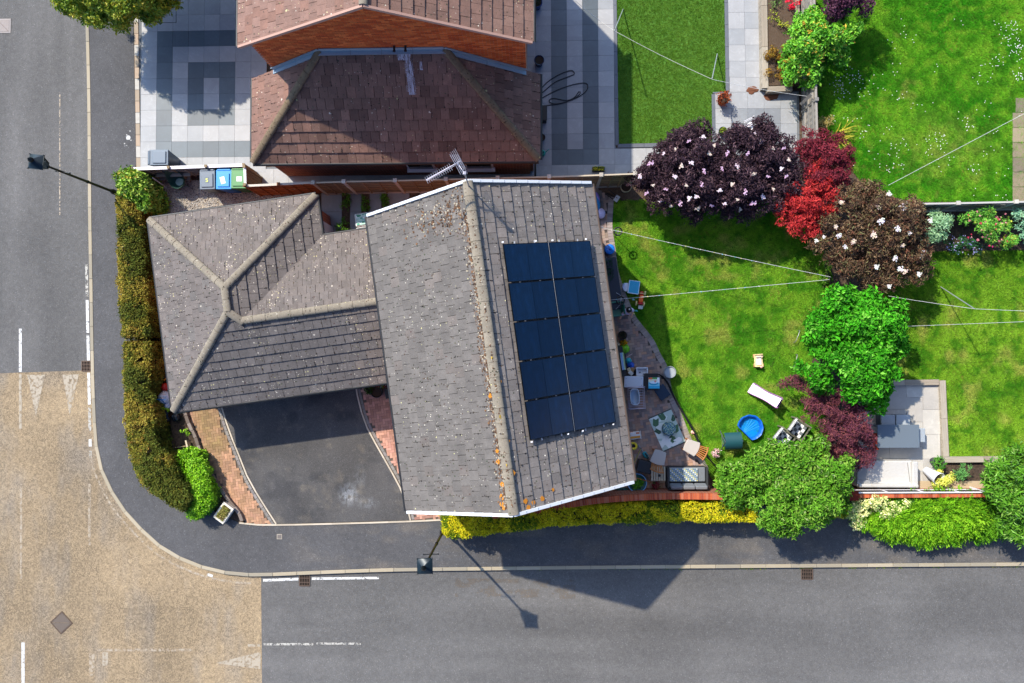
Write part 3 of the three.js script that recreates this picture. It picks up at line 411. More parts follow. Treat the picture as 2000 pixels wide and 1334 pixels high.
// ----- the house with the solar panels: gabled main block and hipped garage wing -----
const HC = V3(-1.127, 0, -0.243), HU = V3(Math.cos(HROT), 0, Math.sin(HROT)), HV = V3(-Math.sin(HROT), 0, Math.cos(HROT));
const HP = (u, v, h) => HC.clone().addScaledVector(HU, u).addScaledVector(HV, v).setY(h);
const HE = 4.187, HR = 6.527, HW = 3.542, HL = 4.667, RU = -0.12;
const house = thing('house', 'grey tiled house with solar panels and a hipped garage wing', 'house', HP(-3, -1, 0));
{
  const roof = new THREE.Group(); roof.name = 'main_roof'; house.add(roof); const deck = [], tiles = [];
  const gt = lin(0x817c76), gm = lin(0x857d76);
  const west = slope([HP(-HW, -HL, HE), HP(-HW, HL, HE), HP(RU, HL, HR), HP(RU, -HL, HR)], { tones: (a, b, q) => q < 0.08 ? gm : gt, gauge: 0.335 });
  const east = slope([HP(HW, -HL, HE), HP(HW, HL, HE), HP(RU, HL, HR), HP(RU, -HL, HR)], { tones: (a, b, q) => q < 0.25 ? lin(0x999088) : lin(0x968f88), gauge: 0.345, shift: 0.11 });  // east tiles painted lighter than west to make up for the grazing sun
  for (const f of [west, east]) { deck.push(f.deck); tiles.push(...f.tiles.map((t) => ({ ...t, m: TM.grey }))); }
  wpart(roof, 'roof_deck', merge(deck), mat(0x2c2a28, 1));
  { const o = wpart(roof, 'joint_moss', merge([...west.joints, ...east.joints]), mat(0x211c16, 1)); o.userData.kind = 'stuff'; }
  // wing
  const W = -11.67, E = -5.71, N = -6.18, S = 0.58, N2 = -4.7, X = -3.35, h0 = 2.1, tn = 0.47, hw = (E - W) / 2, ru = (E + W) / 2, pk = h0 + hw * tn, half = (S - N2) / 2, h2 = h0 + half * tn, vr = (S + N2) / 2, uj = E - half;
  const wr = new THREE.Group(); wr.name = 'wing_roof'; house.add(wr); const q = (u, v, h) => HP(u, v, h), wt = lin(0x857d76), wb = lin(0x887f77);
  const F = [
    slope([q(W, N, h0), q(W, S, h0), q(ru, S - hw, pk), q(ru, N + hw, pk)], { tones: (a, b, r) => r < 0.2 ? lin(0x7f7a74) : wt }),
    slope([q(W, N, h0), q(E, N, h0), q(ru, N + hw, pk)], { tones: (a, b, r) => r < 0.5 ? wb : wt, shift: 0.07 }),
    slope([q(E, N, h0), q(E, N2, h0), q(uj, vr, h2), q(ru, S - hw, pk), q(ru, N + hw, pk)], { tone: wt, shift: 0.1 }),
    slope([q(W, S, h0), q(X, S, h0), q(X, vr, h2), q(uj, vr, h2), q(ru, S - hw, pk)], { tones: (a, b, r) => a > 6.6 && r < 0.5 ? wb : lin(0x7b7672), shift: 0.05 }),
    slope([q(E, N2, h0), q(X, N2, h0), q(X, vr, h2), q(uj, vr, h2)], { tones: (a, b, r) => r < 0.6 ? wb : wt, shift: 0.13 }),
  ];
  wpart(wr, 'roof_deck', merge(F.map((f) => f.deck)), mat(0x2c2a28, 1));
  { const o = wpart(wr, 'joint_moss', merge(F.flatMap((f) => f.joints)), mat(0x211c16, 1)); o.userData.kind = 'stuff'; }
  const wt2 = F.flatMap((f) => f.tiles.map((t) => ({ ...t, m: TM.wing })));
  const all = [...tiles, ...wt2].map((t, i) => ({ ...t, i })), own = new Set(all.slice().sort((a, b) => b.area - a.area || hash(a.i, 1, 9) - hash(b.i, 1, 9)).slice(0, 300).map((t) => t.i)), ir = house.matrixWorld;
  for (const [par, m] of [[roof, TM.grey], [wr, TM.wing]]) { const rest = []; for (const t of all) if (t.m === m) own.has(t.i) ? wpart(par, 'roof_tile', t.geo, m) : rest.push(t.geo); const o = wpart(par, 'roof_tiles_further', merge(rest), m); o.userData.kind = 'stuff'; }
  caps(roof, HP(RU, -HL - 0.03, HR + 0.02), HP(RU, HL + 0.03, HR + 0.02), 'ridge_tile', TM.hip, 0.15, 0.43, 0.5);
  const c = (a, b, n = 'hip_tile', r = 0.13) => caps(wr, a.clone().setY(a.y + 0.035), b.clone().setY(b.y + 0.035), n, TM.hip, r);
  c(q(W, N, h0), q(ru, N + hw, pk)); c(q(E, N, h0), q(ru, N + hw, pk)); c(q(W, S, h0), q(ru, S - hw, pk)); c(q(uj + 0.06, vr + 0.06, h2 - 0.02), q(ru, S - hw, pk)); c(q(ru, N + hw, pk), q(ru, S - hw, pk), 'ridge_tile'); c(q(uj, vr, h2), q(X, vr, h2), 'ridge_tile');
  wpart(wr, 'valley_gutter', beam(q(E - 0.02, N2, h0 + 0.02), q(uj, vr, h2 + 0.02), 0.1, 0.012), mat(0x2a2b2d, 0.7));
  // verges: overlapping dry verge units
  for (const v of [-1, 1]) for (const s of [-1, 1]) { const a = HP(s * HW, v * HL, HE), b = HP(RU, v * HL, HR), n = 11; for (let i = 0; i < n; i++) { const p = a.clone().lerp(b, (i + 0.01) / n), r = a.clone().lerp(b, (i + 0.99) / n); p.y += 0.055; r.y += 0.04; p.addScaledVector(HV, v * 0.03); r.addScaledVector(HV, v * 0.03); wpart(roof, 'verge_unit', beam(p, r, 0.085, 0.11), whiteM); } }
  gutter(house, HP(-HW - 0.07, -HL, HE - 0.03), HP(-HW - 0.07, HL, HE - 0.03)); gutter(house, HP(HW + 0.07, -HL, HE - 0.03), HP(HW + 0.07, HL, HE - 0.03), mat(0x5a4a3e, 0.5));
  gutter(house, q(W - 0.07, N, h0 - 0.03), q(W - 0.07, S, h0 - 0.03)); gutter(house, q(W, S + 0.07, h0 - 0.03), q(-HW, S + 0.07, h0 - 0.03)); gutter(house, q(W, N - 0.07, h0 - 0.03), q(E, N - 0.07, h0 - 0.03)); gutter(house, q(E + 0.07, N, h0 - 0.03), q(E + 0.07, N2 - 0.07, h0 - 0.03)); gutter(house, q(E + 0.07, N2 - 0.07, h0 - 0.03), q(-HW, N2 - 0.07, h0 - 0.03));
  // walls
  const mw = HW - 0.3, ml = HL - 0.12, box = (u0, v0, u1, v1, y1) => [vwall(HP(u0, v0, 0), HP(u1, v0, 0), 0, y1), vwall(HP(u0, v1, 0), HP(u1, v1, 0), 0, y1), vwall(HP(u0, v0, 0), HP(u0, v1, 0), 0, y1), vwall(HP(u1, v0, 0), HP(u1, v1, 0), 0, y1)];
  const gable = (v) => { const a = [HP(-mw, v, HE - 0.15), HP(mw, v, HE - 0.15), HP(RU, v, HR - 0.12)], p = []; for (const t of [[0, 1, 2]]) for (const o of [-0.12, 0.12]) for (const i of t) p.push(...a[i].clone().addScaledVector(HV, o).toArray()); const g = new THREE.BufferGeometry(); g.setAttribute('position', new THREE.Float32BufferAttribute(p, 3)); g.computeVertexNormals(); return norm(g); };
  wpart(house, 'wall', wallUV(merge([...box(-mw, -ml, mw, ml, HE - 0.1), gable(-ml), gable(ml)])), brickM);
  const wi = 0.3; wpart(house, 'wing_wall', wallUV(merge([...box(W + wi, N + wi, E - wi, S - wi, h0 - 0.02), ...box(E - wi, N2 + wi, -mw, S - wi, h0 - 0.02)])), brickM);
  wpart(house, 'soffit', merge([[HP(-HW, -HL, 0), HP(-mw, -HL, 0), HP(-mw, HL, 0), HP(-HW, HL, 0)], [HP(mw, -HL, 0), HP(HW, -HL, 0), HP(HW, HL, 0), HP(mw, HL, 0)]].map((w) => slabG(w, HE - 0.07, HE - 0.05))), soffitM);
  const gd = wpart(house, 'garage_door', bx(2.4, 1.95, 0.06, 0, 0, 0), mat(0xdedfe0, 0.4)); gd.position.copy(house.worldToLocal(HP(-9.2, S - wi + 0.13, 0.98))); gd.rotation.y = -HROT;
  const sd = wpart(house, 'side_door', bx(0.06, 1.95, 0.9, 0, 0, 0), mat(0xd5dbe2, 0.4)); sd.position.copy(house.worldToLocal(HP(E - wi + 0.14, N2 - 0.32, 0.98))); sd.rotation.y = -HROT;
  // moss and lichen that has grown along the ridge and by the gable
  const clump = new THREE.IcosahedronGeometry(1, 0), put2 = []; const sl = (u) => u < RU ? HE + (u + HW) / (RU + HW) * (HR - HE) : HR - (u - RU) / (HW - RU) * (HR - HE);
  const add = (u, v, s, y) => { const g = clump.clone(); g.scale(s * rr(0.7, 1.5), s * 0.4, s * rr(0.7, 1.5)); g.rotateY(rnd() * 6); const p = HP(u, v, sl(u) + 0.045 + (y || 0)); g.translate(p.x, p.y, p.z); const k = rnd(); put2.push(paint(norm(g), k < 0.35 ? lin(0x5e4634) : k < 0.55 ? lin(0x3f3026) : k < 0.75 ? lin(0x7c5c40) : lin(0xa69d8a))); };
  for (let i = 0; i < 1500; i++) { const v = rr(-3.9, 4.55), k = Math.abs((rnd() + rnd() + rnd() - 1.5) / 1.5); add(RU - 0.12 - k * 0.3, v, rr(0.012, 0.034)); if (i % 2) add(RU - 0.14 + rr(0, 0.26), v, rr(0.01, 0.026), 0.06); }
  for (let i = 0; i < 420; i++) { const u = RU - 0.2 - Math.abs(rnd() + rnd() - 1) * 2.2, v = -4.0 + (rnd() + rnd() - 1) * 0.75; add(u, v, rr(0.012, 0.035)); }
  const mo = wpart(roof, 'moss', merge(put2), new THREE.MeshStandardMaterial({ vertexColors: true, roughness: 1 })); mo.userData.kind = 'stuff';
  const disc = (u, v, r, cl) => { const sh = new THREE.Shape(); for (let a = 0; a < 11; a++) { const t = a / 11 * 6.283, k = r * rr(0.65, 1.15); a ? sh.lineTo(Math.cos(t) * k, Math.sin(t) * k) : sh.moveTo(k, 0); } const g = new THREE.ExtrudeGeometry(sh, { depth: 0.008, bevelEnabled: false }); g.rotateX(-PI / 2); const tilt = Math.atan((HR - HE) / (HW - RU)); g.rotateZ(u < RU ? tilt : -tilt); g.rotateY(-HROT); const p = HP(u, v, sl(u) + (Math.abs(u - RU) < 0.14 ? 0.1 : 0.052)); g.translate(p.x, p.y, p.z); wpart(roof, 'lichen_patch', g, cl); };
  const orange = mat(0xc07a1e, 1), ochre = mat(0xa98b3a, 1);
  for (const [u, v, r] of [[-0.02, 0.98, 0.08], [-0.32, 1.35, 0.07], [-0.05, 2.1, 0.07], [-0.02, 2.65, 0.09], [-0.34, 2.9, 0.07], [-0.36, 3.2, 0.07], [0.0, 3.55, 0.11], [-0.32, 3.85, 0.08], [-0.4, 4.2, 0.09], [-0.42, 4.38, 0.08], [0.25, 4.4, 0.08], [0.45, 4.5, 0.07], [0.72, 4.45, 0.08], [1.05, 4.3, 0.06], [0.3, 4.6, 0.08], [-0.38, 4.5, 0.06]]) disc(u, v, r, orange);
  for (let i = 0; i < 14; i++) disc(RU + rr(-0.1, 0.1), rr(-4.6, 4.5), rr(0.03, 0.07), ochre);
}
// ----- solar array: ten modules on the east slope -----
{
  const arr = thing('solar_array', 'ten blue-black solar panels in two columns on the house roof', 'solar panels', HP(1.8, 0, 5.2)), tilt = Math.atan((HR - HE) / (HW - RU)), cs = Math.cos(tilt), sn = Math.sin(tilt);
  const u0 = 0.52, u1 = 3.16, v0 = -2.87, v1 = 2.77, S = (u1 - u0) / cs / 2, Lv = (v1 - v0) / 5, yat = (u) => HR - (u - RU) * (HR - HE) / (HW - RU);
  const cellTex = (() => { const n = 256, d = new Uint8Array(n * n * 4); for (let j = 0, k = 0; j < n; j++) for (let i = 0; i < n; i++, k += 4) { const line = (i % 43 < 2 || j % 43 < 2) ? 0.9 : 1, q = line * (0.85 + 0.3 * fbm(i / 80, j / 40, 801, 3)); const ds = 0.9 + 0.5 * Math.pow(fbm(i / 30, j / 70, 811, 4), 2) + 0.12 * (hash(i, j, 813) - 0.5); d[k] = 8 * q * ds + (line < 1 ? 9 : 0); d[k + 1] = 25 * q * ds + (line < 1 ? 10 : 0); d[k + 2] = 46 * q * ds + (line < 1 ? 11 : 0); d[k + 3] = 255; } const t = new THREE.DataTexture(d, n, n); t.colorSpace = THREE.SRGBColorSpace; t.needsUpdate = true; return tex(t, 1, 1); })();
  const glass = [0xffffff, 0xd2d8de, 0xb0b8c4].map((c) => new THREE.MeshPhysicalMaterial({ color: c, map: cellTex, roughness: 0.22, clearcoat: 0.6, clearcoatRoughness: 0.12 })), fr = mat(0x0c0e11, 0.4, { metalness: 0.5 }), alu = mat(0xb9bcc0, 0.35, { metalness: 0.8 });
  const basis = new THREE.Matrix4().makeBasis(V3(HU.x * cs, -sn, HU.z * cs), V3(HU.x * sn, cs, HU.z * sn), HV.clone());
  for (let r = 0; r < 5; r++) for (let k = 0; k < 2; k++) {
    const u = u0 + (k + 0.5) * S * cs, v = v0 + (r + 0.5) * Lv, p = HP(u, v, yat(u)).addScaledVector(V3(HU.x * sn, cs, HU.z * sn), 0.145), o = new THREE.Group(); o.name = 'solar_panel'; arr.add(o); arr.updateWorldMatrix(true, false); o.applyMatrix4(arr.matrixWorld.clone().invert().multiply(basis.clone().setPosition(p)));
    const w = S - 0.018, l = Lv - 0.03; part(o, 'frame', merge([bx(w, 0.035, 0.018, 0, 0, l / 2 - 0.009), bx(w, 0.035, 0.018, 0, 0, -l / 2 + 0.009), bx(0.018, 0.035, l - 0.036, w / 2 - 0.009, 0, 0), bx(0.018, 0.035, l - 0.036, -w / 2 + 0.009, 0, 0)]), fr);
    for (const q of [-1, 1]) part(o, 'cell_field', bx((w - 0.036) / 2 - 0.01, 0.024, l - 0.036, q * (w - 0.036) / 4, 0.002, 0), glass[Math.floor(hash(r, k * 2 + q, 5) * 3)]);
  }
  const local = (u, v, h) => HP(u, v, yat(u)).addScaledVector(V3(HU.x * sn, cs, HU.z * sn), h);
  wpart(arr, 'centre_rail', beam(local(u0 + S * cs, v0, 0.15), local(u0 + S * cs, v1, 0.15), 0.014, 0.03), alu);
  wpart(arr, 'edge_trim', beam(local(u1 + 0.005, v0, 0.13), local(u1 + 0.005, v1, 0.13), 0.02, 0.035), alu);
  for (const f of [0.28, 0.72]) for (const k of [0, 1]) wpart(arr, 'mounting_rail', beam(local(u0 + (k + f) * S * cs, v0 - 0.06, 0.095), local(u0 + (k + f) * S * cs, v1 + 0.06, 0.095), 0.04, 0.04), alu);
  for (const [u, v] of [[0.55, v0 - 0.04], [1.5, v0 - 0.04], [2.0, v0 - 0.04], [3.05, v0 - 0.04], [0.58, v1 + 0.04], [1.65, v1 + 0.04], [2.1, v1 + 0.04], [3.08, v1 + 0.04]]) wpart(arr, 'end_clamp', mv(new RoundedBoxGeometry(0.06, 0.05, 0.05, 2, 0.012), ...local(u, v, 0.12).toArray()), mat(0xe8e9ea, 0.4));
}
// ----- television aerial above the north gable -----
{
  const foot = HP(RU + 0.02, -HL + 0.15, HR - 0.1), a = thing('television_aerial', 'silver television aerial on a mast above the north gable', 'aerial', foot), al = mat(0xa9a7b2, 0.4, { metalness: 0.6 });
  const top = V3(foot.x - 0.02, HR + 1.05, foot.z - 0.12); wpart(a, 'mast', bar(foot, top, 0.022, 8), al);
  const hub = G(888, 322, HR + 1), tip = G(833, 352, HR + 1), back = G(893, 318, HR + 1), dir = tip.clone().sub(hub).normalize(), sd = V3(dir.z, 0, -dir.x), D = hub.distanceTo(tip);
  wpart(a, 'boom', bar(back.clone().addScaledVector(dir, -0.1), tip, 0.014, 8), al); wpart(a, 'boom_clamp', mv(new RoundedBoxGeometry(0.09, 0.09, 0.09, 2, 0.015), ...top.toArray()), al);
  wpart(a, 'boom', bar(top, back, 0.014, 8), al);
  for (let i = 0; i < 13; i++) { const p = hub.clone().addScaledVector(dir, 0.12 + i / 12 * (D - 0.12)); wpart(a, 'director_element', bar(p.clone().addScaledVector(sd, 0.1), p.clone().addScaledVector(sd, -0.1), 0.006, 6), al); }
  for (const w of [-0.022, 0.022]) wpart(a, 'director_rail', bar(hub.clone().addScaledVector(sd, w), tip.clone().addScaledVector(sd, w), 0.006, 6), al);
  for (const t of [-0.26, 0.26]) for (let i = 0; i < 5; i++) { const p = hub.clone().addScaledVector(dir, -0.02 - i * 0.045).add(V3(0, t * (0.25 + i * 0.18), 0)); wpart(a, 'reflector_rod', bar(p.clone().addScaledVector(sd, 0.3), p.clone().addScaledVector(sd, -0.3), 0.0045, 6), al); }
  for (const t of [-1, 1]) wpart(a, 'reflector_strut', bar(hub.clone().addScaledVector(dir, -0.02), hub.clone().addScaledVector(dir, -0.2).add(V3(0, t * 0.25, 0)), 0.009, 6), al);
}
// ----- the neighbour's brown tiled house -----
const nbr = thing('neighbour_house', 'brown tiled house with an orange brick gable above a hipped roof', 'house', V3(-4.6, 0, -10));
{
  const W = -9.7, E = 0.12, S = -6.62, Z = -9.55, h0 = 2.5, h1 = 4.5, dx = 2.95, br = lin(0x7d6359), br2 = lin(0x6d544b), br3 = lin(0x8a6c60), tn = (a, b, q) => q < 0.2 ? br2 : q < 0.35 ? br3 : br;
  const lo = new THREE.Group(); lo.name = 'lower_roof'; nbr.add(lo); const up = new THREE.Group(); up.name = 'upper_roof'; nbr.add(up);
  const F = [slope([V3(W, h0, S), V3(E, h0, S), V3(E - dx, h1, Z), V3(W + dx, h1, Z)], { ref: 0x7d6359, tones: tn }), slope([V3(W, h0, Z - 0.7), V3(W, h0, S), V3(W + dx, h1, Z), V3(W + dx - 0.02, h1, Z - 0.7)], { ref: 0x7d6359, tones: (a, b, q) => lin(0x856b60), shift: 0.08 }), slope([V3(E, h0, Z), V3(E, h0, S), V3(E - dx, h1, Z)], { ref: 0x7d6359, tones: tn, shift: 0.04 })];
  F[1] = slope([V3(W, h0, Z + 0.02), V3(W, h0, S), V3(W + dx, h1, Z + 0.02)], { ref: 0x7d6359, tones: (a, b, q) => q < 0.3 ? br3 : lin(0x84695f), shift: 0.08 });
  const xr = -4.62, ue = 5.2, ua = 7.5, uw = -9.02, uE = -0.1, zv = -9.4, zb = -15.2;
  const Uf = [slope([V3(uw, ue, zb), V3(uw, ue, zv), V3(xr, ua, zv), V3(xr, ua, zb)], { ref: 0x7d6359, tones: (a, b, q) => q < 0.3 ? br3 : lin(0x8a7066), gauge: 0.34 }), slope([V3(uE, ue, zb), V3(uE, ue, zv), V3(xr, ua, zv), V3(xr, ua, zb)], { ref: 0x7d6359, tones: (a, b, q) => q < 0.3 ? lin(0x8f7468) : lin(0x856a5f), gauge: 0.345, shift: 0.09 })];
  wpart(lo, 'roof_deck', merge(F.map((f) => f.deck)), mat(0x2b2420, 1)); wpart(up, 'roof_deck', merge(Uf.map((f) => f.deck)), mat(0x2b2420, 1));
  const all = [...F.flatMap((f) => f.tiles.map((t) => ({ ...t, p: lo }))), ...Uf.flatMap((f) => f.tiles.map((t) => ({ ...t, p: up })))].map((t, i) => ({ ...t, i })); const own = new Set(all.filter((t) => t.p === lo).sort((a, b) => b.area - a.area || hash(a.i, 2, 9) - hash(b.i, 2, 9)).slice(0, 300).map((t) => t.i));
  for (const p of [lo, up]) { const rest = []; for (const t of all) if (t.p === p) own.has(t.i) ? wpart(p, 'roof_tile', t.geo, TM.brown) : rest.push(t.geo); const o = wpart(p, 'roof_tiles_further', merge(rest), TM.brown); o.userData.kind = 'stuff'; }
  { const o = wpart(lo, 'joint_moss', merge(F.flatMap((f) => f.joints)), mat(0x211814, 1)); o.userData.kind = 'stuff'; }
  const hm = mat(0xd8c8b4, 0.95, { map: TM.hip.map, bumpMap: grain, bumpScale: 0.006 });
  caps(lo, V3(W, h0 + 0.04, S), V3(W + dx, h1 + 0.04, Z), 'hip_tile', hm); caps(lo, V3(E, h0 + 0.04, S), V3(E - dx, h1 + 0.04, Z), 'hip_tile', hm); caps(up, V3(xr, ua + 0.03, zv), V3(xr, ua + 0.03, zb), 'ridge_tile', TM.hip);
  // brick gable wall, brick by brick
  const wx0 = -8.75, wx1 = -0.3, rl = (x) => x < W + dx ? h0 + (x - W) * (h1 - h0) / dx : x > E - dx ? h0 + (E - x) * (h1 - h0) / dx : h1, rt = (x) => (x < xr ? ue + (x - uw) / (xr - uw) * (ua - ue) : ue + (uE - x) / (uE - xr) * (ua - ue)) - 0.1;
  const ws = new THREE.Shape([[wx0, 0], [wx1, 0], [wx1, rt(wx1)], [xr, rt(xr)], [wx0, rt(wx0)]].map(([x, y]) => new THREE.Vector2(x, y))), gw = new THREE.ExtrudeGeometry(ws, { depth: 0.22, bevelEnabled: false }); gw.translate(0, 0, Z - 0.22);
  const gable = wpart(nbr, 'gable_wall', gw, mat(0xa99a88, 1)), bm = new THREE.MeshStandardMaterial({ vertexColors: true, roughness: 0.9 }), list = [], cs = [0xc8642c, 0xbd5522, 0xd06d34, 0xb24c1e].map(lin);
  for (let j = 0; j < 110; j++) for (let i = 0; i < 40; i++) { const x = wx0 + (i + (j % 2) * 0.5) * 0.225 - 0.05, y = 2.0 + j * 0.075, x2 = Math.min(x + 0.215, wx1), x1 = Math.max(x, wx0); if (x2 - x1 < 0.05 || y < Math.min(rl(x1), rl(x2)) - 0.15 || y + 0.065 > Math.min(rt(x1), rt(x2))) continue; const g = norm(bx(x2 - x1, 0.065, 0.012, (x1 + x2) / 2, y + 0.0325, Z + 0.006)), k = rr(0.8, 1.2), c = cs[Math.floor(rnd() * 4)]; list.push({ geo: paint(g, c.map((q) => q * k)), area: (x2 - x1) * 0.065 + (y > 4.6 && y < 6.2 ? 0.001 : 0) }); }
  { const order = list.map((p, i) => [p.area, i]).sort((a, b) => b[0] - a[0] || a[1] - b[1]), own2 = new Set(order.slice(0, 300).map((q) => q[1])), rest = []; list.forEach((p, i) => own2.has(i) ? wpart(gable, 'brick', p.geo, bm) : rest.push(p.geo)); const o = wpart(gable, 'bricks_further', merge(rest), bm); o.userData.kind = 'stuff'; }
  // verge mortar strip, lead flashing, vent pipes
  for (const [a, b] of [[V3(uw, ue + 0.03, zv + 0.03), V3(xr, ua + 0.03, zv + 0.03)], [V3(uE, ue + 0.03, zv + 0.03), V3(xr, ua + 0.03, zv + 0.03)]]) wpart(up, 'verge', beam(a, b, 0.07, 0.1), mat(0xb08c7c, 0.9));
  const lead = mat(0x93a3ae, 0.55, { metalness: 0.25, bumpMap: grain, bumpScale: 0.004 }); const fl = (a, b, n) => { for (let i = 0; i < n; i++) { const p = a.clone().lerp(b, (i + 0.005) / n), q = a.clone().lerp(b, (i + 0.995) / n); wpart(lo, 'lead_flashing', beam(p.clone().setZ(Z + 0.035).setY(p.y + 0.1), q.clone().setZ(Z + 0.035).setY(q.y + 0.1), 0.02, 0.16), lead); wpart(lo, 'lead_apron', beam(p.clone().setZ(Z + 0.1).setY(p.y + 0.015), q.clone().setZ(Z + 0.1).setY(q.y + 0.015), 0.13, 0.025), lead); } };
  fl(V3(wx0, rl(wx0) + 0.04, Z), V3(W + dx, h1 + 0.04, Z), 2); fl(V3(W + dx, h1 + 0.04, Z), V3(E - dx, h1 + 0.04, Z), 4); fl(V3(E - dx, h1 + 0.04, Z), V3(wx1, rl(wx1) + 0.04, Z), 2);
  for (const x of [-4.35, -4.0]) wpart(nbr, 'vent_pipe', merge([cyl(0.035, 0.035, 0.16, x, h1 + 0.3, Z + 0.09, 12, PI / 2), cyl(0.045, 0.045, 0.04, x, h1 + 0.3, Z + 0.17, 12, PI / 2)]), gutterM);
  // pale streak of leached lead below the flashing
  const sm = mat(0xb4b3bb, 0.85); { const f = F[0]; const z0 = 0.02; for (const [a, b0, b1, w] of [[5.72, 2.85, 3.5, 0.3], [5.72, 2.2, 2.86, 0.33], [5.5, 3.25, 3.5, 0.3], [6.1, 2.95, 3.2, 0.12]]) { const c = [f.P(a - w / 2, b0, 0.057), f.P(a + w / 2, b0, 0.057), f.P(a + w / 2.4, b1, 0.057), f.P(a - w / 2.4, b1, 0.057)], g = new THREE.BufferGeometry(); g.setAttribute('position', new THREE.Float32BufferAttribute([c[0], c[1], c[2], c[0], c[2], c[3]].flatMap((p) => p.toArray()), 3)); g.setAttribute('uv', new THREE.Float32BufferAttribute([0, 0, 1, 0, 1, 1, 0, 0, 1, 1, 0, 1], 2)); g.computeVertexNormals(); const st = (() => { const n = 64, d = new Uint8Array(n * n * 4); for (let j = 0, k = 0; j < n; j++) for (let i = 0; i < n; i++, k += 4) { const v = fbm(i / 3, j / 22, 871 + Math.round(a * 10 + b0), 4) * 0.8 + 0.2 * hash(i, j, 3); const e = Math.min(i, n - 1 - i) / 14; d[k] = d[k + 1] = d[k + 2] = v + Math.min(e, 1) * 0.22 > 0.68 ? 255 : 0; d[k + 3] = 255; } const t = new THREE.DataTexture(d, n, n); t.needsUpdate = true; return tex(t); })(); wpart(lo, 'lead_stain', g, new THREE.MeshStandardMaterial({ color: 0xb9b7c2, roughness: 0.85, alphaMap: st, alphaTest: 0.5, side: THREE.DoubleSide })); } }
  gutter(nbr, V3(W, h0 - 0.03, S + 0.07), V3(E, h0 - 0.03, S + 0.07)); gutter(nbr, V3(E + 0.07, h0 - 0.03, S), V3(E + 0.07, h0 - 0.03, Z)); gutter(nbr, V3(W - 0.07, h0 - 0.03, S), V3(W - 0.07, h0 - 0.03, Z)); gutter(nbr, V3(uE + 0.07, ue - 0.03, zv), V3(uE + 0.07, ue - 0.03, zb)); gutter(nbr, V3(uw - 0.07, ue - 0.03, zv), V3(uw - 0.07, ue - 0.03, zb));
  const wall = (x0, z0, x1, z1, y1) => vwall(V3(x0, 0, z0), V3(x1, 0, z1), 0, y1); wpart(nbr, 'wall', wallUV(merge([wall(W + 0.3, S - 0.3, E - 0.3, S - 0.3, h0 - 0.05), wall(W + 0.3, S - 0.3, W + 0.3, Z, h0 - 0.05), wall(E - 0.3, S - 0.3, E - 0.3, Z, h0 - 0.05), wall(wx0 + 0.12, Z - 0.22, wx0 + 0.12, zb, ue - 0.05), wall(wx1 - 0.12, Z - 0.22, wx1 - 0.12, zb, ue - 0.05)])), brickM);
  wpart(nbr, 'downpipe', cyl(0.035, 0.035, 2.4, E - 0.12, 1.22, S - 0.1, 10), gutterM);
  for (const x of [-4.1, -2.0]) { const w = wpart(nbr, 'window', bx(1.0, 1.0, 0.05, x, 1.5, S - 0.16), mat(0xe2e4e6, 0.4)); wpart(w, 'sill', bx(1.1, 0.05, 0.16, x, 0.97, S - 0.1), whiteM); wpart(w, 'pane', bx(0.86, 0.86, 0.02, x, 1.5, S - 0.128), mat(0x15191d, 0.1)); }
}
// ---------- plants ----------
class Leaves {
  constructor() { this.p = []; this.c = []; }
  // a leaf folded along its midrib: from a along d, spreading to both sides of s, lifted along n
  leaf(a, d, s, n, len, wid, fold, c) {
    const m = 0.45, t = [a.x + d.x * len - n.x * fold * 0.6, a.y + d.y * len - n.y * fold * 0.6, a.z + d.z * len - n.z * fold * 0.6];
    const l = [a.x + d.x * len * m + s.x * wid + n.x * fold, a.y + d.y * len * m + s.y * wid + n.y * fold, a.z + d.z * len * m + s.z * wid + n.z * fold], r = [a.x + d.x * len * m - s.x * wid + n.x * fold, a.y + d.y * len * m - s.y * wid + n.y * fold, a.z + d.z * len * m - s.z * wid + n.z * fold];
    this.p.push(a.x, a.y, a.z, ...l, ...t, a.x, a.y, a.z, ...t, ...r); for (let i = 0; i < 6; i++) this.c.push(...c);
  }
  geo() { const g = new THREE.BufferGeometry(); g.setAttribute('position', new THREE.Float32BufferAttribute(this.p, 3)); g.setAttribute('color', new THREE.Float32BufferAttribute(this.c, 3)); g.computeVertexNormals(); return g; }
}
const ball = () => { const u = rr(-1, 1), a = rnd() * 6.283, r = Math.sqrt(1 - u * u); return V3(r * Math.cos(a), u, r * Math.sin(a)); };
const tA = V3(0, 0, 0), tB = V3(0, 0, 0), tC = V3(0, 0, 0);
function sprig(L, p, out, o, pal) { // a few leaves round one twig end, facing roughly along `out`
  const k = o.per || 3, c0 = pal[Math.floor(rnd() * rnd() * pal.length * 0.999 + (rnd() < 0.5 ? 0 : rnd() * pal.length * 0.5)) % pal.length], kk = rr(0.78, 1.22);
  for (let i = 0; i < k; i++) {
    tA.copy(ball()).multiplyScalar(o.messy || 0.9).add(out).normalize();       // face normal
    tB.copy(ball()).addScaledVector(tA, -0.75 * rnd()).addScaledVector(out, o.reach || 0).cross(tA).normalize(); tC.crossVectors(tA, tB).normalize();
    if (o.reach) { tC.copy(out).multiplyScalar(o.reach).add(ball()).normalize(); tB.crossVectors(tC, ball()).normalize(); tA.crossVectors(tB, tC).normalize(); }
    const len = o.len * rr(0.65, 1.25), q = kk * rr(0.9, 1.1);
    L.leaf(tD.set(p.x + rr(-1, 1) * o.len * 0.4, p.y + rr(-1, 1) * o.len * 0.3, p.z + rr(-1, 1) * o.len * 0.4), tC, tB, tA, len, len * o.wid, len * (o.fold ?? 0.12), [c0[0] * q, c0[1] * q, c0[2] * q]);
  }
}
const tD = V3(0, 0, 0);
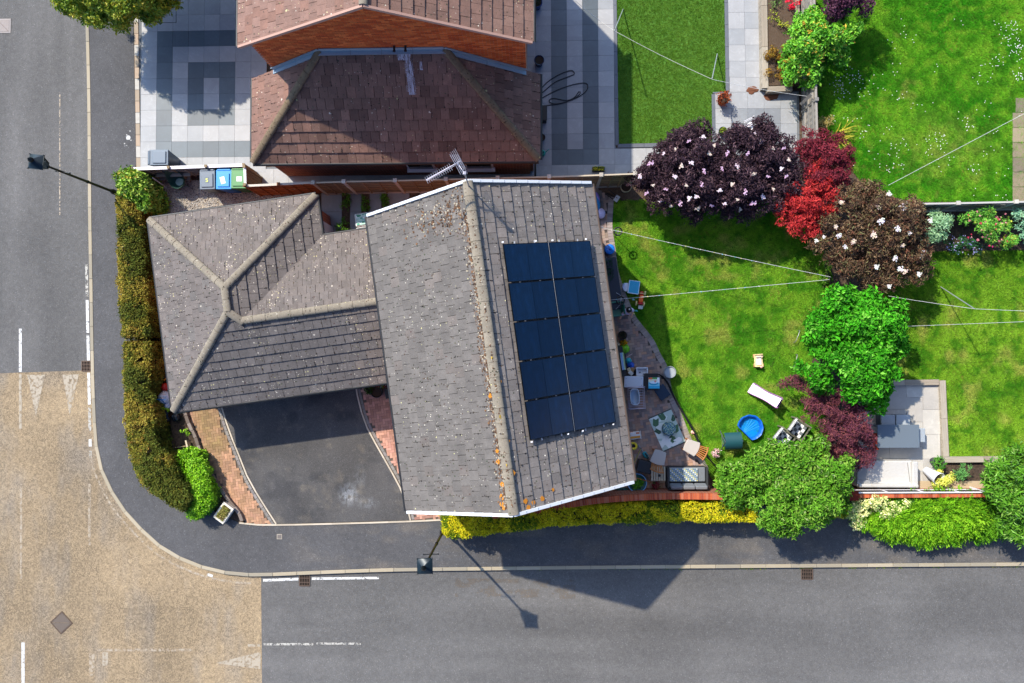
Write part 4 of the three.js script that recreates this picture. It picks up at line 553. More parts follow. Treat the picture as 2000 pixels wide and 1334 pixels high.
// crown: lobes in plan [u, v, centre height, plan radius px, vertical radius m]
function crown(lobes, o) {
  const L = new Leaves(), bo = o.boost || 1.45, pal = o.pal.map((c) => lin(c).map((q) => q * bo));
  for (const [u, v, h, rp, ry] of lobes) {
    const c = G(u, v, h), r = Math.max(rp * 0.6, rp - (o.clump || 0.26) * 20) * (CAMH - h) / FOC, area = 2 * PI * r * (r + ry) / 1.6, nc = Math.max(4, Math.round(area * (o.clumps || 5))), rc0 = o.clump || 0.26;
    for (let i = 0; i < nc; i++) {
      const d = ball(); if (d.y < -0.35) d.y *= -0.6; const e = 0.72 + 0.3 * rnd() + 0.22 * (fbm(d.x * 2 + u, d.z * 2 + d.y, 905, 2) - 0.5), stray = rnd() < 0.13 ? rr(1.06, 1.2) : 1, inner = rnd() < (o.fill || 0.22) ? rr(0.3, 0.75) : stray, cc = V3(c.x + d.x * r * e * inner, c.y + d.y * ry * e * inner, c.z + d.z * r * e * inner), rc = rc0 * rr(0.6, 1.25) * (inner > 1 ? 0.6 : 1), nl = Math.round((o.dens || 260) * rc * rc * 4);
      for (let k = 0; k < nl; k++) { const q = ball(); if (q.y < -0.2 && rnd() < 0.6) q.y = -q.y; const f = rc * (0.55 + 0.45 * Math.sqrt(rnd())), p = V3(cc.x + q.x * f, Math.max(0.03, cc.y + q.y * f * (o.flat || 0.75)), cc.z + q.z * f); const out = q.clone().multiplyScalar(0.7).addScaledVector(d, 0.35); out.y += o.up ?? 0.45; sprig(L, p, out.normalize(), o, pal); }
    }
  }
  return L.geo();
}
const barkM = mat(0x4a3d31, 1, { bumpMap: grain, bumpScale: 0.01 });
function limbs(lobes, base, r = 0.07) {
  const g = [], fork = V3(base.x, Math.min(...lobes.map((l) => l[2])) * 0.5, base.z);
  const taper = (a, b, r0, r1) => { const d = b.clone().sub(a), q = new THREE.CylinderGeometry(r1, r0, d.length(), 8); q.applyQuaternion(new THREE.Quaternion().setFromUnitVectors(V3(0, 1, 0), d.clone().normalize())); return q.translate((a.x + b.x) / 2, (a.y + b.y) / 2, (a.z + b.z) / 2); };
  const trunk = merge([taper(base.clone().setY(-0.02), fork, r * 1.25, r)]);
  for (const [u, v, h, rp, ry] of lobes) { const c = G(u, v, h), m = fork.clone().lerp(c, 0.55); m.y += 0.1; g.push(taper(fork, m, r * 0.7, r * 0.45), taper(m, c, r * 0.45, r * 0.25)); for (let i = 0; i < 4; i++) { const d = ball(); d.y = Math.abs(d.y); const e = V3(c.x + d.x * rp / 60 * 0.75, c.y + d.y * ry * 0.75, c.z + d.z * rp / 60 * 0.75); g.push(taper(m.clone().lerp(c, rnd() * 0.9), e, r * 0.28, r * 0.1)); } }
  return { trunk, branches: merge(g) };
}
const leafM = leafMat(), glossM = leafMat({ roughness: 0.5, specularIntensity: 0.6 });
function tree(name, label, category, lobes, o, group) {
  const b = o.base ? G(...o.base) : G(lobes[0][0], lobes[0][1], lobes[0][2]).setY(0), t = thing(name, label, category, b.clone(), 0, group), { trunk, branches } = limbs(lobes, b, o.trunk || 0.06);
  const tr = wpart(t, o.stem || 'trunk', trunk, barkM); wpart(t, 'branches', branches, barkM); wpart(t, 'crown', crown(lobes, o), o.gloss ? glossM : leafM);
  return t;
}
// clipped hedges: plan outline of the top at height h
function hedge(name, label, category, px, h, o, group) {
  const w = polyW(px, h * 0.9), b = bounds(w), bo = o.boost || 1.7, pal = o.pal.map((c) => lin(c).map((q) => q * bo)), L = new Leaves(), cx = (b.x0 + b.x1) / 2, cz = (b.z0 + b.z1) / 2, t = thing(name, label, category, V3(cx, 0, cz), 0, group), rnd2 = o.round || 0.25;
  const inset = w.map((p, i) => { const a = w[(i + w.length - 1) % w.length], c = w[(i + 1) % w.length], d = c.clone().sub(a).normalize(); let q = V3(p.x - d.z * 0.12, 0, p.z + d.x * 0.12); if (!inPoly(q.x, q.z, w)) q = V3(p.x + d.z * 0.12, 0, p.z - d.x * 0.12); return q; });
  wpart(t, 'inner_twigs', slabG(inset, 0, h - 0.3), mat(0x2f2a1c, 1));
  const top = (x, z) => { const d = edgeDist(x, z, w), e = clamp(1 - d / rnd2); return h - 0.5 * rnd2 * e * e + (fbm(x * 1.6, z * 1.6, o.s || 911, 3) - 0.5) * (o.bumpy || 0.22); };
  const n = Math.round((b.x1 - b.x0) * (b.z1 - b.z0) * o.dens);
  for (let i = 0; i < n; i++) { const x = rr(b.x0, b.x1), z = rr(b.z0, b.z1); if (!inPoly(x, z, w)) continue; const gap = vn(x * 5, z * 5, 921); if (gap < 0.2 && rnd() < 0.7) continue; const y = top(x, z) - rnd() * rnd() * 0.18 * (1 + 2 * (0.5 - gap)), out = V3(0, 1, 0), pick = o.zone ? o.zone(x, z, pal) : pal; sprig(L, V3(x, y, z), out, o, pick); }
  for (let i = 0; i < w.length; i++) { const a = w[i], c = w[(i + 1) % w.length], len = a.distanceTo(c), d = c.clone().sub(a).normalize(); let nx = V3(-d.z, 0, d.x); const mid = a.clone().lerp(c, 0.5); if (inPoly(mid.x + nx.x * 0.05, mid.z + nx.z * 0.05, w)) nx.negate(); const k = Math.round(len * h * o.dens * 0.55); for (let q = 0; q < k; q++) { const p = a.clone().lerp(c, rnd()), y = h * rnd() * 0.95; const f = 0.04 * rr(-1.5, 1) + 0.34 * (fbm(p.x * 2.4 + p.z * 2.4, y * 2, 931, 3) - 0.5); const pick = o.zone ? o.zone(p.x, p.z, pal) : pal; sprig(L, V3(p.x + nx.x * f, y, p.z + nx.z * f), V3(nx.x, 0.5, nx.z).normalize(), o, pick); } }
  wpart(t, 'foliage', L.geo(), o.gloss ? glossM : leafM);
  return t;
}
function blooms(t, name, list, size, cols, petals = 15) { // [u, v, h]
  const mk = (c) => { const L = new Leaves(), cc = lin(c); for (let i = 0; i < petals * 2; i++) { const e = rnd() * 6.283, r = rnd() * size * 0.8, a = rnd() * 6.283, p = V3(Math.cos(e) * r, rr(0.2, 0.5) * size, Math.sin(e) * r), d = V3(Math.cos(a), rr(-0.1, 0.3), Math.sin(a)).normalize(), s = V3(-Math.sin(a), 0, Math.cos(a)); L.leaf(p, d, s, V3(0, 1, 0), size * 0.5, size * 0.22, 0.004, cc.map((q) => q * rr(0.85, 1.1))); } return L.geo(); };
  const vs = cols.map(mk); list.forEach(([u, v, h], i) => { const o = part(t, name, vs[i % vs.length], leafM), p = G(u, v, h); t.updateWorldMatrix(true, false); o.position.copy(t.worldToLocal(p)); const k = rr(0.7, 1.25); o.scale.set(k, k, k); o.rotation.y = rnd() * 6; });
}
// top surface height of a set of lobes at plan point (u, v)
function onLobes(lobes, u, v) { let best = 0; for (const [a, b, h, r, ry] of lobes) { const q = 1 - ((u - a) ** 2 + (v - b) ** 2) / (r * r); if (q > 0) best = Math.max(best, h + ry * Math.sqrt(q)); } return best; }
function bloomOn(t, name, lobes, pts, size, cols) { blooms(t, name, pts.map(([u, v]) => [u, v, (onLobes(lobes, u, v) || 1.2) + 0.03]), size, cols); }

// trees and shrubs round the gardens
{
  const DARK = [0x3a2a33, 0x44323b, 0x32252f, 0x5a464a, 0x6e565c];
  const l1 = [[1295, 338, 1.7, 60, 0.75], [1360, 325, 2.0, 80, 0.85], [1440, 330, 2.0, 80, 0.85], [1505, 318, 1.8, 62, 0.8], [1400, 375, 1.6, 55, 0.65], [1330, 378, 1.5, 45, 0.6], [1475, 375, 1.6, 52, 0.6], [1490, 264, 1.7, 32, 0.6], [1350, 282, 1.7, 42, 0.6], [1450, 266, 1.6, 24, 0.6], [1262, 352, 1.3, 38, 0.5], [1530, 358, 1.5, 44, 0.55], [1440, 395, 1.4, 40, 0.5], [1360, 398, 1.3, 36, 0.5], [1280, 378, 1.2, 36, 0.45]];
  const a = tree('elder_shrub', 'large dark purple elder shrub covered in pale pink flower heads', 'shrub', l1, { pal: DARK, fill: 0.4, len: 0.125, wid: 0.17, per: 3, clumps: 7, dens: 210, clump: 0.27, messy: 1, base: [1405, 350] });
  const fp = [[1262, 378], [1290, 392], [1310, 402], [1328, 397], [1345, 388], [1362, 408], [1390, 402], [1415, 398], [1440, 390], [1470, 398], [1250, 345], [1275, 362], [1300, 370], [1318, 345], [1340, 362], [1370, 360], [1405, 372], [1430, 360], [1455, 375], [1490, 385], [1510, 370], [1270, 320], [1296, 300], [1320, 292], [1345, 276], [1372, 268], [1395, 284], [1420, 300], [1350, 318], [1385, 300], [1410, 330], [1440, 325], [1470, 340], [1500, 345], [1525, 330], [1540, 312], [1460, 300], [1486, 276], [1510, 290], [1530, 290], [1475, 262], [1330, 325], [1375, 335], [1360, 385], [1445, 410], [1535, 345]];
  bloomOn(a, 'flower_head', l1, fp, 0.088, [0xe0bcd8, 0xeedce6, 0xe6d6cc]);
  const l2 = [[1602, 320, 1.6, 56, 0.7], [1628, 305, 1.5, 42, 0.6], [1588, 292, 1.5, 40, 0.5], [1625, 350, 1.4, 40, 0.6]];
  tree('crimson_maple', 'dusky crimson half of the maple by the fence end', 'tree', l2, { boost: 1.3, pal: [0x7a2c38, 0x682634, 0x8c3a44, 0x562530], len: 0.085, wid: 0.2, per: 4, clumps: 7, dens: 260, clump: 0.2, base: [1598, 330] });
  const l3 = [[1575, 378, 1.6, 50, 0.6], [1558, 414, 1.4, 50, 0.5], [1590, 350, 1.6, 38, 0.5], [1608, 385, 1.4, 40, 0.5], [1572, 440, 1.2, 36, 0.45]];
  tree('red_maple', 'bright red maple between purple elder and brown elder', 'tree', l3, { boost: 1.3, pal: [0xb83a3a, 0xa02f36, 0xc44a42, 0x7e2a34], len: 0.085, wid: 0.2, per: 4, clumps: 7, dens: 260, clump: 0.2, base: [1572, 395] });
  const l4 = [[1690, 430, 1.9, 74, 0.8], [1750, 440, 1.9, 66, 0.8], [1700, 505, 1.8, 76, 0.8], [1640, 475, 1.6, 54, 0.6], [1762, 505, 1.6, 56, 0.7], [1700, 395, 1.7, 46, 0.6]];
  const e = tree('bronze_elder', 'bronze brown elder bush with white flower heads near the fence', 'shrub', l4, { pal: [0x5b4836, 0x382c26, 0x76624a, 0x684636, 0x6c6a48, 0x40302c], fill: 0.35, len: 0.13, wid: 0.16, per: 3, clumps: 5.2, dens: 190, clump: 0.28, messy: 1.1, base: [1705, 470] });
  bloomOn(e, 'flower_head', l4, [[1735, 380], [1762, 406], [1791, 415], [1815, 432], [1720, 433], [1705, 459], [1776, 455], [1752, 448], [1632, 444], [1594, 470], [1638, 461], [1666, 473], [1710, 522], [1757, 525], [1766, 530], [1793, 536], [1748, 505], [1762, 480], [1800, 500], [1804, 492], [1643, 395], [1735, 560], [1650, 483], [1715, 405], [1608, 463]], 0.11, [0xf0ede6, 0xe9e6e4, 0xe8d6c4]);
  tree('green_maple', 'round bright green tree in the middle of the gardens', 'tree', [[1650, 640, 2.1, 72, 0.9], [1710, 640, 2.1, 58, 0.9], [1620, 690, 1.9, 66, 0.8], [1690, 710, 2.1, 76, 0.9], [1640, 610, 1.9, 50, 0.7], [1725, 690, 1.8, 46, 0.7], [1690, 600, 1.9, 48, 0.7], [1600, 660, 1.7, 48, 0.7], [1705, 765, 1.6, 40, 0.6]], { pal: [0x3c8f16, 0x2f7a10, 0x4e9a1f, 0x256410, 0x6aa83a, 0x3a7c1c], len: 0.16, wid: 0.27, per: 4, clumps: 2.9, dens: 150, clump: 0.34, up: 0.2, boost: 1.35, base: [1668, 680], trunk: 0.09 });
  tree('purple_maple', 'feathery purple brown maple beside the garden table', 'tree', [[1575, 758, 1.2, 36, 0.5], [1550, 745, 1.0, 22, 0.35], [1605, 790, 1.4, 46, 0.6], [1645, 822, 1.5, 52, 0.7], [1670, 800, 1.3, 40, 0.6], [1655, 862, 1.2, 46, 0.5], [1680, 885, 1.0, 34, 0.4], [1690, 850, 1.2, 24, 0.4]], { pal: [0x6b3a44, 0x5a3040, 0x7d4a4a, 0x4b2a35], len: 0.09, wid: 0.16, per: 4, clumps: 6.5, dens: 240, clump: 0.2, base: [1640, 825] });
  const gl = [[1470, 926, 1.4, 48, 0.7], [1525, 920, 1.6, 54, 0.8], [1578, 912, 1.6, 54, 0.8], [1620, 930, 1.6, 52, 0.8], [1510, 965, 1.7, 66, 0.8], [1580, 965, 1.7, 66, 0.8], [1440, 945, 1.4, 50, 0.6], [1545, 1005, 1.5, 40, 0.6], [1615, 980, 1.4, 44, 0.6], [1420, 928, 1.2, 30, 0.5]];
  tree('silver_green_tree', 'spreading green tree overhanging the brick wall and footway', 'tree', gl, { boost: 1.05, pal: [0x649a28, 0x528a20, 0x72a534, 0x84a844, 0x427320, 0x93ab66], len: 0.15, wid: 0.21, per: 4, clumps: 3.0, dens: 160, clump: 0.33, up: 0.2, base: [1540, 940], trunk: 0.08 });
  tree('laurel_tree', 'yellowish green tree at the edge of the left road', 'tree', [[215, -50, 2.7, 104, 1.0], [155, -35, 2.3, 66, 0.8], [272, -38, 2.6, 80, 0.9], [215, 6, 2.0, 58, 0.7], [285, 2, 2.0, 44, 0.7], [330, -90, 3.2, 90, 1.0], [250, -140, 3.2, 110, 1.0], [160, -190, 3.2, 110, 1.0], [300, -220, 3.4, 120, 1.0], [400, -190, 3.4, 100, 1.0], [420, -120, 3.4, 70, 0.8], [440, -280, 3.6, 120, 1.0]], { pal: [0x86962a, 0x6d8426, 0xa3a233, 0x4e6c1c, 0xb7a838], len: 0.13, wid: 0.24, per: 4, clumps: 6.5, dens: 210, clump: 0.34, gloss: 1, base: [245, -10], trunk: 0.14 });
  tree('purple_plum', 'dark plum coloured shrub at the top of the fence', 'shrub', [[1640, 10, 1.5, 46, 0.7], [1680, -10, 1.5, 40, 0.7], [1620, 30, 1.2, 30, 0.5], [1655, -30, 1.5, 50, 0.7]], { pal: [0x4d2c40, 0x5c3a4c, 0x3d2335, 0x6e4a58], len: 0.09, wid: 0.25, per: 4, clumps: 6, dens: 240, clump: 0.22 });
  tree('rose_bush', 'lime green rose bush leaning over the grey fence', 'shrub', [[1570, 95, 1.3, 44, 0.6], [1600, 80, 1.4, 40, 0.6], [1555, 60, 1.2, 26, 0.4], [1590, 40, 1.2, 24, 0.4], [1635, 75, 1.3, 26, 0.4], [1655, 66, 1.1, 18, 0.3], [1560, 135, 1.0, 34, 0.5], [1590, 150, 1.0, 28, 0.4], [1625, 120, 1.0, 26, 0.4]], { pal: [0x6aa52a, 0x4e8c1f, 0x86b53a, 0x3c7418, 0xb89a3c], len: 0.13, wid: 0.24, per: 4, clumps: 4.5, dens: 190, clump: 0.24, gloss: 1, base: [1580, 95] });
  tree('silver_shrub', 'silvery green shrub beside the bronze elder bush', 'shrub', [[1825, 440, 0.8, 30, 0.45], [1838, 420, 0.8, 24, 0.4], [1815, 465, 0.6, 20, 0.3]], { pal: [0x8fb08a, 0x7fa37a, 0xa5c09c, 0x6c9060], len: 0.08, wid: 0.22, per: 4, clumps: 7, dens: 260, clump: 0.18 });
  const rl = [[1915, 435, 0.9, 32, 0.5], [1945, 450, 0.8, 30, 0.45], [1895, 420, 0.9, 24, 0.4], [1968, 470, 0.6, 18, 0.3]];
  const rs = tree('pink_rose_shrub', 'green shrub with small pink roses below the far fence', 'shrub', rl, { pal: [0x5f9a3a, 0x4c842c, 0x7cab4a, 0x9cae45], len: 0.08, wid: 0.25, per: 3, clumps: 7, dens: 230, clump: 0.18 });
  bloomOn(rs, 'rose', rl, Array.from({ length: 34 }, () => [rr(1890, 1968), rr(412, 482)]), 0.04, [0xe08a94, 0xefb0a8, 0xd8465f]);
  const bl = [[1880, 478, 0.35, 22, 0.25], [1855, 472, 0.3, 18, 0.22], [1905, 482, 0.3, 16, 0.2]], bf = tree('blue_geranium', 'low mound of lilac blue flowers at the lawn edge', 'plant', bl, { pal: [0x2e5a34, 0x274c3a, 0x3c6a3c], len: 0.06, wid: 0.3, per: 4, clumps: 9, dens: 260, clump: 0.13, stem: 'stem' });
  bloomOn(bf, 'flower', bl, Array.from({ length: 60 }, () => { const q = bl[Math.floor(rnd() * 3)], a = rnd() * 6.28, r = q[3] * Math.sqrt(rnd()); return [q[0] + Math.cos(a) * r, q[1] + Math.sin(a) * r]; }), 0.022, [0xa7a3df, 0xbdb9ea, 0xd9d6f2]);
  tree('grey_green_shrub', 'grey green shrub at the right frame edge under the fence', 'shrub', [[1995, 430, 0.9, 26, 0.5], [2012, 450, 0.8, 26, 0.4]], { pal: [0x7fa88a, 0x6b967a, 0x95b898], len: 0.08, wid: 0.22, per: 4, clumps: 7, dens: 240, clump: 0.18 });
  const yl = [[1968, 475, 0.4, 18, 0.25]], yp = tree('yellow_shrub', 'small yellow green plant with magenta blooms below the roses', 'plant', yl, { pal: [0xa8b53a, 0xc2bf4a, 0x7d9a2c], len: 0.07, wid: 0.3, per: 4, clumps: 9, dens: 260, clump: 0.13, stem: 'stem' }); bloomOn(yp, 'bloom', yl, [[1964, 461], [1938, 482], [1975, 468]], 0.05, [0xd43a86]);
  // bottom right: climber, trailing conifers and variegated shrub
  tree('willow_shrub', 'glossy green shrub spilling over the wall at right', 'shrub', [[1980, 930, 1.4, 60, 0.7], [2000, 985, 1.4, 60, 0.7], [1945, 955, 1.1, 34, 0.5], [2010, 900, 1.3, 44, 0.6], [1985, 1025, 1.1, 36, 0.5]], { boost: 1.05, pal: [0x629a26, 0x50871e, 0x74a834, 0x3a6b18, 0x88ac4c], len: 0.19, wid: 0.15, per: 4, clumps: 3.4, dens: 140, clump: 0.32, gloss: 1, base: [1985, 965] });
  const con = (name, label, lobes, pal, n) => { const b = G(lobes[0][0], lobes[0][1], lobes[0][2]).setY(0), t = thing(name, label, 'shrub', b), L = new Leaves(), P = pal.map(lin); for (const [u, v, h, rp, ry] of lobes) { const c = G(u, v, h), r = rp * (CAMH - h) / FOC; for (let i = 0; i < n * r * r; i++) { const d = ball(); d.y = Math.abs(d.y) * 0.9; const f = rr(0.45, 0.95), p = V3(c.x + d.x * r * f, Math.max(0.06, c.y + d.y * ry * f - (1 - d.y) * 0.25), c.z + d.z * r * f), dir = V3(d.x, 0.15 - 0.5 * (1 - d.y) * rnd(), d.z + 0.35).addScaledVector(ball(), 0.45).normalize(), c0 = P[Math.floor(rnd() * P.length)], len = rr(0.16, 0.34), s = V3(0, 0, 0).crossVectors(dir, ball()).normalize(), nn = V3(0, 0, 0).crossVectors(s, dir); for (let k = 0; k < 5; k++) { const q = p.clone().addScaledVector(dir, len * k * 0.17), sd = (k % 2 ? 1 : -1), dd = dir.clone().addScaledVector(s, sd * 0.5).addScaledVector(ball(), 0.2).normalize(), kk = rr(0.8, 1.2); L.leaf(q, dd, V3(0, 0, 0).crossVectors(dd, nn).normalize(), nn, len * 0.36, len * 0.07, 0.006, c0.map((x) => x * kk)); } } } const { trunk, branches } = limbs(lobes, b, 0.05); wpart(t, 'trunk', trunk, barkM); wpart(t, 'branches', branches, barkM); wpart(t, 'crown', L.geo(), leafM); return t; };
  con('trailing_conifer', 'bright lime trailing conifer leaning over the lower footway', [[1790, 1010, 0.75, 46, 0.5], [1840, 1010, 0.8, 50, 0.5], [1740, 1010, 0.7, 42, 0.45], [1700, 1000, 0.6, 34, 0.4], [1885, 1005, 0.75, 44, 0.45], [1810, 1025, 0.6, 44, 0.35], [1755, 1025, 0.5, 34, 0.3], [1860, 1028, 0.5, 36, 0.3]], [0x7fb81e, 0x6aa518, 0x93c62c, 0x568f14], 2100);
  con('trailing_conifer', 'smaller dark green conifer right of the lime conifer', [[1935, 1010, 0.6, 36, 0.4], [1960, 1020, 0.5, 30, 0.3], [1920, 1030, 0.4, 26, 0.25]], [0x5f9a1c, 0x4e8818, 0x72ac26], 1900);
  tree('variegated_shrub', 'cream and green variegated shrub against the low brick wall', 'shrub', [[1700, 985, 0.9, 26, 0.4], [1675, 1000, 0.7, 30, 0.4], [1735, 990, 0.8, 24, 0.35], [1765, 985, 0.7, 18, 0.3], [1668, 1022, 0.5, 20, 0.3]], { pal: [0xd3cf94, 0xb9c07e, 0x8ba45f, 0xe3dcb0, 0x74924c], len: 0.08, wid: 0.26, per: 4, clumps: 7, dens: 240, clump: 0.17 });
  tree('ivy_mound', 'dark ivy mound squeezed between wall and conifers', 'plant', [[1760, 978, 0.7, 22, 0.25], [1830, 980, 0.6, 20, 0.25], [1900, 980, 0.6, 22, 0.25], [1720, 978, 0.6, 18, 0.25], [1865, 980, 0.6, 20, 0.25], [1800, 980, 0.6, 20, 0.25]], { pal: [0x2f5a1e, 0x3f6d28, 0x54803a], len: 0.08, wid: 0.3, per: 4, clumps: 8, dens: 230, clump: 0.15, stem: 'stem' });
  // beds
  tree('mint_plant', 'bushy green herb in the timber edged bed', 'plant', [[1878, 918, 0.25, 20, 0.3], [1868, 924, 0.2, 14, 0.25]], { pal: [0x5d8f4c, 0x4c7d40, 0x74a45f], len: 0.06, wid: 0.24, per: 4, clumps: 9, dens: 300, clump: 0.14, stem: 'stem' });
  tree('euonymus', 'yellow variegated euonymus beside the leaning white pot', 'plant', [[1840, 936, 0.35, 22, 0.3], [1825, 945, 0.3, 16, 0.25], [1852, 930, 0.3, 14, 0.2]], { pal: [0xd6cf6a, 0xb4b84e, 0x8a9c40, 0xe0dc93], len: 0.07, wid: 0.28, per: 4, clumps: 9, dens: 280, clump: 0.14, stem: 'stem' });
  tree('bronze_groundcover', 'bronze brown ground cover in the sleeper bed', 'plant', [[1518, 130, 0.4, 26, 0.2], [1530, 152, 0.4, 22, 0.2], [1510, 105, 0.4, 20, 0.18], [1530, 105, 0.4, 18, 0.18]], { pal: [0x8a6a2a, 0x73551f, 0xa18433, 0x5f5a22], len: 0.07, wid: 0.2, per: 4, clumps: 9, dens: 260, clump: 0.14, stem: 'stem' });
  tree('yellow_herb', 'thin yellow green herb in the sleeper bed', 'plant', [[1525, 42, 0.42, 18, 0.2], [1510, 28, 0.42, 14, 0.2], [1540, 55, 0.42, 12, 0.15]], { pal: [0xb4b83c, 0x99a531, 0x7f9440], len: 0.06, wid: 0.2, per: 3, clumps: 6, dens: 110, clump: 0.13, stem: 'stem' });
  tree('grey_herb', 'soft grey green herb at the top of the bed', 'plant', [[1512, 10, 0.4, 16, 0.2], [1520, -8, 0.4, 16, 0.2]], { pal: [0x6d8748, 0x5b7540, 0x88a05c], len: 0.06, wid: 0.2, per: 3, clumps: 8, dens: 180, clump: 0.13, stem: 'stem' });
  tree('azalea', 'small bright crimson azalea at the top of the bed', 'plant', [[1548, 6, 0.5, 15, 0.2]], { pal: [0xc91d3a, 0xe23a55, 0xa8152e], len: 0.06, wid: 0.34, per: 5, clumps: 14, dens: 300, clump: 0.1, stem: 'stem' });
  tree('dry_grass_clump', 'straw coloured grass clump at the fence end', 'plant', [[1612, 245, 0.2, 16, 0.25]], { pal: [0xa89a62, 0xb8ab74, 0x8b8048], len: 0.12, wid: 0.07, per: 5, clumps: 14, dens: 220, clump: 0.12, stem: 'stem' });
  { const t = thing('phormium', 'yellow green strap leaved plant beside crimson maple', 'plant', G(1635, 268)), L = new Leaves(), P = [0xc8bf3c, 0x8a9a2a, 0xa9ab34].map(lin); for (let i = 0; i < 42; i++) { const a = rr(-1.4, 1.9), d = V3(Math.cos(a), rr(0.25, 0.9), Math.sin(a) * 0.9).normalize(), s = V3(0, 0, 0).crossVectors(d, V3(0, 1, 0)).normalize(), n = V3(0, 0, 0).crossVectors(s, d); const b = G(1634 + rr(-6, 10), 268 + rr(-14, 14)); let p = b.clone(); const c = P[i % 3], len = rr(0.35, 0.6); L.leaf(p, d, s, n, len, 0.022, 0.01, c); p = p.addScaledVector(d, len * 0.8); L.leaf(p, V3(d.x, -0.3, d.z).normalize(), s, n, len * 0.5, 0.018, 0.01, c); } wpart(t, 'leaves', L.geo(), glossM); }
  tree('low_weeds', 'small leafy weeds under the bronze elder', 'plant', [[1615, 520, 0.15, 14, 0.2], [1612, 555, 0.12, 14, 0.15], [1625, 575, 0.15, 14, 0.15]], { pal: [0x6b9a2c, 0x86ab3a, 0xa6ad4a], len: 0.07, wid: 0.26, per: 4, clumps: 8, dens: 200, clump: 0.13, stem: 'stem' });
  for (const [u, v, r, i] of [[1600, 460, 30, 0], [1545, 420, 26, 1]]) tree('shade_fern', ['dark fern in the shade left of bronze elder', 'dark fern under the bright red maple'][i], 'plant', [[u, v, 0.2, r, 0.25]], { pal: [0x2e4a1e, 0x3a5526], len: 0.1, wid: 0.14, per: 4, clumps: 7, dens: 160, clump: 0.15, stem: 'stem' });
}
// hedges
{
  const OL = [0x7d7a2c, 0x6a6a26, 0x94893a, 0x565a22, 0x8a7030, 0x5f6b2a];
  const o = { pal: OL, len: 0.075, wid: 0.28, per: 3, dens: 900, round: 0.3, fold: 0.15, bumpy: 0.42, boost: 1.45, zone: (x, z, p) => { const f = fbm(x * 1.3, z * 1.3, 961, 3); return f > 0.56 ? [p[2], p[2], p[4], p[0]] : f < 0.42 ? [p[3], p[5], p[1]] : p; } };
  hedge('privet_hedge', 'upper length of the olive hedge along the left footway', 'hedge', [[229, 380], [270, 380], [275, 440], [281, 540], [288, 610], [293, 655], [242, 658], [235, 600], [230, 500]], 1.2, o);
  hedge('privet_hedge', 'lower length of the olive hedge curving round the corner', 'hedge', [[242, 668], [294, 668], [293, 740], [293, 800], [303, 862], [332, 914], [354, 942], [372, 976], [358, 1000], [330, 984], [294, 958], [264, 918], [249, 850], [242, 760]], 1.15, { ...o, s: 941 });
  hedge('box_hedge', 'bright lime green rounded hedge beside the driveway strip', 'hedge', [[350, 887], [370, 879], [386, 890], [400, 920], [410, 955], [408, 985], [394, 1006], [376, 1012], [362, 1002], [372, 968], [364, 930]], 0.75, { boost: 1.25, pal: [0x86b81c, 0x72a616, 0x98c42c, 0x5a8e12], len: 0.075, wid: 0.32, per: 3, dens: 1150, round: 0.35, gloss: 1 });
  hedge('laurel_bush', 'glossy green laurel wrapped round the lamp post', 'hedge', [[228, 336], [250, 330], [276, 342], [284, 362], [288, 398], [278, 408], [262, 390], [232, 374]], 1.5, { boost: 1.3, pal: [0x86a836, 0x668c26, 0xa2b64a, 0x466c1a, 0xb2a342], len: 0.13, wid: 0.28, per: 3, dens: 420, round: 0.3, gloss: 1, bumpy: 0.5 });
  const Y = [0xd0c620, 0xbcb81a, 0xd8cc30, 0x98a41c, 0x7f941c], Gd = [0x6f8a1c, 0x557618, 0x8a9a20];
  hedge('golden_privet_hedge', 'long golden yellow hedge along the foot of the brick wall', 'hedge', [[862, 1004], [905, 1003], [960, 1003], [1040, 996], [1130, 988], [1250, 985], [1380, 984], [1475, 984], [1480, 1018], [1380, 1018], [1300, 1017], [1200, 1020], [1100, 1027], [1000, 1036], [920, 1048], [885, 1050], [866, 1040]], 1.15, { pal: Y, zone: (x, z, p) => (fbm(x * 1.5, z * 1.5, 951, 3) > 0.4 ? p : GdL(p)), len: 0.06, wid: 0.3, per: 3, boost: 1.12, dens: 1000, round: 0.22, bumpy: 0.55 });
  function GdL(p) { return GdL.c || (GdL.c = [...Gd.map(lin), ...p.slice(0, 2)]); }
  hedge('golden_privet_hedge', 'short golden hedge end below the spreading green tree', 'hedge', [[1560, 985], [1655, 985], [1655, 1010], [1560, 1012]], 0.9, { pal: Y, zone: (x, z, p) => (fbm(x * 1.8, z * 1.8, 953, 3) > 0.52 ? p : GdL(p)), len: 0.06, wid: 0.3, per: 3, boost: 1.12, dens: 900, round: 0.22 });
}
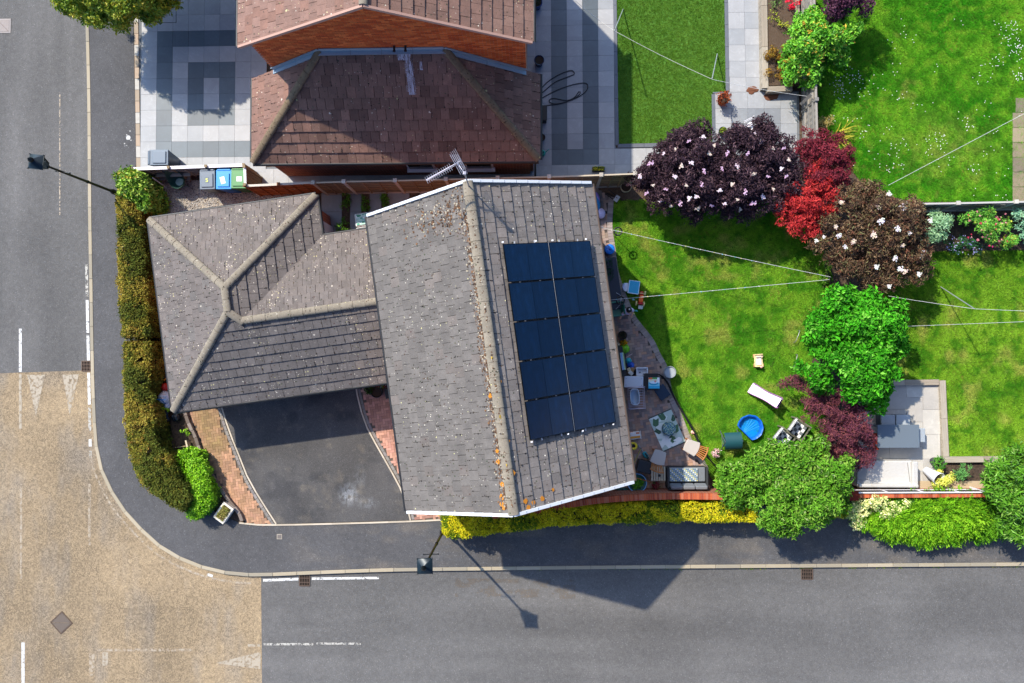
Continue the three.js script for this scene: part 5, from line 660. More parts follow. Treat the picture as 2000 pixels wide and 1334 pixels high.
// bed plants by the driveway and weeds
for (const [u, v, r, l] of [[365, 842, 10, 'tiny lime shrub beside the stone edging'], [322, 800, 16, 'scruffy weeds behind the garage corner'], [330, 960, 0, '']]) if (r) tree('bed_plant', l, 'plant', [[u, v, 0.2, r, 0.2]], { pal: [0x8fbf2a, 0x6f9f24, 0xa9cc44], len: 0.06, wid: 0.3, per: 4, clumps: 10, dens: 220, clump: 0.1, stem: 'stem' });
tree('bed_ivy', 'dark ivy creeping through the bed below the hedge', 'plant', [[345, 890, 0.12, 22, 0.15], [335, 850, 0.12, 20, 0.15], [430, 975, 0.2, 16, 0.25], [428, 955, 0.2, 12, 0.2]], { pal: [0x4a6a20, 0x5f7d2a, 0x3a541a], len: 0.06, wid: 0.3, per: 3, clumps: 7, dens: 120, clump: 0.13, stem: 'stem' });
for (const [u, v, r, l] of [[676, 388, 16, 'weeds growing along the shaded yard fence'], [672, 440, 18, 'clump of weeds in the corner of the shaded yard'], [712, 392, 12, 'narrow strip of weeds between yard slabs'], [752, 388, 8, 'small weed tuft near the gable in the yard']]) tree('yard_weeds', l, 'plant', [[u, v, 0.12, r, 0.18], [u + 2, v + 14, 0.1, r * 0.7, 0.14]], { pal: [0x4a7a22, 0x5f8c2e, 0x386018], len: 0.08, wid: 0.2, per: 3, clumps: 8, dens: 150, clump: 0.14, stem: 'stem' });
{ // weeds along the kerb
  const L = new Leaves(); for (const [u, n, w] of [[1280, 30, 60], [1470, 40, 26], [1575, 40, 14], [1665, 24, 10], [1740, 24, 30], [1830, 10, 10], [1960, 24, 30], [1200, 10, 30], [1030, 10, 30]]) for (let i = 0; i < n; i++) { const uu = u + rr(-1, 1) * w, p = G(uu, 1112.5 - (uu - 1000) * 0.007 + rr(-1, 1.5), -0.1); sprig(L, V3(p.x, -0.08, p.z), V3(0, 1, 0.4), { per: 3, len: 0.05, wid: 0.22 }, [lin(0x7f9a34), lin(0x9a9a48), lin(0x5f7d2a)]); }
  const o = flag(new THREE.Mesh(L.geo(), leafM)); o.name = 'kerb_weeds'; o.userData = { label: 'thin weeds growing in the gutter along the lower kerb', category: 'weeds', kind: 'stuff' }; scene.add(o);
}
{ // gravel yard
  const w = polyW([[296, 345], [612, 372], [612, 395], [290, 440], [290, 380]]), st = new THREE.IcosahedronGeometry(0.026, 0), pts = []; const b = bounds(w); for (let i = 0; i < 26000; i++) { const x = rr(b.x0, b.x1), z = rr(b.z0, b.z1); if (inPoly(x, z, w)) pts.push([x, z]); }
  const o = new THREE.InstancedMesh(st, mat(0xffffff, 0.95), pts.length), m = new THREE.Matrix4(), q = new THREE.Quaternion(), c = new THREE.Color(), cs = [0xaca8a2, 0x999690, 0xbcb5a8, 0x868380, 0xc6bba8, 0x9c938a]; pts.forEach(([x, z], i) => { q.setFromAxisAngle(ball(), rnd() * 6); const s = rr(0.5, 1.3); m.compose(V3(x, 0.012, z), q, V3(s, s * 0.7, s)); o.setMatrixAt(i, m); o.setColorAt(i, c.set(cs[Math.floor(rnd() * 6)])); }); o.name = 'gravel'; o.userData = { label: 'loose grey pink gravel behind the bins', category: 'gravel', kind: 'stuff' }; flag(o); scene.add(o);
}
// ---------- fences, walls, street furniture ----------
const woodTex = (s, base, n = 256) => { const d = new Uint8Array(n * n * 4); for (let j = 0, k = 0; j < n; j++) for (let i = 0; i < n; i++, k += 4) { const q = 0.72 + 0.4 * fbm(i / 6, j / 70, s, 4) + 0.14 * (hash(i, Math.floor(j / 6), s) - 0.5); d[k] = clamp(base[0] * q, 0, 255); d[k + 1] = clamp(base[1] * q, 0, 255); d[k + 2] = clamp(base[2] * q, 0, 255); d[k + 3] = 255; } const t = new THREE.DataTexture(d, n, n); t.colorSpace = THREE.SRGBColorSpace; t.needsUpdate = true; return tex(t); };
const wood = { brown: [0, 1, 2].map((i) => mat(0xffffff, 0.85, { map: woodTex(1001 + i, [[150, 88, 44], [164, 98, 50], [134, 78, 40]][i]) })), dark: [0, 1].map((i) => mat(0xffffff, 0.9, { map: woodTex(1011 + i, [[150, 130, 100], [134, 116, 90]][i]) })), grey: [0, 1, 2].map((i) => mat(0xffffff, 0.9, { map: woodTex(1021 + i, [[150, 146, 138], [136, 133, 127], [162, 156, 146]][i]) })), sleeper: [0, 1].map((i) => mat(0xffffff, 0.9, { map: woodTex(1031 + i, [[178, 168, 150], [164, 152, 134]][i]) })), deck: [0, 1].map((i) => mat(0xffffff, 0.8, { map: woodTex(1041 + i, [[196, 176, 142], [184, 164, 130]][i]) })), teak: mat(0xffffff, 0.6, { map: woodTex(1051, [186, 120, 58]) }) };
const concM = [0xb8b2a8, 0xc4beb2, 0xaaa59b].map((c) => mat(c, 0.95, { bumpMap: grain, bumpScale: 0.004 })), paintM = mat(0xe6e2e4, 0.6);
const pick = (a) => a[Math.floor(rnd() * a.length)];
// panel fence: plan points of its top, each panel of lapped boards
function panelFence(name, label, top, h, boardM, postM, { cap = 0.05, post = 0.1, capM, rise = 0, vertical = 0, gravel = 0.15 } = {}) {
  const p = top.map(([u, v]) => G(u, v, h)), t = thing(name, label, 'fence', p[0].clone().setY(0));
  p.forEach((q) => wpart(t, 'post', merge([bx(post, h + 0.04, post, q.x, (h + 0.04) / 2 + rise, q.z), bx(post * 1.35, 0.04, post * 1.35, q.x, h + 0.06 + rise, q.z)]), pick(postM)));
  for (let i = 0; i + 1 < p.length; i++) {
    const a = p[i].clone().lerp(p[i + 1], 0.03), b = p[i + 1].clone().lerp(p[i], 0.03), d = b.clone().sub(a).normalize(), nx = V3(-d.z, 0, d.x), pan = new THREE.Group(); pan.name = 'fence_panel'; t.add(pan);
    if (gravel) wpart(pan, 'gravel_board', beam(a.clone().setY(gravel / 2), b.clone().setY(gravel / 2), 0.05, gravel), pick(postM));
    if (vertical) { const L = a.distanceTo(b), n = Math.round(L / vertical); for (let k = 0; k < n; k++) { const c = a.clone().lerp(b, (k + 0.5) / n), g = new THREE.BoxGeometry(L / n - 0.006, h - gravel - 0.06, 0.02); g.rotateY(-Math.atan2(d.z, d.x) + 0.06); wpart(pan, 'board', g.translate(c.x, (h + gravel) / 2 - 0.01, c.z), pick(boardM)); } for (const y of [0.35, h * 0.55, h - 0.2]) wpart(pan, 'rail', beam(a.clone().setY(y).addScaledVector(nx, 0.045), b.clone().setY(y).addScaledVector(nx, 0.045), 0.05, 0.07), pick(boardM)); }
    else { const n = Math.round((h - gravel) / 0.125); for (let k = 0; k < n; k++) { const y = gravel + (k + 0.5) * (h - gravel) / n - 0.02, f = rr(-0.006, 0.006); const g = beam(V3(a.x, y, a.z), V3(b.x, y, b.z), 0.016, (h - gravel) / n + 0.02); g.translate(nx.x * (k % 2 ? 0.014 : -0.006) + nx.x * f, 0, nx.z * (k % 2 ? 0.014 : -0.006) + nx.z * f); wpart(pan, 'board', g, pick(boardM)); } for (const f of [0.33, 0.66]) { const c = a.clone().lerp(b, f); wpart(pan, 'batten', bx(0.05, h - gravel - 0.1, 0.03, c.x + nx.x * 0.035, (h + gravel) / 2 - 0.03, c.z + nx.z * 0.035), pick(boardM)); } }
    wpart(pan, 'capping', beam(a.clone().setY(h - 0.005), b.clone().setY(h - 0.005), cap, 0.03), capM || pick(boardM));
  }
  return t;
}
panelFence('painted_fence', 'white topped fence behind the row of wheelie bins', [[258, 330], [330, 327.5], [403, 325], [477, 322.5]], 1.12, wood.grey, [wood.dark[0]], { cap: 0.11, capM: paintM, post: 0.07, gravel: 0 });
panelFence('timber_screen', 'short brown timber screen turning beside the green bin', [[478, 326], [479, 361]], 1.55, wood.dark, [wood.dark[0]], { cap: 0.09, capM: paintM, post: 0.07, gravel: 0, vertical: 0.12 });
panelFence('timber_fence', 'warm orange brown fence panels along the gravel yard', [[479, 363], [545, 360], [611, 356.5]], 1.5, wood.brown, [wood.brown[2]], { cap: 0.08, capM: mat(0xc9c0b2, 0.8), post: 0.08, gravel: 0 });
panelFence('concrete_post_fence', 'long weathered fence with concrete posts between the two houses', [[612, 357], [672, 355], [772, 353], [871, 350.5], [972, 348], [1072.5, 345.5], [1174, 342], [1240, 339.5]], 1.75, wood.dark, concM, { cap: 0.05, capM: mat(0xb9ad97, 0.9) });
panelFence('slatted_fence', 'grey close boarded fence between terrace and far lawn', [[1589, -60], [1591, 30], [1592.5, 120], [1594, 195], [1596, 268]], 1.25, wood.grey, wood.grey, { cap: 0.07, vertical: 0.11, post: 0.09, capM: wood.grey[2] });
panelFence('rear_fence', 'grey fence along the bottom of the daisy lawn', [[1770, 398.5], [1870, 397], [1983, 394.5], [2095, 392]], 1.3, wood.grey, concM, { cap: 0.06, capM: mat(0xb5b2ac, 0.9) });
{ const f = thing('fence_brace', 'pale timber plank leaning across the slatted fence', 'plank', G(1565, 205)); wpart(f, 'plank', beam(G(1564, 204, 0.55), G(1585, 184, 1.25), 0.11, 0.03), wood.grey[2]); }
// brick garden walls
function brickWall(label, pts, h, w, n) {
  const c = smooth(pts.map(([u, v]) => G(u, v, h)), 60), t = thing('brick_wall', label, 'wall', c[30].clone().setY(0)), L = new THREE.CatmullRomCurve3(c).getLength(), k = Math.round(L / 0.078), p = smooth(c, k), cs = [0xb4562f, 0xa84b28, 0xc06238, 0x9a4225, 0xb86a4a].map((q) => mat(q, 0.9, { bumpMap: grain, bumpScale: 0.003 }));
  const ring = (o) => c.map((q, i) => { const a = c[Math.max(0, i - 1)], b = c[Math.min(60, i + 1)], d = b.clone().sub(a).normalize(); return V3(q.x - d.z * o, 0, q.z + d.x * o); }), body = slabG([...ring(w * 0.42), ...ring(-w * 0.42).reverse()], 0, h - 0.11);
  { const a = body.attributes.position, uv = new Float32Array(a.count * 2); for (let i = 0; i < a.count; i++) { uv[i * 2] = (a.getX(i) + a.getZ(i) * 0.2) / 1.35; uv[i * 2 + 1] = a.getY(i) / 1.35; } body.setAttribute('uv', new THREE.BufferAttribute(uv, 2)); }
  wpart(t, 'wall_body', body, brickM);
  for (let i = 0; i < k; i++) { const a = p[i], b = p[i + 1], d = b.clone().sub(a), g = new THREE.BoxGeometry(w, 0.105, d.length() - 0.009); g.rotateY(Math.atan2(d.x, d.z)); wpart(t, 'coping_brick', g.translate((a.x + b.x) / 2, h - 0.0525 + rr(-0.003, 0.003), (a.z + b.z) / 2), pick(cs)); }
  wpart(t, 'coping_mortar', slabG([...ring(w * 0.47), ...ring(-w * 0.47).reverse()], h - 0.109, h - 0.008), mat(0x8f7f70, 1));
}
brickWall('curved red brick garden wall behind the golden hedge', [[960, 1008], [1000, 1004], [1045, 998], [1100, 988.5], [1160, 979], [1220, 973.5], [1300, 970], [1435, 970.5]], 1.15, 0.21);
brickWall('lower red brick wall topped by a white rail', [[1658, 968], [1760, 967.5], [1960, 966]], 0.95, 0.17);
single('wall_pier', 'square brick pier ending the lower brick wall', 'pier', merge([bx(0.34, 1.0, 0.3, 0, 0.5, 0), bx(0.38, 0.06, 0.34, 0, 1.03, 0)]), mat(0xb4562f, 0.9, { map: brickTex }), G(1665, 968, 1).setY(0));
{ const t = thing('white_railing', 'white framed dark panel rail on the lower wall', 'railing', G(1800, 955).setY(0)), xs = [1675, 1734, 1803, 1873, 1926]; const b = 0.55, h = 1.0, line = (u) => G(u, 962.3 - (u - 1675) * 0.004, h); for (let i = 0; i < 4; i++) { const a = line(xs[i]), c = line(xs[i + 1]); wpart(t, 'top_rail', beam(a.clone().setY(h), c.clone().setY(h), 0.04, 0.035), paintM); wpart(t, 'bottom_rail', beam(a.clone().setY(b), c.clone().setY(b), 0.04, 0.035), paintM); wpart(t, 'infill_panel', beam(a.clone().lerp(c, 0.02).setY((h + b) / 2), c.clone().lerp(a, 0.02).setY((h + b) / 2), 0.012, h - b - 0.05), mat(0x1b1e22, 0.35)); } for (const u of xs) { const p = line(u); wpart(t, 'post', bx(0.045, h, 0.045, p.x, h / 2, p.z), paintM); } }
// street lamps
function lamp(label, x, z, turn) {
  const t = thing('street_lamp', label, 'street lamp', V3(x, 0, z), turn, 'black lantern street lamps'), bm = mat(0x0d1519, 0.35, { metalness: 0.4 }), H = 4.65, gl = new THREE.MeshPhysicalMaterial({ color: 0xcfd8dc, roughness: 0.1, transmission: 1, thickness: 0 });
  part(t, 'column', lathe([[0.1, 0], [0.1, 0.6], [0.085, 0.65], [0.05, 0.75], [0.045, 2.2], [0.036, 3.95], [0.05, 3.97], [0.05, 4.02], [0.03, 4.05]], 16), bm); part(t, 'collar', lathe([[0.03, 2.0], [0.06, 2.02], [0.06, 2.06], [0.03, 2.08]], 14), bm);
  part(t, 'ladder_bar', merge([bar(V3(-0.24, 3.3, 0), V3(0.24, 3.3, 0), 0.014, 8), sph(0.026, -0.24, 3.3, 0), sph(0.026, 0.24, 3.3, 0)]), bm);
  const fr = []; for (const [sx, sz] of [[1, 1], [1, -1], [-1, 1], [-1, -1]]) { fr.push(bar(V3(sx * 0.1, 4.12, sz * 0.1), V3(sx * 0.2, 4.52, sz * 0.2), 0.011, 6), bar(V3(0, 4.0, 0), V3(sx * 0.1, 4.12, sz * 0.1), 0.01, 6)); } fr.push(bx(0.22, 0.02, 0.22, 0, 4.12, 0)); part(t, 'lantern_frame', merge(fr), bm);
  const pg = new THREE.CylinderGeometry(0.277, 0.138, 0.38, 4, 1, true, PI / 4); part(t, 'lantern_glass', pg.translate(0, 4.32, 0), gl);
  const roof = part(t, 'lantern_roof', merge([mv(new THREE.CylinderGeometry(0.075, 0.335, 0.2, 4, 1, false, PI / 4), 0, 4.63, 0), bx(0.48, 0.03, 0.48, 0, 4.525, 0), ...[[1, 1], [1, -1], [-1, 1], [-1, -1]].map(([a, b]) => sph(0.022, a * 0.23, 4.55, b * 0.23, 1, 1, 1, 8))]), Object.assign(mat(0x15242b, 0.4, { metalness: 0.2 }))); part(roof, 'finial', lathe([[0.075, 4.73], [0.085, 4.76], [0.07, 4.82], [0.03, 4.86], [0.0, 4.92]], 12), bm);
}
lamp('black lantern street lamp rising from the golden hedge end', -3.39, 6.48, 0.03); lamp('black lantern street lamp rising from the laurel bush', -15.82, -6.12, -0.12);
// drain grates and covers
const iron = mat(0x6b5a4e, 0.7, { metalness: 0.5 });
function grate(label, u, v, w, l, turn) { const t = thing('drain_grate', label, 'drain', G(u, v, -0.1).setY(-0.098), turn, 'gully grates'); part(t, 'pit', bx(w, 0.004, l, 0, 0.001, 0), mat(0x060606, 1)); part(t, 'frame', merge([bx(w, 0.03, 0.03, 0, 0.012, l / 2), bx(w, 0.03, 0.03, 0, 0.012, -l / 2), bx(0.03, 0.03, l, w / 2, 0.012, 0), bx(0.03, 0.03, l, -w / 2, 0.012, 0)]), iron); for (let i = 1; i < 6; i++) part(t, 'bar', bx(0.018, 0.02, l, -w / 2 + w * i / 6, 0.014, 0), iron); for (const q of [-0.17, 0.17]) part(t, 'cross_bar', bx(w, 0.02, 0.02, 0, 0.012, q * l * 1.1), iron); }
grate('black drain grate beside the left kerb on the buff edge', 169.5, 715, 0.36, 0.38, 0); grate('rusty drain grate below the curved kerb near white line', 595, 1133, 0.38, 0.42, 0); grate('brown drain grate in the lower road below the green tree', 1576, 1121, 0.4, 0.38, 0);
{ const t = thing('manhole_cover', 'diamond set iron manhole cover in the buff junction', 'manhole cover', G(120.5, 1216, -0.1).setY(-0.094), 0.75), tm = mat(0x6d6258, 0.75, { metalness: 0.3, bumpMap: grain, bumpScale: 0.006 }); part(t, 'frame', merge([bx(0.62, 0.012, 0.03, 0, 0.006, 0.3), bx(0.62, 0.012, 0.03, 0, 0.006, -0.3), bx(0.03, 0.012, 0.62, 0.3, 0.006, 0), bx(0.03, 0.012, 0.62, -0.3, 0.006, 0)]), iron); for (const s of [-1, 1]) { const sh = new THREE.Shape([new THREE.Vector2(-0.27 , 0.27), new THREE.Vector2(0.27, 0.27), new THREE.Vector2(0.27, -0.25)]); const g = new THREE.ExtrudeGeometry(sh, { depth: 0.01, bevelEnabled: false }); g.rotateX(-PI / 2); if (s < 0) g.rotateY(PI); part(t, 'plate', g, tm); } }
{ const t = thing('manhole_cover', 'pale rectangular manhole cover at the left frame edge', 'manhole cover', G(-8, 51, -0.1).setY(-0.096), 0); part(t, 'frame', bx(1.2, 0.012, 0.56, 0, 0.004, 0), mat(0x9b948f, 0.8)); for (const q of [-0.28, 0.28]) part(t, 'plate', bx(0.52, 0.01, 0.46, q, 0.012, 0), mat(0x8a827e, 0.7, { metalness: 0.2, bumpMap: grain, bumpScale: 0.006 })); part(t, 'seam', bar(V3(0.1, 0.018, -0.2), V3(0.5, 0.018, 0.2), 0.006), iron); }
{ const t = thing('stopcock_cover', 'small square metal cover in the lower footway', 'cover', G(546, 1048, 0).setY(0.004), 0); part(t, 'frame', bx(0.2, 0.012, 0.19, 0, 0.005, 0), mat(0xa29a8c, 0.8)); part(t, 'lid', bx(0.15, 0.012, 0.14, 0, 0.009, 0), mat(0x77706a, 0.6, { metalness: 0.4 })); }
// raised bed of sleepers on the terrace, timber round the sunken terrace
{ const t = thing('sleeper_bed', 'raised planting bed edged with weathered sleepers', 'raised bed', G(1525, 80)), run = (pts, n, w, h) => { for (let i = 0; i < n; i++) { const a = G(...pts[0], h).lerp(G(...pts[1], h), (i + 0.004) / n), b = G(...pts[0], h).lerp(G(...pts[1], h), (i + 0.996) / n); wpart(t, 'sleeper', beam(a.setY(h / 2), b.setY(h / 2), w, h), pick(wood.sleeper)); } }; run([[1491.5, -70], [1495, 172]], 3, 0.22, 0.35); run([[1499, 174], [1548, 172]], 1, 0.2, 0.34); run([[1556, -60], [1560, 90]], 2, 0.14, 0.36); wpart(t, 'bed_soil', slabG(polyW([[1499, -70], [1556, -70], [1562, 165], [1500, 167]], 0.28), 0, 0.28), mat(0x6b5846, 1, { bumpMap: grit, bumpScale: 0.03 })); }
{ const t = thing('timber_edging', 'pale timber edging round the sunken terrace and bed', 'edging', G(1840, 800)), run = (a, b, n, w, y) => { const p = G(...a, y), q = G(...b, y); for (let i = 0; i < n; i++) wpart(t, 'sleeper', beam(p.clone().lerp(q, (i + 0.003) / n).setY(y / 2 + 0.01), p.clone().lerp(q, (i + 0.997) / n).setY(y / 2 + 0.01), w, y), pick(wood.sleeper)); }; run([1700, 748], [1834, 746.5], 2, 0.2, 0.14); run([1841, 743], [1848, 892], 2, 0.21, 0.14); run([1842, 898], [2080, 896], 3, 0.2, 0.15);
  const d = thing('timber_deck', 'narrow pale timber deck strip along the lower wall', 'decking', G(1800, 950)); for (let i = 0; i < 4; i++) { const y = 941.5 + i * 4.3; for (const [a, b] of [[1675, 1770], [1770.6, 1870], [1870.6, 1960]]) if (!(i < 1 && b < 1800)) wpart(d, 'deck_board', beam(G(a, y, 0.1), G(b, y, 0.1), 0.078, 0.03), pick(wood.deck)); } }
// yard floor slabs between wing and fence
{ const y = struct('yard_paving'); for (const [a, b, c, d] of [[628, 372, 668, 455], [684, 372, 706, 455], [722, 372, 745, 452], [757, 370, 800, 430], [820, 365, 850, 400]]) { paveSlab(y, polyW([[a, b], [c, b], [c, (b + d) / 2], [a, (b + d) / 2]]), 0.02, slabM.mid); paveSlab(y, polyW([[a, (b + d) / 2], [c, (b + d) / 2], [c, d], [a, d]]), 0.02, slabM.mid); } }
{ const s = struct('stepping_path'), c = [0x8b7d68, 0x9a8b72, 0x7c7060].map((q) => mat(q, 0.95, { bumpMap: grain, bumpScale: 0.006 })); for (let i = 0; i < 7; i++) for (let k = 0; k < 2; k++) { const x0 = 1977 + k * 23 + (i === 0 ? 6 : 0), y0 = 192 + i * 29; part(s, 'stone_slab', slabG(polyW([[x0, y0], [x0 + 22, y0], [x0 + 22, y0 + 28], [x0, y0 + 28]]), 0, 0.03 + rr(0, 0.006)), pick(c)); } }
// washing lines
const ropeM = mat(0xd2d3cd, 0.7), propM = mat(0xaab4b2, 0.45, { metalness: 0.5 });
function wline(label, pts, pegs = 0, sag = 0.1) {
  const p = pts.map(([u, v, h]) => G(u, v, h)), all = []; for (let i = 0; i + 1 < p.length; i++) for (let k = 0; k < 8; k++) { const q = p[i].clone().lerp(p[i + 1], k / 8); q.y -= sag * 4 * (k / 8) * (1 - k / 8); all.push(q); } all.push(p.at(-1));
  const t = thing('washing_line', label, 'washing line', p[0].clone()); wpart(t, 'rope', tubeG(all, 0.0065, 90, false, 5), ropeM); const c = new THREE.CatmullRomCurve3(all), pm = [0x6fc0d8, 0xe8e6df, 0x58b0a0, 0xd9d36a].map((q) => mat(q, 0.5)); for (let i = 0; i < pegs; i++) { const q = c.getPointAt(clamp(0.03 + i / pegs * 0.7 + rr(-0.01, 0.01))); wpart(t, 'peg', rb(0.02, 0.075, 0.03, 0.006, q.x, q.y - 0.025, q.z, rnd() * 3, rr(-0.4, 0.4)), pm[i % 4]); }
}
function prop(label, a, b) { const t = thing('line_prop', label, 'clothes prop', G(...a)); wpart(t, 'pole', bar(G(...a), G(...b), 0.018, 8), propM); const q = G(...b); wpart(t, 'hook', mv(new THREE.TorusGeometry(0.03, 0.008, 6, 12, PI * 1.4), q.x, q.y, q.z), propM); }
wline('rope with pegs from house corner to the bronze elder', [[1166, 441, 2.1], [1210, 452, 2.0], [1622, 541, 2.0]], 22); wline('rope with pegs from the patio wheel to bronze elder', [[1190, 586, 2.05], [1620, 546, 2.0]], 14);
wline('washing rope crossing the artificial turf diagonally', [[1118, -4, 2.1], [1200, 60, 2.05], [1392, 155, 2.0], [1576, 188, 1.3]], 0); wline('washing rope over the lawn right of the green tree', [[1735, 578, 2.0], [1903, 603, 2.1], [2080, 610, 2.0]]); wline('lower washing rope right of the green tree', [[1750, 638, 1.9], [2080, 625, 1.9]]); wline('washing rope slanting across the daisy lawn', [[1735, 362, 1.9], [2080, 180, 2.0]]);
prop('grey metal prop holding the rope at the turf corner', [1217, 18, 0], [1200, 60, 2.05]); prop('green grey prop near the turf far edge', [1401, 105, 0], [1391, 153, 2.0]); prop('metal prop leaning over the yellowish right lawn', [1837, 560, 0], [1903, 603, 2.1]);
{ const t = thing('edging_hoops', 'bent metal hoops bordering the green tree bed', 'edging', G(1552, 670)); for (const [a, b] of [[[1558, 646], [1549, 668]], [[1553, 693], [1546, 717]]]) { const p = G(...a), q = G(...b); wpart(t, 'hoop', tubeG([p.clone(), p.clone().setY(0.2), q.clone().setY(0.2), q.clone()], 0.012, 20, false, 6), mat(0x9a9c98, 0.4, { metalness: 0.6 })); } }
for (const [u, v, h, l] of [[1207, 452, 1.0, 'black hoop on a thin post at the lawn edge'], [1212, 587, 1.0, 'black spoked wheel standing near the green chair']]) { const p = G(u, v, h), t = thing('garden_hoop', l, 'hoop', p.clone().setY(0)); wpart(t, 'ring', mv(new THREE.TorusGeometry(0.14, 0.026, 8, 28), p.x, h, p.z, 0, PI / 2), mat(0x111214, 0.5)); wpart(t, 'post', cyl(0.012, 0.012, h, p.x, h / 2, p.z, 8), mat(0x55565a, 0.5)); wpart(t, 'hub', merge([sph(0.035, p.x, h, p.z), bar(V3(p.x - 0.14, h, p.z), V3(p.x + 0.14, h, p.z), 0.006), bar(V3(p.x, h, p.z - 0.14), V3(p.x, h, p.z + 0.14), 0.006)]), mat(0x8a8a90, 0.4, { metalness: 0.4 })); }
// ---------- movable things ----------
const PX = 1 / 52;
const pl = (c, r = 0.45) => mat(c, r);
// wheelie bins
function bin(label, u, v, turn, body, lid, extra) {
  const t = thing('wheelie_bin', label, 'wheelie bin', G(u, v, 1.05).setY(0), turn), bg = new THREE.CylinderGeometry(0.40, 0.31, 0.94, 4, 1, false, PI / 4); bg.scale(1, 1, 1.2);
  part(t, 'body', bg.translate(0, 0.52, 0), pl(body)); const l = part(t, 'lid', merge([rb(0.58, 0.05, 0.72, 0.025, 0, 1.03, 0.0), rb(0.44, 0.04, 0.5, 0.02, 0, 1.07, 0.03), rb(0.5, 0.07, 0.06, 0.02, 0, 1.04, -0.35)]), pl(lid)); part(t, 'handle', merge([bar(V3(-0.26, 1.0, -0.42), V3(0.26, 1.0, -0.42), 0.018, 8), bar(V3(-0.24, 0.96, -0.36), V3(-0.24, 1.0, -0.42), 0.018, 6), bar(V3(0.24, 0.96, -0.36), V3(0.24, 1.0, -0.42), 0.018, 6)]), pl(body)); for (const s of [-1, 1]) part(t, 'wheel', cyl(0.1, 0.1, 0.05, s * 0.27, 0.1, -0.3, 16, 0, PI / 2), pl(0x111111));
  if (extra) extra(l); return t;
}
const canvasTex = (w, h, f) => { const c = document.createElement('canvas'); c.width = w; c.height = h; f(c.getContext('2d'), w, h); const t = new THREE.CanvasTexture(c); t.colorSpace = THREE.SRGBColorSpace; t.magFilter = THREE.LinearFilter; return t; };
const flatLabel = (p, w, l, y, x, z, m, turn = 0) => part(p, 'printed_label', mv(bx(w, 0.004, l, 0, 0, 0), x, y, z, turn), m);
bin('blue grey wheelie bin standing alone on the patterned driveway', 310, 307.5, PI / 2, 0x4c5a68, 0x5d6e7e);
{
  const five = canvasTex(64, 96, (x, w, h) => { x.fillStyle = '#5f6c79'; x.fillRect(0, 0, w, h); x.fillStyle = '#d8dd5a'; x.font = 'bold 92px sans-serif'; x.textAlign = 'center'; x.textBaseline = 'middle'; x.fillText('5', w / 2, h / 2 + 4); });
  const m5 = mat(0xffffff, 0.6, { map: five });
  bin('grey wheelie bin numbered 5 behind the white topped fence', 405, 351, 0.02, 0x3f4853, 0x5f6c79, (l) => flatLabel(l, 0.14, 0.2, 1.093, 0, 0.02, m5));
  bin('bright blue wheelie bin with a white sticker', 437, 350.5, 0.0, 0x0f5fae, 0x1d8fd8, (l) => flatLabel(l, 0.17, 0.26, 1.093, -0.02, 0.04, mat(0xe9edf0, 0.7), 0.25));
  bin('green wheelie bin half hidden behind the timber screen', 466, 349, 0.0, 0x2f5d33, 0x4d8a4f, (l) => flatLabel(l, 0.2, 0.18, 1.093, 0.04, 0.02, mat(0xe4e8e2, 0.7)));
}
// items on the gravel
{ const p = G(347, 352, 0.4).setY(0), t = thing('tub_chair', 'dark green scooped plastic tub chair on the gravel', 'chair', p, 0.35), sm = pl(0x2f5348, 0.5); const pts = []; for (let i = 0; i <= 10; i++) { const a = i / 10 * PI / 2; pts.push([0.26 * Math.sin(a) + 0.02, 0.18 + 0.3 * (1 - Math.cos(a))]); } const sh = lathe([...pts, [0.3, 0.52], [0.285, 0.52], [0.26, 0.46], [0.2, 0.32], [0.02, 0.24]], 26), a = sh.attributes.position; for (let i = 0; i < a.count; i++) { const z = a.getZ(i), y = a.getY(i); if (y > 0.3) a.setY(i, y + (y - 0.3) * clamp(-z * 4) * 1.4); a.setZ(i, z * 1.2); } sh.computeVertexNormals(); part(t, 'shell', sh, Object.assign(sm, { side: THREE.DoubleSide })); part(t, 'seat', cyl(0.16, 0.16, 0.02, 0, 0.29, 0.06, 20), pl(0x8aa39d)); for (const [x, z] of [[-0.15, -0.15], [0.15, -0.15], [-0.15, 0.18], [0.15, 0.18]]) part(t, 'leg', bar(V3(x, 0.24, z), V3(x * 1.3, 0, z * 1.3), 0.018), sm); }
{ const t = thing('timber_pile', 'pale grey planks leaning behind the tub chair', 'planks', G(335, 345)); for (const [a, b] of [[[306, 343, 0.5], [372, 341, 0.5]], [[306, 350, 0.3], [334, 348, 0.3]], [[358, 349, 0.3], [372, 349, 0.3]]]) wpart(t, 'plank', beam(G(...a), G(...b), 0.12, 0.03), pick(wood.grey)); for (const x of [312, 366]) { const p = G(x, 345, 0.25); wpart(t, 'trestle', bx(0.05, 0.5, 0.2, p.x, 0.25, p.z), wood.dark[0]); } }
{ const p = G(311, 356, 0.4).setY(0), t = thing('white_post', 'short white post on a flat foot in the gravel', 'post', p); part(t, 'post', bar(V3(0, 0.03, 0.06), V3(-0.02, 0.8, -0.06), 0.025, 8), paintM); part(t, 'foot', rb(0.18, 0.03, 0.08, 0.01, 0, 0.02, 0.1), paintM); }
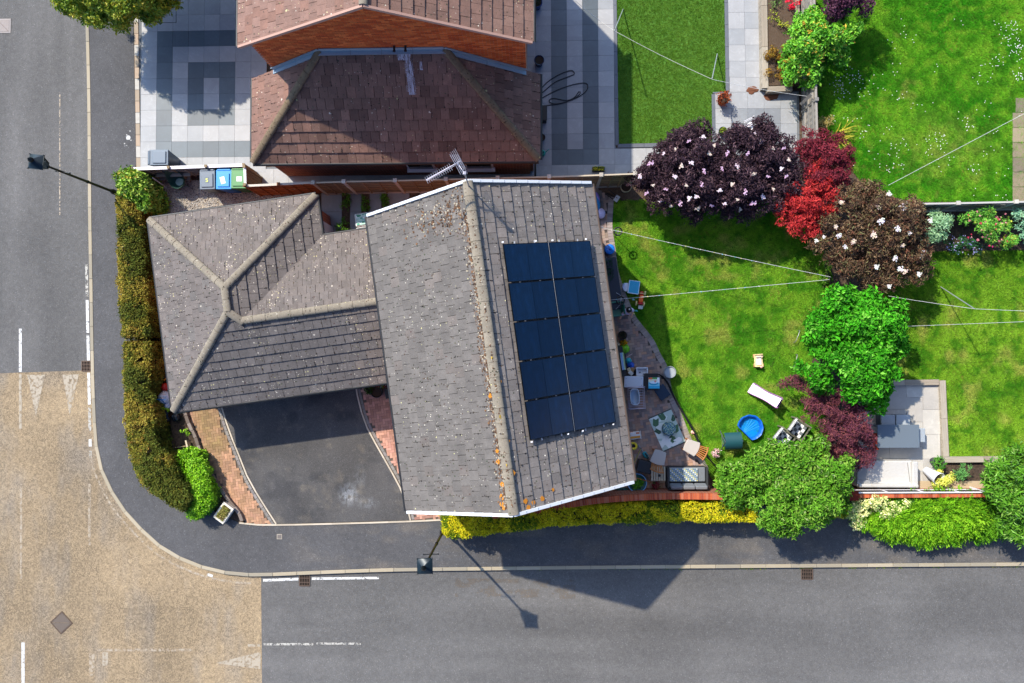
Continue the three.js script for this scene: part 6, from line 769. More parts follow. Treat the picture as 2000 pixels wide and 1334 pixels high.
// bags, toys and a bicycle beside the garage
{ const t = thing('toy_ball', 'crumpled red ball beside the garage wall', 'ball', G(321, 756, 0.2).setY(0)); part(t, 'ball', sph(0.16, 0, 0.16, 0), pl(0xc02a1c, 0.4)); part(t, 'patch', sph(0.06, 0.02, 0.28, 0.02, 1, 0.5, 1), pl(0x8fc060, 0.4)); }
{ const t = thing('pumpkin_toy', 'small orange spotted toy above the red ball', 'toy', G(323, 739, 0.2).setY(0)); part(t, 'body', sph(0.12, 0, 0.12, 0), pl(0x3a1a12)); for (const [x, z] of [[0.02, 0.02], [0.07, 0.0], [-0.03, 0.06]]) part(t, 'spot', sph(0.025, x, 0.225, z), pl(0xf0a020)); }
function sack(name, label, cat, u, v, r, hgt, c, s, rough = 0.35) { const g = new THREE.SphereGeometry(r, 22, 16), a = g.attributes.position; for (let i = 0; i < a.count; i++) { const x = a.getX(i), y = a.getY(i), z = a.getZ(i), k = 1 + 0.35 * (fbm(x / r * 2 + s, z / r * 2 + y / r * 2, s, 3) - 0.5); a.setXYZ(i, x * k, Math.max(0, (y + r) * hgt / (2 * r) * k), z * k); } g.computeVertexNormals(); const t = thing(name, label, cat, G(u, v, hgt / 2).setY(0)); part(t, 'sack', g, pl(c, rough)); part(t, 'tied_neck', mv(new THREE.ConeGeometry(r * 0.28, r * 0.5, 8), rr(-0.03, 0.03), hgt * 1.0, rr(-0.03, 0.03), 0, rr(-0.4, 0.4)), pl(c, rough)); return t; }
sack('plastic_bag', 'white plastic sack slumped at the garage corner', 'bag', 322, 776, 0.24, 0.5, 0xd4dae2, 1101); sack('plastic_bag', 'second smaller white sack below the first one', 'bag', 328, 790, 0.16, 0.3, 0xc8d2de, 1103); sack('plastic_bag', 'black refuse sack in the bed by the garage', 'bag', 343, 815, 0.17, 0.28, 0x1e242b, 1107, 0.25); sack('plastic_bag', 'dark crumpled sack beside the scooter', 'bag', 326, 818, 0.13, 0.22, 0x20262c, 1109, 0.3);
{ const p = G(331, 800).setY(0), t = thing('kick_scooter', 'blue and black scooter lying beside the white sacks', 'scooter', p); part(t, 'deck', rb(0.1, 0.03, 0.5, 0.012, 0, 0.2, 0.05, 0.05), pl(0x1a2d4a)); part(t, 'stem', bar(V3(0, 0.22, -0.2), V3(0.02, 0.62, -0.42), 0.02, 8), pl(0x2a74b8)); part(t, 'handlebar', bar(V3(-0.14, 0.62, -0.43), V3(0.18, 0.62, -0.41), 0.018, 8), pl(0x2f7fc4)); for (const z of [-0.22, 0.32]) part(t, 'wheel', cyl(0.07, 0.07, 0.03, 0, 0.16, z, 18, 0, PI / 2), pl(0x101214)); part(t, 'stand', bx(0.03, 0.16, 0.03, 0.02, 0.09, 0.05), pl(0x101214)); }
{ const t = thing('garden_rake', 'short handled rake lying in the driveway bed', 'tool', G(350, 878)); wpart(t, 'handle', bar(G(328, 876, 0.1), G(365, 871, 0.18), 0.014, 8), wood.deck[0]); wpart(t, 'head', beam(G(363, 860, 0.18), G(367, 876, 0.18), 0.06, 0.05), pl(0xcbbba2, 0.8)); }
// stone trough planter
{ const p = G(438.5, 1001, 0.25).setY(0), t = thing('stone_planter', 'pale stone trough planter at the drive corner', 'planter', p, -0.62), w = 0.42, l = 0.62, sm = pl(0xd9d3c6, 0.9); part(t, 'trough', merge([bx(w, 0.3, 0.05, 0, 0.17, l / 2), bx(w, 0.3, 0.05, 0, 0.17, -l / 2), bx(0.05, 0.3, l - 0.05, w / 2 - 0.025, 0.17, 0), bx(0.05, 0.3, l - 0.05, -w / 2 + 0.025, 0.17, 0), bx(w - 0.06, 0.04, l - 0.06, 0, 0.04, 0)]), sm); part(t, 'rim', merge([rb(w + 0.05, 0.05, 0.08, 0.015, 0, 0.33, l / 2), rb(w + 0.05, 0.05, 0.08, 0.015, 0, 0.33, -l / 2), rb(0.08, 0.05, l - 0.02, 0.015, w / 2 - 0.01, 0.331, 0), rb(0.08, 0.05, l - 0.02, 0.015, -w / 2 + 0.01, 0.331, 0)]), sm); part(t, 'compost', bx(w - 0.09, 0.2, l - 0.05, 0, 0.2, 0), mat(0x5a4a36, 1)); const L = new Leaves(), P = [0x9a9a4a, 0xb5a86a, 0x7d8c3c, 0xa0805a].map(lin); for (let i = 0; i < 420; i++) sprig(L, V3(rr(-1, 1) * 0.16, rr(0.34, 0.44), rr(-1, 1) * 0.25), V3(0, 1, 0), { per: 2, len: 0.05, wid: 0.25 }, P); part(t, 'bedding_plants', L.geo(), leafM); }
// pots
function pot(name, label, u, v, r, h, c, { leaf, tilt = 0, n = 120, spread = 1.2, rough = 0.6, up = 0.2, fill = 0x3d3126 } = {}) { const p = G(u, v, h).setY(0), t = thing(name, label, 'plant pot', p, rnd() * 6); const prof = [[0, 0.01], [r * 0.7, 0.01], [r * 0.95, h * 0.85], [r * 1.05, h * 0.86], [r * 1.05, h], [r * 0.92, h], [r * 0.9, h * 0.85], [r * 0.02, h * 0.84]]; const q = part(t, 'pot', lathe(prof, 26), Object.assign(pl(c, rough), { side: THREE.DoubleSide })); part(t, 'compost', cyl(r * 0.88, r * 0.8, 0.03, 0, h * 0.88, 0, 20), mat(fill, 1)); if (leaf) { const L = new Leaves(), P = leaf.map(lin); for (let i = 0; i < n; i++) { const d = ball(); d.y = Math.abs(d.y); sprig(L, V3(d.x * r * spread, h * 0.9 + d.y * up, d.z * r * spread), d.clone().add(V3(0, 0.6, 0)).normalize(), { per: 3, len: 0.07, wid: 0.25 }, P); } part(t, 'plant', L.geo(), leafM); } return t; }
pot('terracotta_pot', 'terracotta pot of rusty grasses on the turf corner', 1414, 192, 0.2, 0.4, 0xb5673c, { leaf: [0x8a3a1e, 0xa2522a, 0x6f2d1c], n: 90, spread: 1.3, up: 0.3 });
pot('dark_pot', 'dark pot half hidden left of the purple elder', 1412, 255, 0.14, 0.3, 0x22262a, { leaf: [0x8a9a2c, 0x5f7d24], n: 26, spread: 0.7 });
pot('blue_pot', 'dark blue glazed pot beside the neighbour house wall', 1053, 117, 0.18, 0.4, 0x1c2b52, { rough: 0.25 }); pot('blue_pot', 'blue glazed pot at the top edge by the roof', 1049, 4, 0.19, 0.4, 0x223a78, { rough: 0.25, leaf: [0x2c3a2a, 0x3a4a30], n: 30, spread: 0.7 });
pot('round_pot', 'small dark pot tucked under the neighbour eave', 1058, 268, 0.13, 0.25, 0x1a1a1c);
pot('cream_pot', 'cream stone pot beside the fence near purple elder', 1223, 364, 0.2, 0.42, 0xb9ab8c, { rough: 0.9 });
pot('black_tub', 'black plastic tub on the paving below the wing roof', 735, 765, 0.22, 0.4, 0x14181d, { rough: 0.4 });
pot('flower_pot', 'flowering pot tucked under the wing eave by the wall', 745, 748, 0.17, 0.3, 0xd8d6d0, { leaf: [0x5a8a34, 0xb8323a, 0x3f6b28, 0xe0d8d0], n: 90, spread: 1.1 }); pot('shrub_pot', 'leafy shrub in a dark pot beside the black tub', 722, 760, 0.14, 0.3, 0x2a2622, { leaf: [0x3a5c24, 0x4c7030], n: 90, spread: 1.3 });
pot('grey_tub', 'large grey tub at the edge of patio and lawn', 1309, 727, 0.21, 0.45, 0x8d949a, { rough: 0.7, fill: 0x9aa2a8 });
pot('pink_flower_pot', 'pot of pale pink flowers beside the spreading tree', 1399, 884, 0.13, 0.28, 0x9a6a3c, { leaf: [0xf2c4c6, 0xf6dcd8, 0x5a8a34, 0xe6a2aa], n: 60, spread: 1.1 });
pot('black_planter', 'round black planter by the patio wall', 1216, 655, 0.16, 0.4, 0x1d2126, { leaf: [0x24301f, 0x1d2a1c], n: 20, spread: 0.6 });
pot('marigold_pot', 'pot of yellow marigolds below the round black planter', 1218, 669, 0.11, 0.22, 0x3a4028, { leaf: [0xf0b818, 0xe0a010, 0x4c6a24], n: 36, spread: 0.9 });
pot('dark_round_pot', 'dark terrace pot with green plant near the leaning pot', 1835, 904, 0.19, 0.42, 0x3c4046, { leaf: [0x5fa032, 0x4a8a28, 0x7ab848], n: 80, spread: 1.2 });
{ const p = G(1815, 920, 0.3).setY(0), t = thing('white_pot', 'tall white pot leaning over on the terrace', 'plant pot', p); const g = lathe([[0, 0], [0.13, 0], [0.22, 0.55], [0.235, 0.6], [0.21, 0.6], [0.19, 0.5], [0.02, 0.48]], 28); part(t, 'pot', g, Object.assign(pl(0xd5d9dd, 0.35), { side: THREE.DoubleSide })); part(t, 'compost', cyl(0.18, 0.18, 0.02, 0, 0.5, 0, 20), mat(0x5a4a3c, 1)); t.rotation.set(0.42, 0, -0.32); t.position.y = 0.06; const L = new Leaves(); for (let i = 0; i < 12; i++) sprig(L, V3(rr(-0.1, 0.1), 0.52, rr(-0.1, 0.1)), V3(0, 1, 0), { per: 2, len: 0.09, wid: 0.12 }, [lin(0x8a7a5c)]); part(t, 'dry_stems', L.geo(), leafM); }
// hose, can and box on the right terrace
{ const hm = pl(0x12161c, 0.5), t = thing('garden_hose', 'black hose looped on the striped terrace', 'hose', G(1100, 180)), hz = (pts) => tubeG(pts.map(([u, v]) => G(u, v, 0.05)), 0.016, 90, false, 6); wpart(t, 'hose', hz([[1052, 178], [1072, 158], [1100, 142], [1118, 138], [1122, 144], [1112, 149], [1085, 160], [1065, 176], [1054, 186]]), hm); wpart(t, 'hose', hz([[1054, 194], [1090, 175], [1130, 163], [1146, 163], [1148, 172], [1135, 186], [1105, 199], [1078, 202], [1072, 196], [1080, 192], [1108, 196], [1122, 190], [1132, 178], [1134, 181], [1120, 193], [1095, 202], [1056, 207]]), hm); }
{ const t = thing('storage_crate', 'black plastic crate against the neighbour house wall', 'crate', G(1060, 221, 0.4).setY(0)); part(t, 'crate', merge([rb(0.3, 0.36, 0.52, 0.03, 0, 0.2, 0)]), pl(0x15181b)); part(t, 'lid', rb(0.33, 0.05, 0.56, 0.02, 0, 0.405, 0), pl(0x1d2125)); }
{ const t = thing('watering_can', 'turquoise watering can beside the neighbour house corner', 'watering can', G(1060, 298, 0.2).setY(0), 0.4), cm = pl(0x1fa89a, 0.35); part(t, 'body', lathe([[0, 0], [0.1, 0], [0.1, 0.2], [0.07, 0.24], [0.05, 0.24], [0.05, 0.2]], 18), Object.assign(cm, { side: THREE.DoubleSide })); part(t, 'spout', bar(V3(0.08, 0.06, 0), V3(0.24, 0.26, 0), 0.018, 8), cm); part(t, 'handle', tubeG([V3(-0.09, 0.05, 0), V3(-0.17, 0.15, 0), V3(-0.08, 0.26, 0), V3(0.03, 0.25, 0)], 0.012, 20), cm); }
{ const t = thing('flower_trough', 'small black trough of yellow flowers on terrace edge', 'planter', G(1169, 330, 0.15).setY(0)); part(t, 'trough', rb(0.46, 0.16, 0.18, 0.02, 0, 0.09, 0), pl(0x1a1b1e)); const L = new Leaves(); for (let i = 0; i < 90; i++) sprig(L, V3(rr(-0.2, 0.2), rr(0.18, 0.26), rr(-0.07, 0.07)), V3(0, 1, 0), { per: 2, len: 0.05, wid: 0.3 }, [0xd8c83a, 0x4a7a2c, 0x86a03a].map(lin)); part(t, 'flowers', L.geo(), leafM); }
{ const t = thing('bistro_chair', 'white metal bistro chair behind the purple elder', 'chair', G(1462, 252, 0.4).setY(0), 0.5); part(t, 'seat', merge(Array.from({ length: 5 }, (_, i) => bx(0.4, 0.015, 0.05, 0, 0.45, -0.16 + i * 0.08))), paintM); part(t, 'backrest', merge([bar(V3(-0.2, 0.45, -0.2), V3(-0.2, 0.88, -0.26), 0.012), bar(V3(0.2, 0.45, -0.2), V3(0.2, 0.88, -0.26), 0.012), bx(0.4, 0.05, 0.015, 0, 0.84, -0.255), bx(0.4, 0.05, 0.015, 0, 0.7, -0.235)]), paintM); for (const [x, z] of [[-0.19, -0.19], [0.19, -0.19], [-0.19, 0.19], [0.19, 0.19]]) part(t, 'leg', bar(V3(x, 0.45, z), V3(x * 1.1, 0, z * 1.1), 0.012), paintM); }
for (const [u, v, s, l] of [[1469, 176, 1, 'spill of brown soil at the foot of the bed'], [1506, 188, 1.2, 'larger heap of brown soil on the terrace slabs']]) { const g = new THREE.SphereGeometry(0.17 * s, 18, 8, 0, 6.283, 0, PI / 2), a = g.attributes.position; for (let i = 0; i < a.count; i++) { const k = 0.6 + 0.8 * fbm(a.getX(i) * 12 + u, a.getZ(i) * 12, 1201, 3); a.setXYZ(i, a.getX(i) * k * 1.25, a.getY(i) * 0.22 * k, a.getZ(i) * k * 0.9); } g.computeVertexNormals(); single('soil_heap', l, 'soil', g, mat(0x6d4530, 1), G(u, v).setY(0.03)); }
{ const t = thing('garden_toys_pile', 'blue and lilac inflatable toy beside the house gable', 'toy', G(1166, 402, 0.3).setY(0), 0.25); part(t, 'body', sph(0.3, 0, 0.2, -0.2, 0.55, 0.55, 1.25), pl(0x2f8fd0, 0.3)); part(t, 'tail', sph(0.2, 0.08, 0.16, 0.28, 0.9, 0.6, 1.0), pl(0xd6c8ea, 0.3)); part(t, 'fin', sph(0.16, 0.1, 0.24, -0.3, 0.5, 0.6, 1.4), pl(0x8f7fd0, 0.3)); part(t, 'eye', sph(0.06, -0.06, 0.36, 0.0), pl(0x0d1016)); }
{ const t = thing('folding_stool', 'black and silver folded stool near the cream pot', 'stool', G(1196, 382, 0.2).setY(0), -0.6); part(t, 'frame', merge([bar(V3(-0.25, 0.25, -0.1), V3(0.3, 0.25, -0.05), 0.018), bar(V3(-0.25, 0.25, 0.1), V3(0.3, 0.25, 0.12), 0.018), bar(V3(-0.25, 0.02, 0), V3(0.2, 0.3, 0), 0.018)]), pl(0x15171a)); part(t, 'panel', rb(0.16, 0.02, 0.24, 0.008, 0.2, 0.28, 0.02), pl(0xb9bdc0, 0.4)); }
// patio along the house wall
{ const t = thing('storage_barrel', 'bright blue round barrel with a lid by the gable', 'barrel', G(1191, 486.5, 0.5).setY(0)); part(t, 'barrel', lathe([[0, 0], [0.15, 0], [0.18, 0.25], [0.17, 0.48], [0, 0.48]], 28), pl(0x124f9c, 0.35)); const l = part(t, 'lid', lathe([[0, 0.53], [0.12, 0.525], [0.18, 0.5], [0.19, 0.47], [0.17, 0.47]], 28), pl(0x1f74d0, 0.3)); part(l, 'knob', lathe([[0, 0.57], [0.035, 0.565], [0.04, 0.53], [0, 0.525]], 16), pl(0x1a66bc, 0.3)); }
{ const t = thing('trampoline_cover', 'dark navy sheeted table along the house wall', 'table', G(1190, 555, 0.55).setY(0), -HROT * 1.0); const sh = rb(0.75, 0.06, 1.9, 0.03, 0, 0.55, 0), a = sh.attributes.position; part(t, 'sheet', sh, pl(0x1d2b3c, 0.6)); part(t, 'skirt', rb(0.7, 0.5, 1.85, 0.04, 0, 0.28, 0), pl(0x16212f, 0.7)); const L = new Leaves(); for (let i = 0; i < 160; i++) sprig(L, V3(rr(-0.3, 0.2), rr(0.58, 0.66), rr(-0.9, -0.2)), V3(0, 1, 0), { per: 2, len: 0.08, wid: 0.2 }, [0x1f4a34, 0x2a5c40, 0x173c2c].map(lin)); part(t, 'foliage', L.geo(), leafM); part(t, 'cord', tubeG([V3(0.2, 0.6, 0.35), V3(0.34, 0.6, 0.5), V3(0.3, 0.6, 0.75), V3(0.1, 0.6, 0.95)], 0.01, 24), pl(0xaab4bc)); }
{ const t = thing('garden_chair', 'teal plastic garden chair beside the child', 'chair', G(1202, 604, 0.45).setY(0), -1.45), gm = pl(0x2a7a68, 0.4); part(t, 'seat', rb(0.46, 0.04, 0.46, 0.02, 0, 0.43, 0), gm); part(t, 'backrest', rb(0.46, 0.4, 0.04, 0.02, 0, 0.66, -0.24, 0, -0.2), gm); for (const s of [-1, 1]) part(t, 'armrest', rb(0.05, 0.03, 0.44, 0.012, s * 0.25, 0.62, 0), gm); for (const [x, z] of [[-0.2, -0.2], [0.2, -0.2], [-0.22, 0.2], [0.22, 0.2]]) part(t, 'leg', bar(V3(x, 0.43, z), V3(x * 1.2, 0, z * 1.2), 0.022), gm); }
{ const t = thing('play_table', 'turquoise topped childs play table on the lawn', 'table', G(1238, 561, 0.4).setY(0), -0.14); part(t, 'top', rb(0.38, 0.05, 0.46, 0.025, 0, 0.4, 0), pl(0x2fb6dc, 0.4)); for (let i = 0; i < 11; i++) part(t, 'rib', bx(0.3, 0.008, 0.012, 0, 0.428, -0.18 + i * 0.036), pl(0x27a4c8, 0.4)); part(t, 'rim', merge([rb(0.4, 0.06, 0.025, 0.01, 0, 0.405, 0.23), rb(0.4, 0.06, 0.025, 0.01, 0, 0.405, -0.23), rb(0.025, 0.06, 0.44, 0.01, 0.19, 0.405, 0), rb(0.025, 0.06, 0.44, 0.01, -0.19, 0.405, 0)]), pl(0xdfeaf2, 0.4)); for (const [x, z] of [[-0.15, -0.18], [0.15, -0.18], [-0.15, 0.18], [0.15, 0.18]]) part(t, 'leg', cyl(0.02, 0.025, 0.39, x, 0.195, z, 10), pl(0xd8e4ee, 0.4)); }
{ const t = thing('play_chair', 'white childs chair pushed against the play table', 'chair', G(1223.5, 561, 0.28).setY(0), 1.43); part(t, 'seat', lathe([[0, 0.27], [0.14, 0.27], [0.16, 0.29], [0.15, 0.31], [0, 0.3]], 22), pl(0xd9dff0, 0.4)); part(t, 'backrest', mv(new THREE.CylinderGeometry(0.17, 0.15, 0.24, 18, 1, true, PI - 0.9, 1.8), 0, 0.42, 0), Object.assign(pl(0xd9dff0, 0.4), { side: THREE.DoubleSide })); for (const [x, z] of [[-0.1, -0.1], [0.1, -0.1], [-0.1, 0.1], [0.1, 0.1]]) part(t, 'leg', bar(V3(x, 0.27, z), V3(x * 1.3, 0, z * 1.3), 0.016), pl(0xd2d8ea, 0.4)); }
{ const t = thing('ride_on_toy', 'orange and red ride-on toy with cream wheels', 'toy', G(1252, 582, 0.2).setY(0), -0.12), rd = pl(0xc8141c, 0.35); part(t, 'body', merge([rb(0.17, 0.12, 0.5, 0.05, 0, 0.17, 0), rb(0.13, 0.1, 0.14, 0.04, 0, 0.24, -0.17)]), rd); part(t, 'seat', rb(0.16, 0.06, 0.28, 0.028, 0, 0.25, 0.02), pl(0xf06a1a, 0.4)); part(t, 'backrest', rb(0.2, 0.16, 0.05, 0.02, 0, 0.3, 0.22), rd); part(t, 'push_tray', rb(0.18, 0.1, 0.14, 0.03, 0.02, 0.2, 0.34), pl(0xd8ddd6, 0.5)); for (const [x, z] of [[-0.14, -0.2], [0.14, -0.2], [-0.14, 0.2], [0.14, 0.2]]) part(t, 'wheel', cyl(0.09, 0.09, 0.05, x, 0.09, z, 18, 0, PI / 2), pl(0xe3d58c, 0.4)); part(t, 'handlebar', bar(V3(-0.12, 0.36, -0.16), V3(0.12, 0.36, -0.16), 0.014), pl(0xe3d58c)); }
for (const [u, v, c, l] of [[1236, 585, 0x9fe0e0, 'tiny pale turquoise toy lying left of ride-on toy'], [1242, 607, 0x48c0b8, 'tiny turquoise ball in the grass right of the child'], [1236, 612, 0xe2dc8a, 'tiny yellow toy at the patio edge near the child']]) { const t = thing('small_toy', l, 'toy', G(u, v)); part(t, 'toy', merge([sph(0.035, 0, 0.06, 0, 1.3, 0.8, 1), sph(0.022, 0.04, 0.08, 0.02)]), pl(c, 0.4)); }
// things along the wall south of the child
sack('lime_bag', 'lime green bag on the patio by the wall', 'bag', 1220, 681, 0.17, 0.3, 0x74c21c, 1121, 0.4);
{ const t = thing('ornament', 'pale stone garden ornament against the patio wall', 'ornament', G(1207, 673, 0.3).setY(0)); part(t, 'figure', lathe([[0, 0], [0.1, 0], [0.08, 0.1], [0.09, 0.2], [0.05, 0.28], [0.065, 0.34], [0.03, 0.4], [0, 0.41]], 14), pl(0xa89c88, 0.9)); part(t, 'plinth', bx(0.22, 0.06, 0.2, 0, 0.03, 0), pl(0x8f8472, 0.9)); }
{ const t = thing('barbecue', 'silver lidded gas barbecue against the house wall', 'barbecue', G(1212, 706, 0.85).setY(0), -HROT); part(t, 'hood', mv(new THREE.CylinderGeometry(0.22, 0.22, 0.62, 24, 1, false, 0, PI), 0, 0.82, 0, 0, PI / 2, 0).scale(0.75, 0.8, 1).translate(0, 0.16, 0), mat(0xb8bfc8, 0.3, { metalness: 0.85 })); part(t, 'firebox', rb(0.36, 0.2, 0.66, 0.03, 0, 0.72, 0), pl(0x15171a)); part(t, 'side_shelf', rb(0.3, 0.03, 0.22, 0.01, 0, 0.8, 0.44), pl(0x1b1e21)); part(t, 'side_shelf', rb(0.3, 0.03, 0.2, 0.01, 0, 0.8, -0.43), pl(0x1b1e21)); part(t, 'hood_handle', bar(V3(0.2, 0.86, -0.22), V3(0.2, 0.86, 0.22), 0.014, 8), pl(0x0d0e10)); part(t, 'cabinet', bx(0.32, 0.55, 0.6, 0, 0.35, 0), pl(0x202327)); for (const s of [-1, 1]) part(t, 'wheel', cyl(0.08, 0.08, 0.04, 0.12, 0.08, s * 0.32, 16, PI / 2), pl(0x111111)); part(t, 'tongs', bar(V3(0.2, 0.84, -0.1), V3(0.46, 0.86, -0.22), 0.012), mat(0xc8b0b0, 0.3, { metalness: 0.6 })); }
sack('turquoise_bag', 'turquoise carrier bag beside the barbecue', 'bag', 1227, 705, 0.12, 0.24, 0x1fa8b4, 1131, 0.4); sack('blue_bag', 'royal blue bag on the dark bucket', 'bag', 1232, 714, 0.14, 0.34, 0x1450b8, 1133, 0.4);
{ const t = thing('compost_bucket', 'dark bucket of packets beside the barbecue', 'bucket', G(1232, 726, 0.3).setY(0)); part(t, 'bucket', lathe([[0, 0], [0.16, 0], [0.2, 0.3], [0.185, 0.3], [0.15, 0.03]], 24), Object.assign(pl(0x16273a, 0.4), { side: THREE.DoubleSide })); for (const [x, z, r, c] of [[-0.05, -0.05, 0.5, 0xd8c8a0], [0.06, -0.06, -0.4, 0xb08a5c], [0, 0.05, 0.9, 0xe0dcd0]]) part(t, 'packet', rb(0.14, 0.05, 0.2, 0.015, x, 0.28, z, r, 0.4), pl(c, 0.5)); }
{ const t = thing('white_basin', 'small white rectangular basin on the patio', 'basin', G(1254, 726, 0.25).setY(0)); const wm = pl(0xd6dde6, 0.35); part(t, 'basin', merge([rb(0.36, 0.02, 0.26, 0.009, 0, 0.1, 0), rb(0.38, 0.16, 0.025, 0.01, 0, 0.17, 0.13), rb(0.38, 0.16, 0.025, 0.01, 0, 0.17, -0.13), rb(0.025, 0.16, 0.26, 0.01, 0.18, 0.17, 0), rb(0.025, 0.16, 0.26, 0.01, -0.18, 0.17, 0)]), wm); part(t, 'rim', merge([rb(0.42, 0.02, 0.05, 0.009, 0, 0.25, 0.14), rb(0.42, 0.02, 0.05, 0.009, 0, 0.25, -0.14), rb(0.05, 0.02, 0.24, 0.009, 0.19, 0.251, 0), rb(0.05, 0.02, 0.24, 0.009, -0.19, 0.251, 0)]), wm); part(t, 'drain_plug', cyl(0.025, 0.025, 0.01, -0.06, 0.115, 0.03, 14), pl(0x3a4048)); part(t, 'stand', bx(0.3, 0.1, 0.2, 0, 0.05, 0), pl(0x15181c)); }
{ const t = thing('storage_box', 'white lidded storage box by the patio wall', 'box', G(1238, 746, 0.5).setY(0), -0.02); part(t, 'box', rb(0.62, 0.4, 0.36, 0.04, 0, 0.22, 0), pl(0x30353b)); const l = part(t, 'lid', rb(0.7, 0.06, 0.42, 0.03, 0, 0.45, 0), pl(0xc9d3dd, 0.4)); for (const [x, z] of [[-0.28, -0.12], [-0.28, 0.12], [0.28, -0.12], [0.28, 0.12]]) part(l, 'lid_stud', cyl(0.014, 0.014, 0.012, x, 0.484, z, 10), pl(0x7d8a96)); }
// folding table frame with a boxed toy, netting
{ const t = thing('folding_table', 'black folding table holding a colourful toy box', 'table', G(1272, 746, 0.5).setY(0)); part(t, 'top', rb(0.5, 0.03, 0.62, 0.01, 0, 0.42, 0), pl(0x14171b)); for (const [x, z] of [[-0.22, -0.28], [0.22, -0.28], [-0.22, 0.28], [0.22, 0.28]]) part(t, 'leg', cyl(0.014, 0.014, 0.42, x, 0.21, z, 8), pl(0x1a1d21)); }
{ const art = canvasTex(128, 128, (x) => { x.fillStyle = '#7fd0e4'; x.fillRect(0, 0, 128, 128); x.fillStyle = '#e9e6c8'; x.fillRect(0, 0, 128, 54); x.fillStyle = '#e8743a'; x.fillRect(0, 0, 44, 22); x.fillStyle = '#5aa84c'; x.fillRect(44, 0, 56, 18); x.fillStyle = '#f2f4f4'; x.fillRect(100, 0, 28, 60); x.fillStyle = '#1f9cc4'; x.beginPath(); x.ellipse(60, 66, 52, 24, 0, 0, 7); x.fill(); x.fillStyle = '#d9f0f6'; x.beginPath(); x.ellipse(60, 56, 46, 16, 0, 0, 7); x.fill(); x.fillStyle = '#e28a8a'; x.beginPath(); x.arc(78, 44, 12, 0, 7); x.fill(); x.fillStyle = '#2bb0d8'; x.fillRect(0, 98, 128, 30); }); const t = thing('toy_carton', 'bright printed toy carton lying on the folding table', 'carton', G(1277, 748, 0.48).setY(0.436)); part(t, 'carton', bx(0.4, 0.09, 0.4, 0, 0.045, 0), pl(0x38a8c8, 0.5)); part(t, 'printed_top', bx(0.4, 0.004, 0.4, 0, 0.093, 0), mat(0xffffff, 0.4, { map: art })); }
{ const t = thing('sun_lounger_pad', 'navy padded stool leaning beside the folding table', 'stool', G(1293, 766, 0.3).setY(0), 0.62); part(t, 'pad', rb(0.42, 0.07, 0.5, 0.025, 0, 0.32, 0, 0, 0.12), pl(0x1c2f45, 0.6)); part(t, 'frame', merge([bar(V3(-0.18, 0.3, -0.2), V3(0.18, 0, -0.22), 0.014), bar(V3(0.18, 0.3, -0.2), V3(-0.18, 0, -0.22), 0.014), bar(V3(-0.18, 0.3, 0.2), V3(0.18, 0, 0.22), 0.014), bar(V3(0.18, 0.3, 0.2), V3(-0.18, 0, 0.22), 0.014)]), pl(0x15171a)); }
{ const c = smooth(polyW([[1262, 733], [1285, 731], [1300, 745], [1312, 770], [1325, 795], [1345, 828], [1362, 862], [1380, 892], [1398, 912]]), 40), t = thing('garden_netting', 'low black mesh fence along the patio edge', 'netting', c[20].clone()), nm = pl(0x0f1113, 0.7), bars = []; for (const y of [0.04, 0.16, 0.28, 0.4]) wpart(t, 'net_cord', tubeG(c.map((p) => p.clone().setY(y)), 0.011, 80, false, 5), nm); for (let i = 0; i <= 40; i++) { const p = c[i]; bars.push(bar(V3(p.x, 0, p.z), V3(p.x, 0.42, p.z), i % 8 === 0 ? 0.016 : 0.007, 5)); } wpart(t, 'net_strands', merge(bars), nm); }
{ const t = thing('doll', 'small pink doll on the grass by the netting', 'toy', G(1355, 845, 0.2).setY(0), 0.4); part(t, 'body', merge([sph(0.045, 0, 0.14, 0, 1, 1.3, 0.8), sph(0.04, 0, 0.24, 0), bar(V3(-0.02, 0.1, 0), V3(-0.03, 0, 0.02), 0.014), bar(V3(0.02, 0.1, 0), V3(0.03, 0, 0.02), 0.014)]), pl(0xe8a89c, 0.5)); part(t, 'dress', mv(new THREE.ConeGeometry(0.075, 0.12, 14), 0, 0.12, 0), pl(0xf0c0b8, 0.6)); }
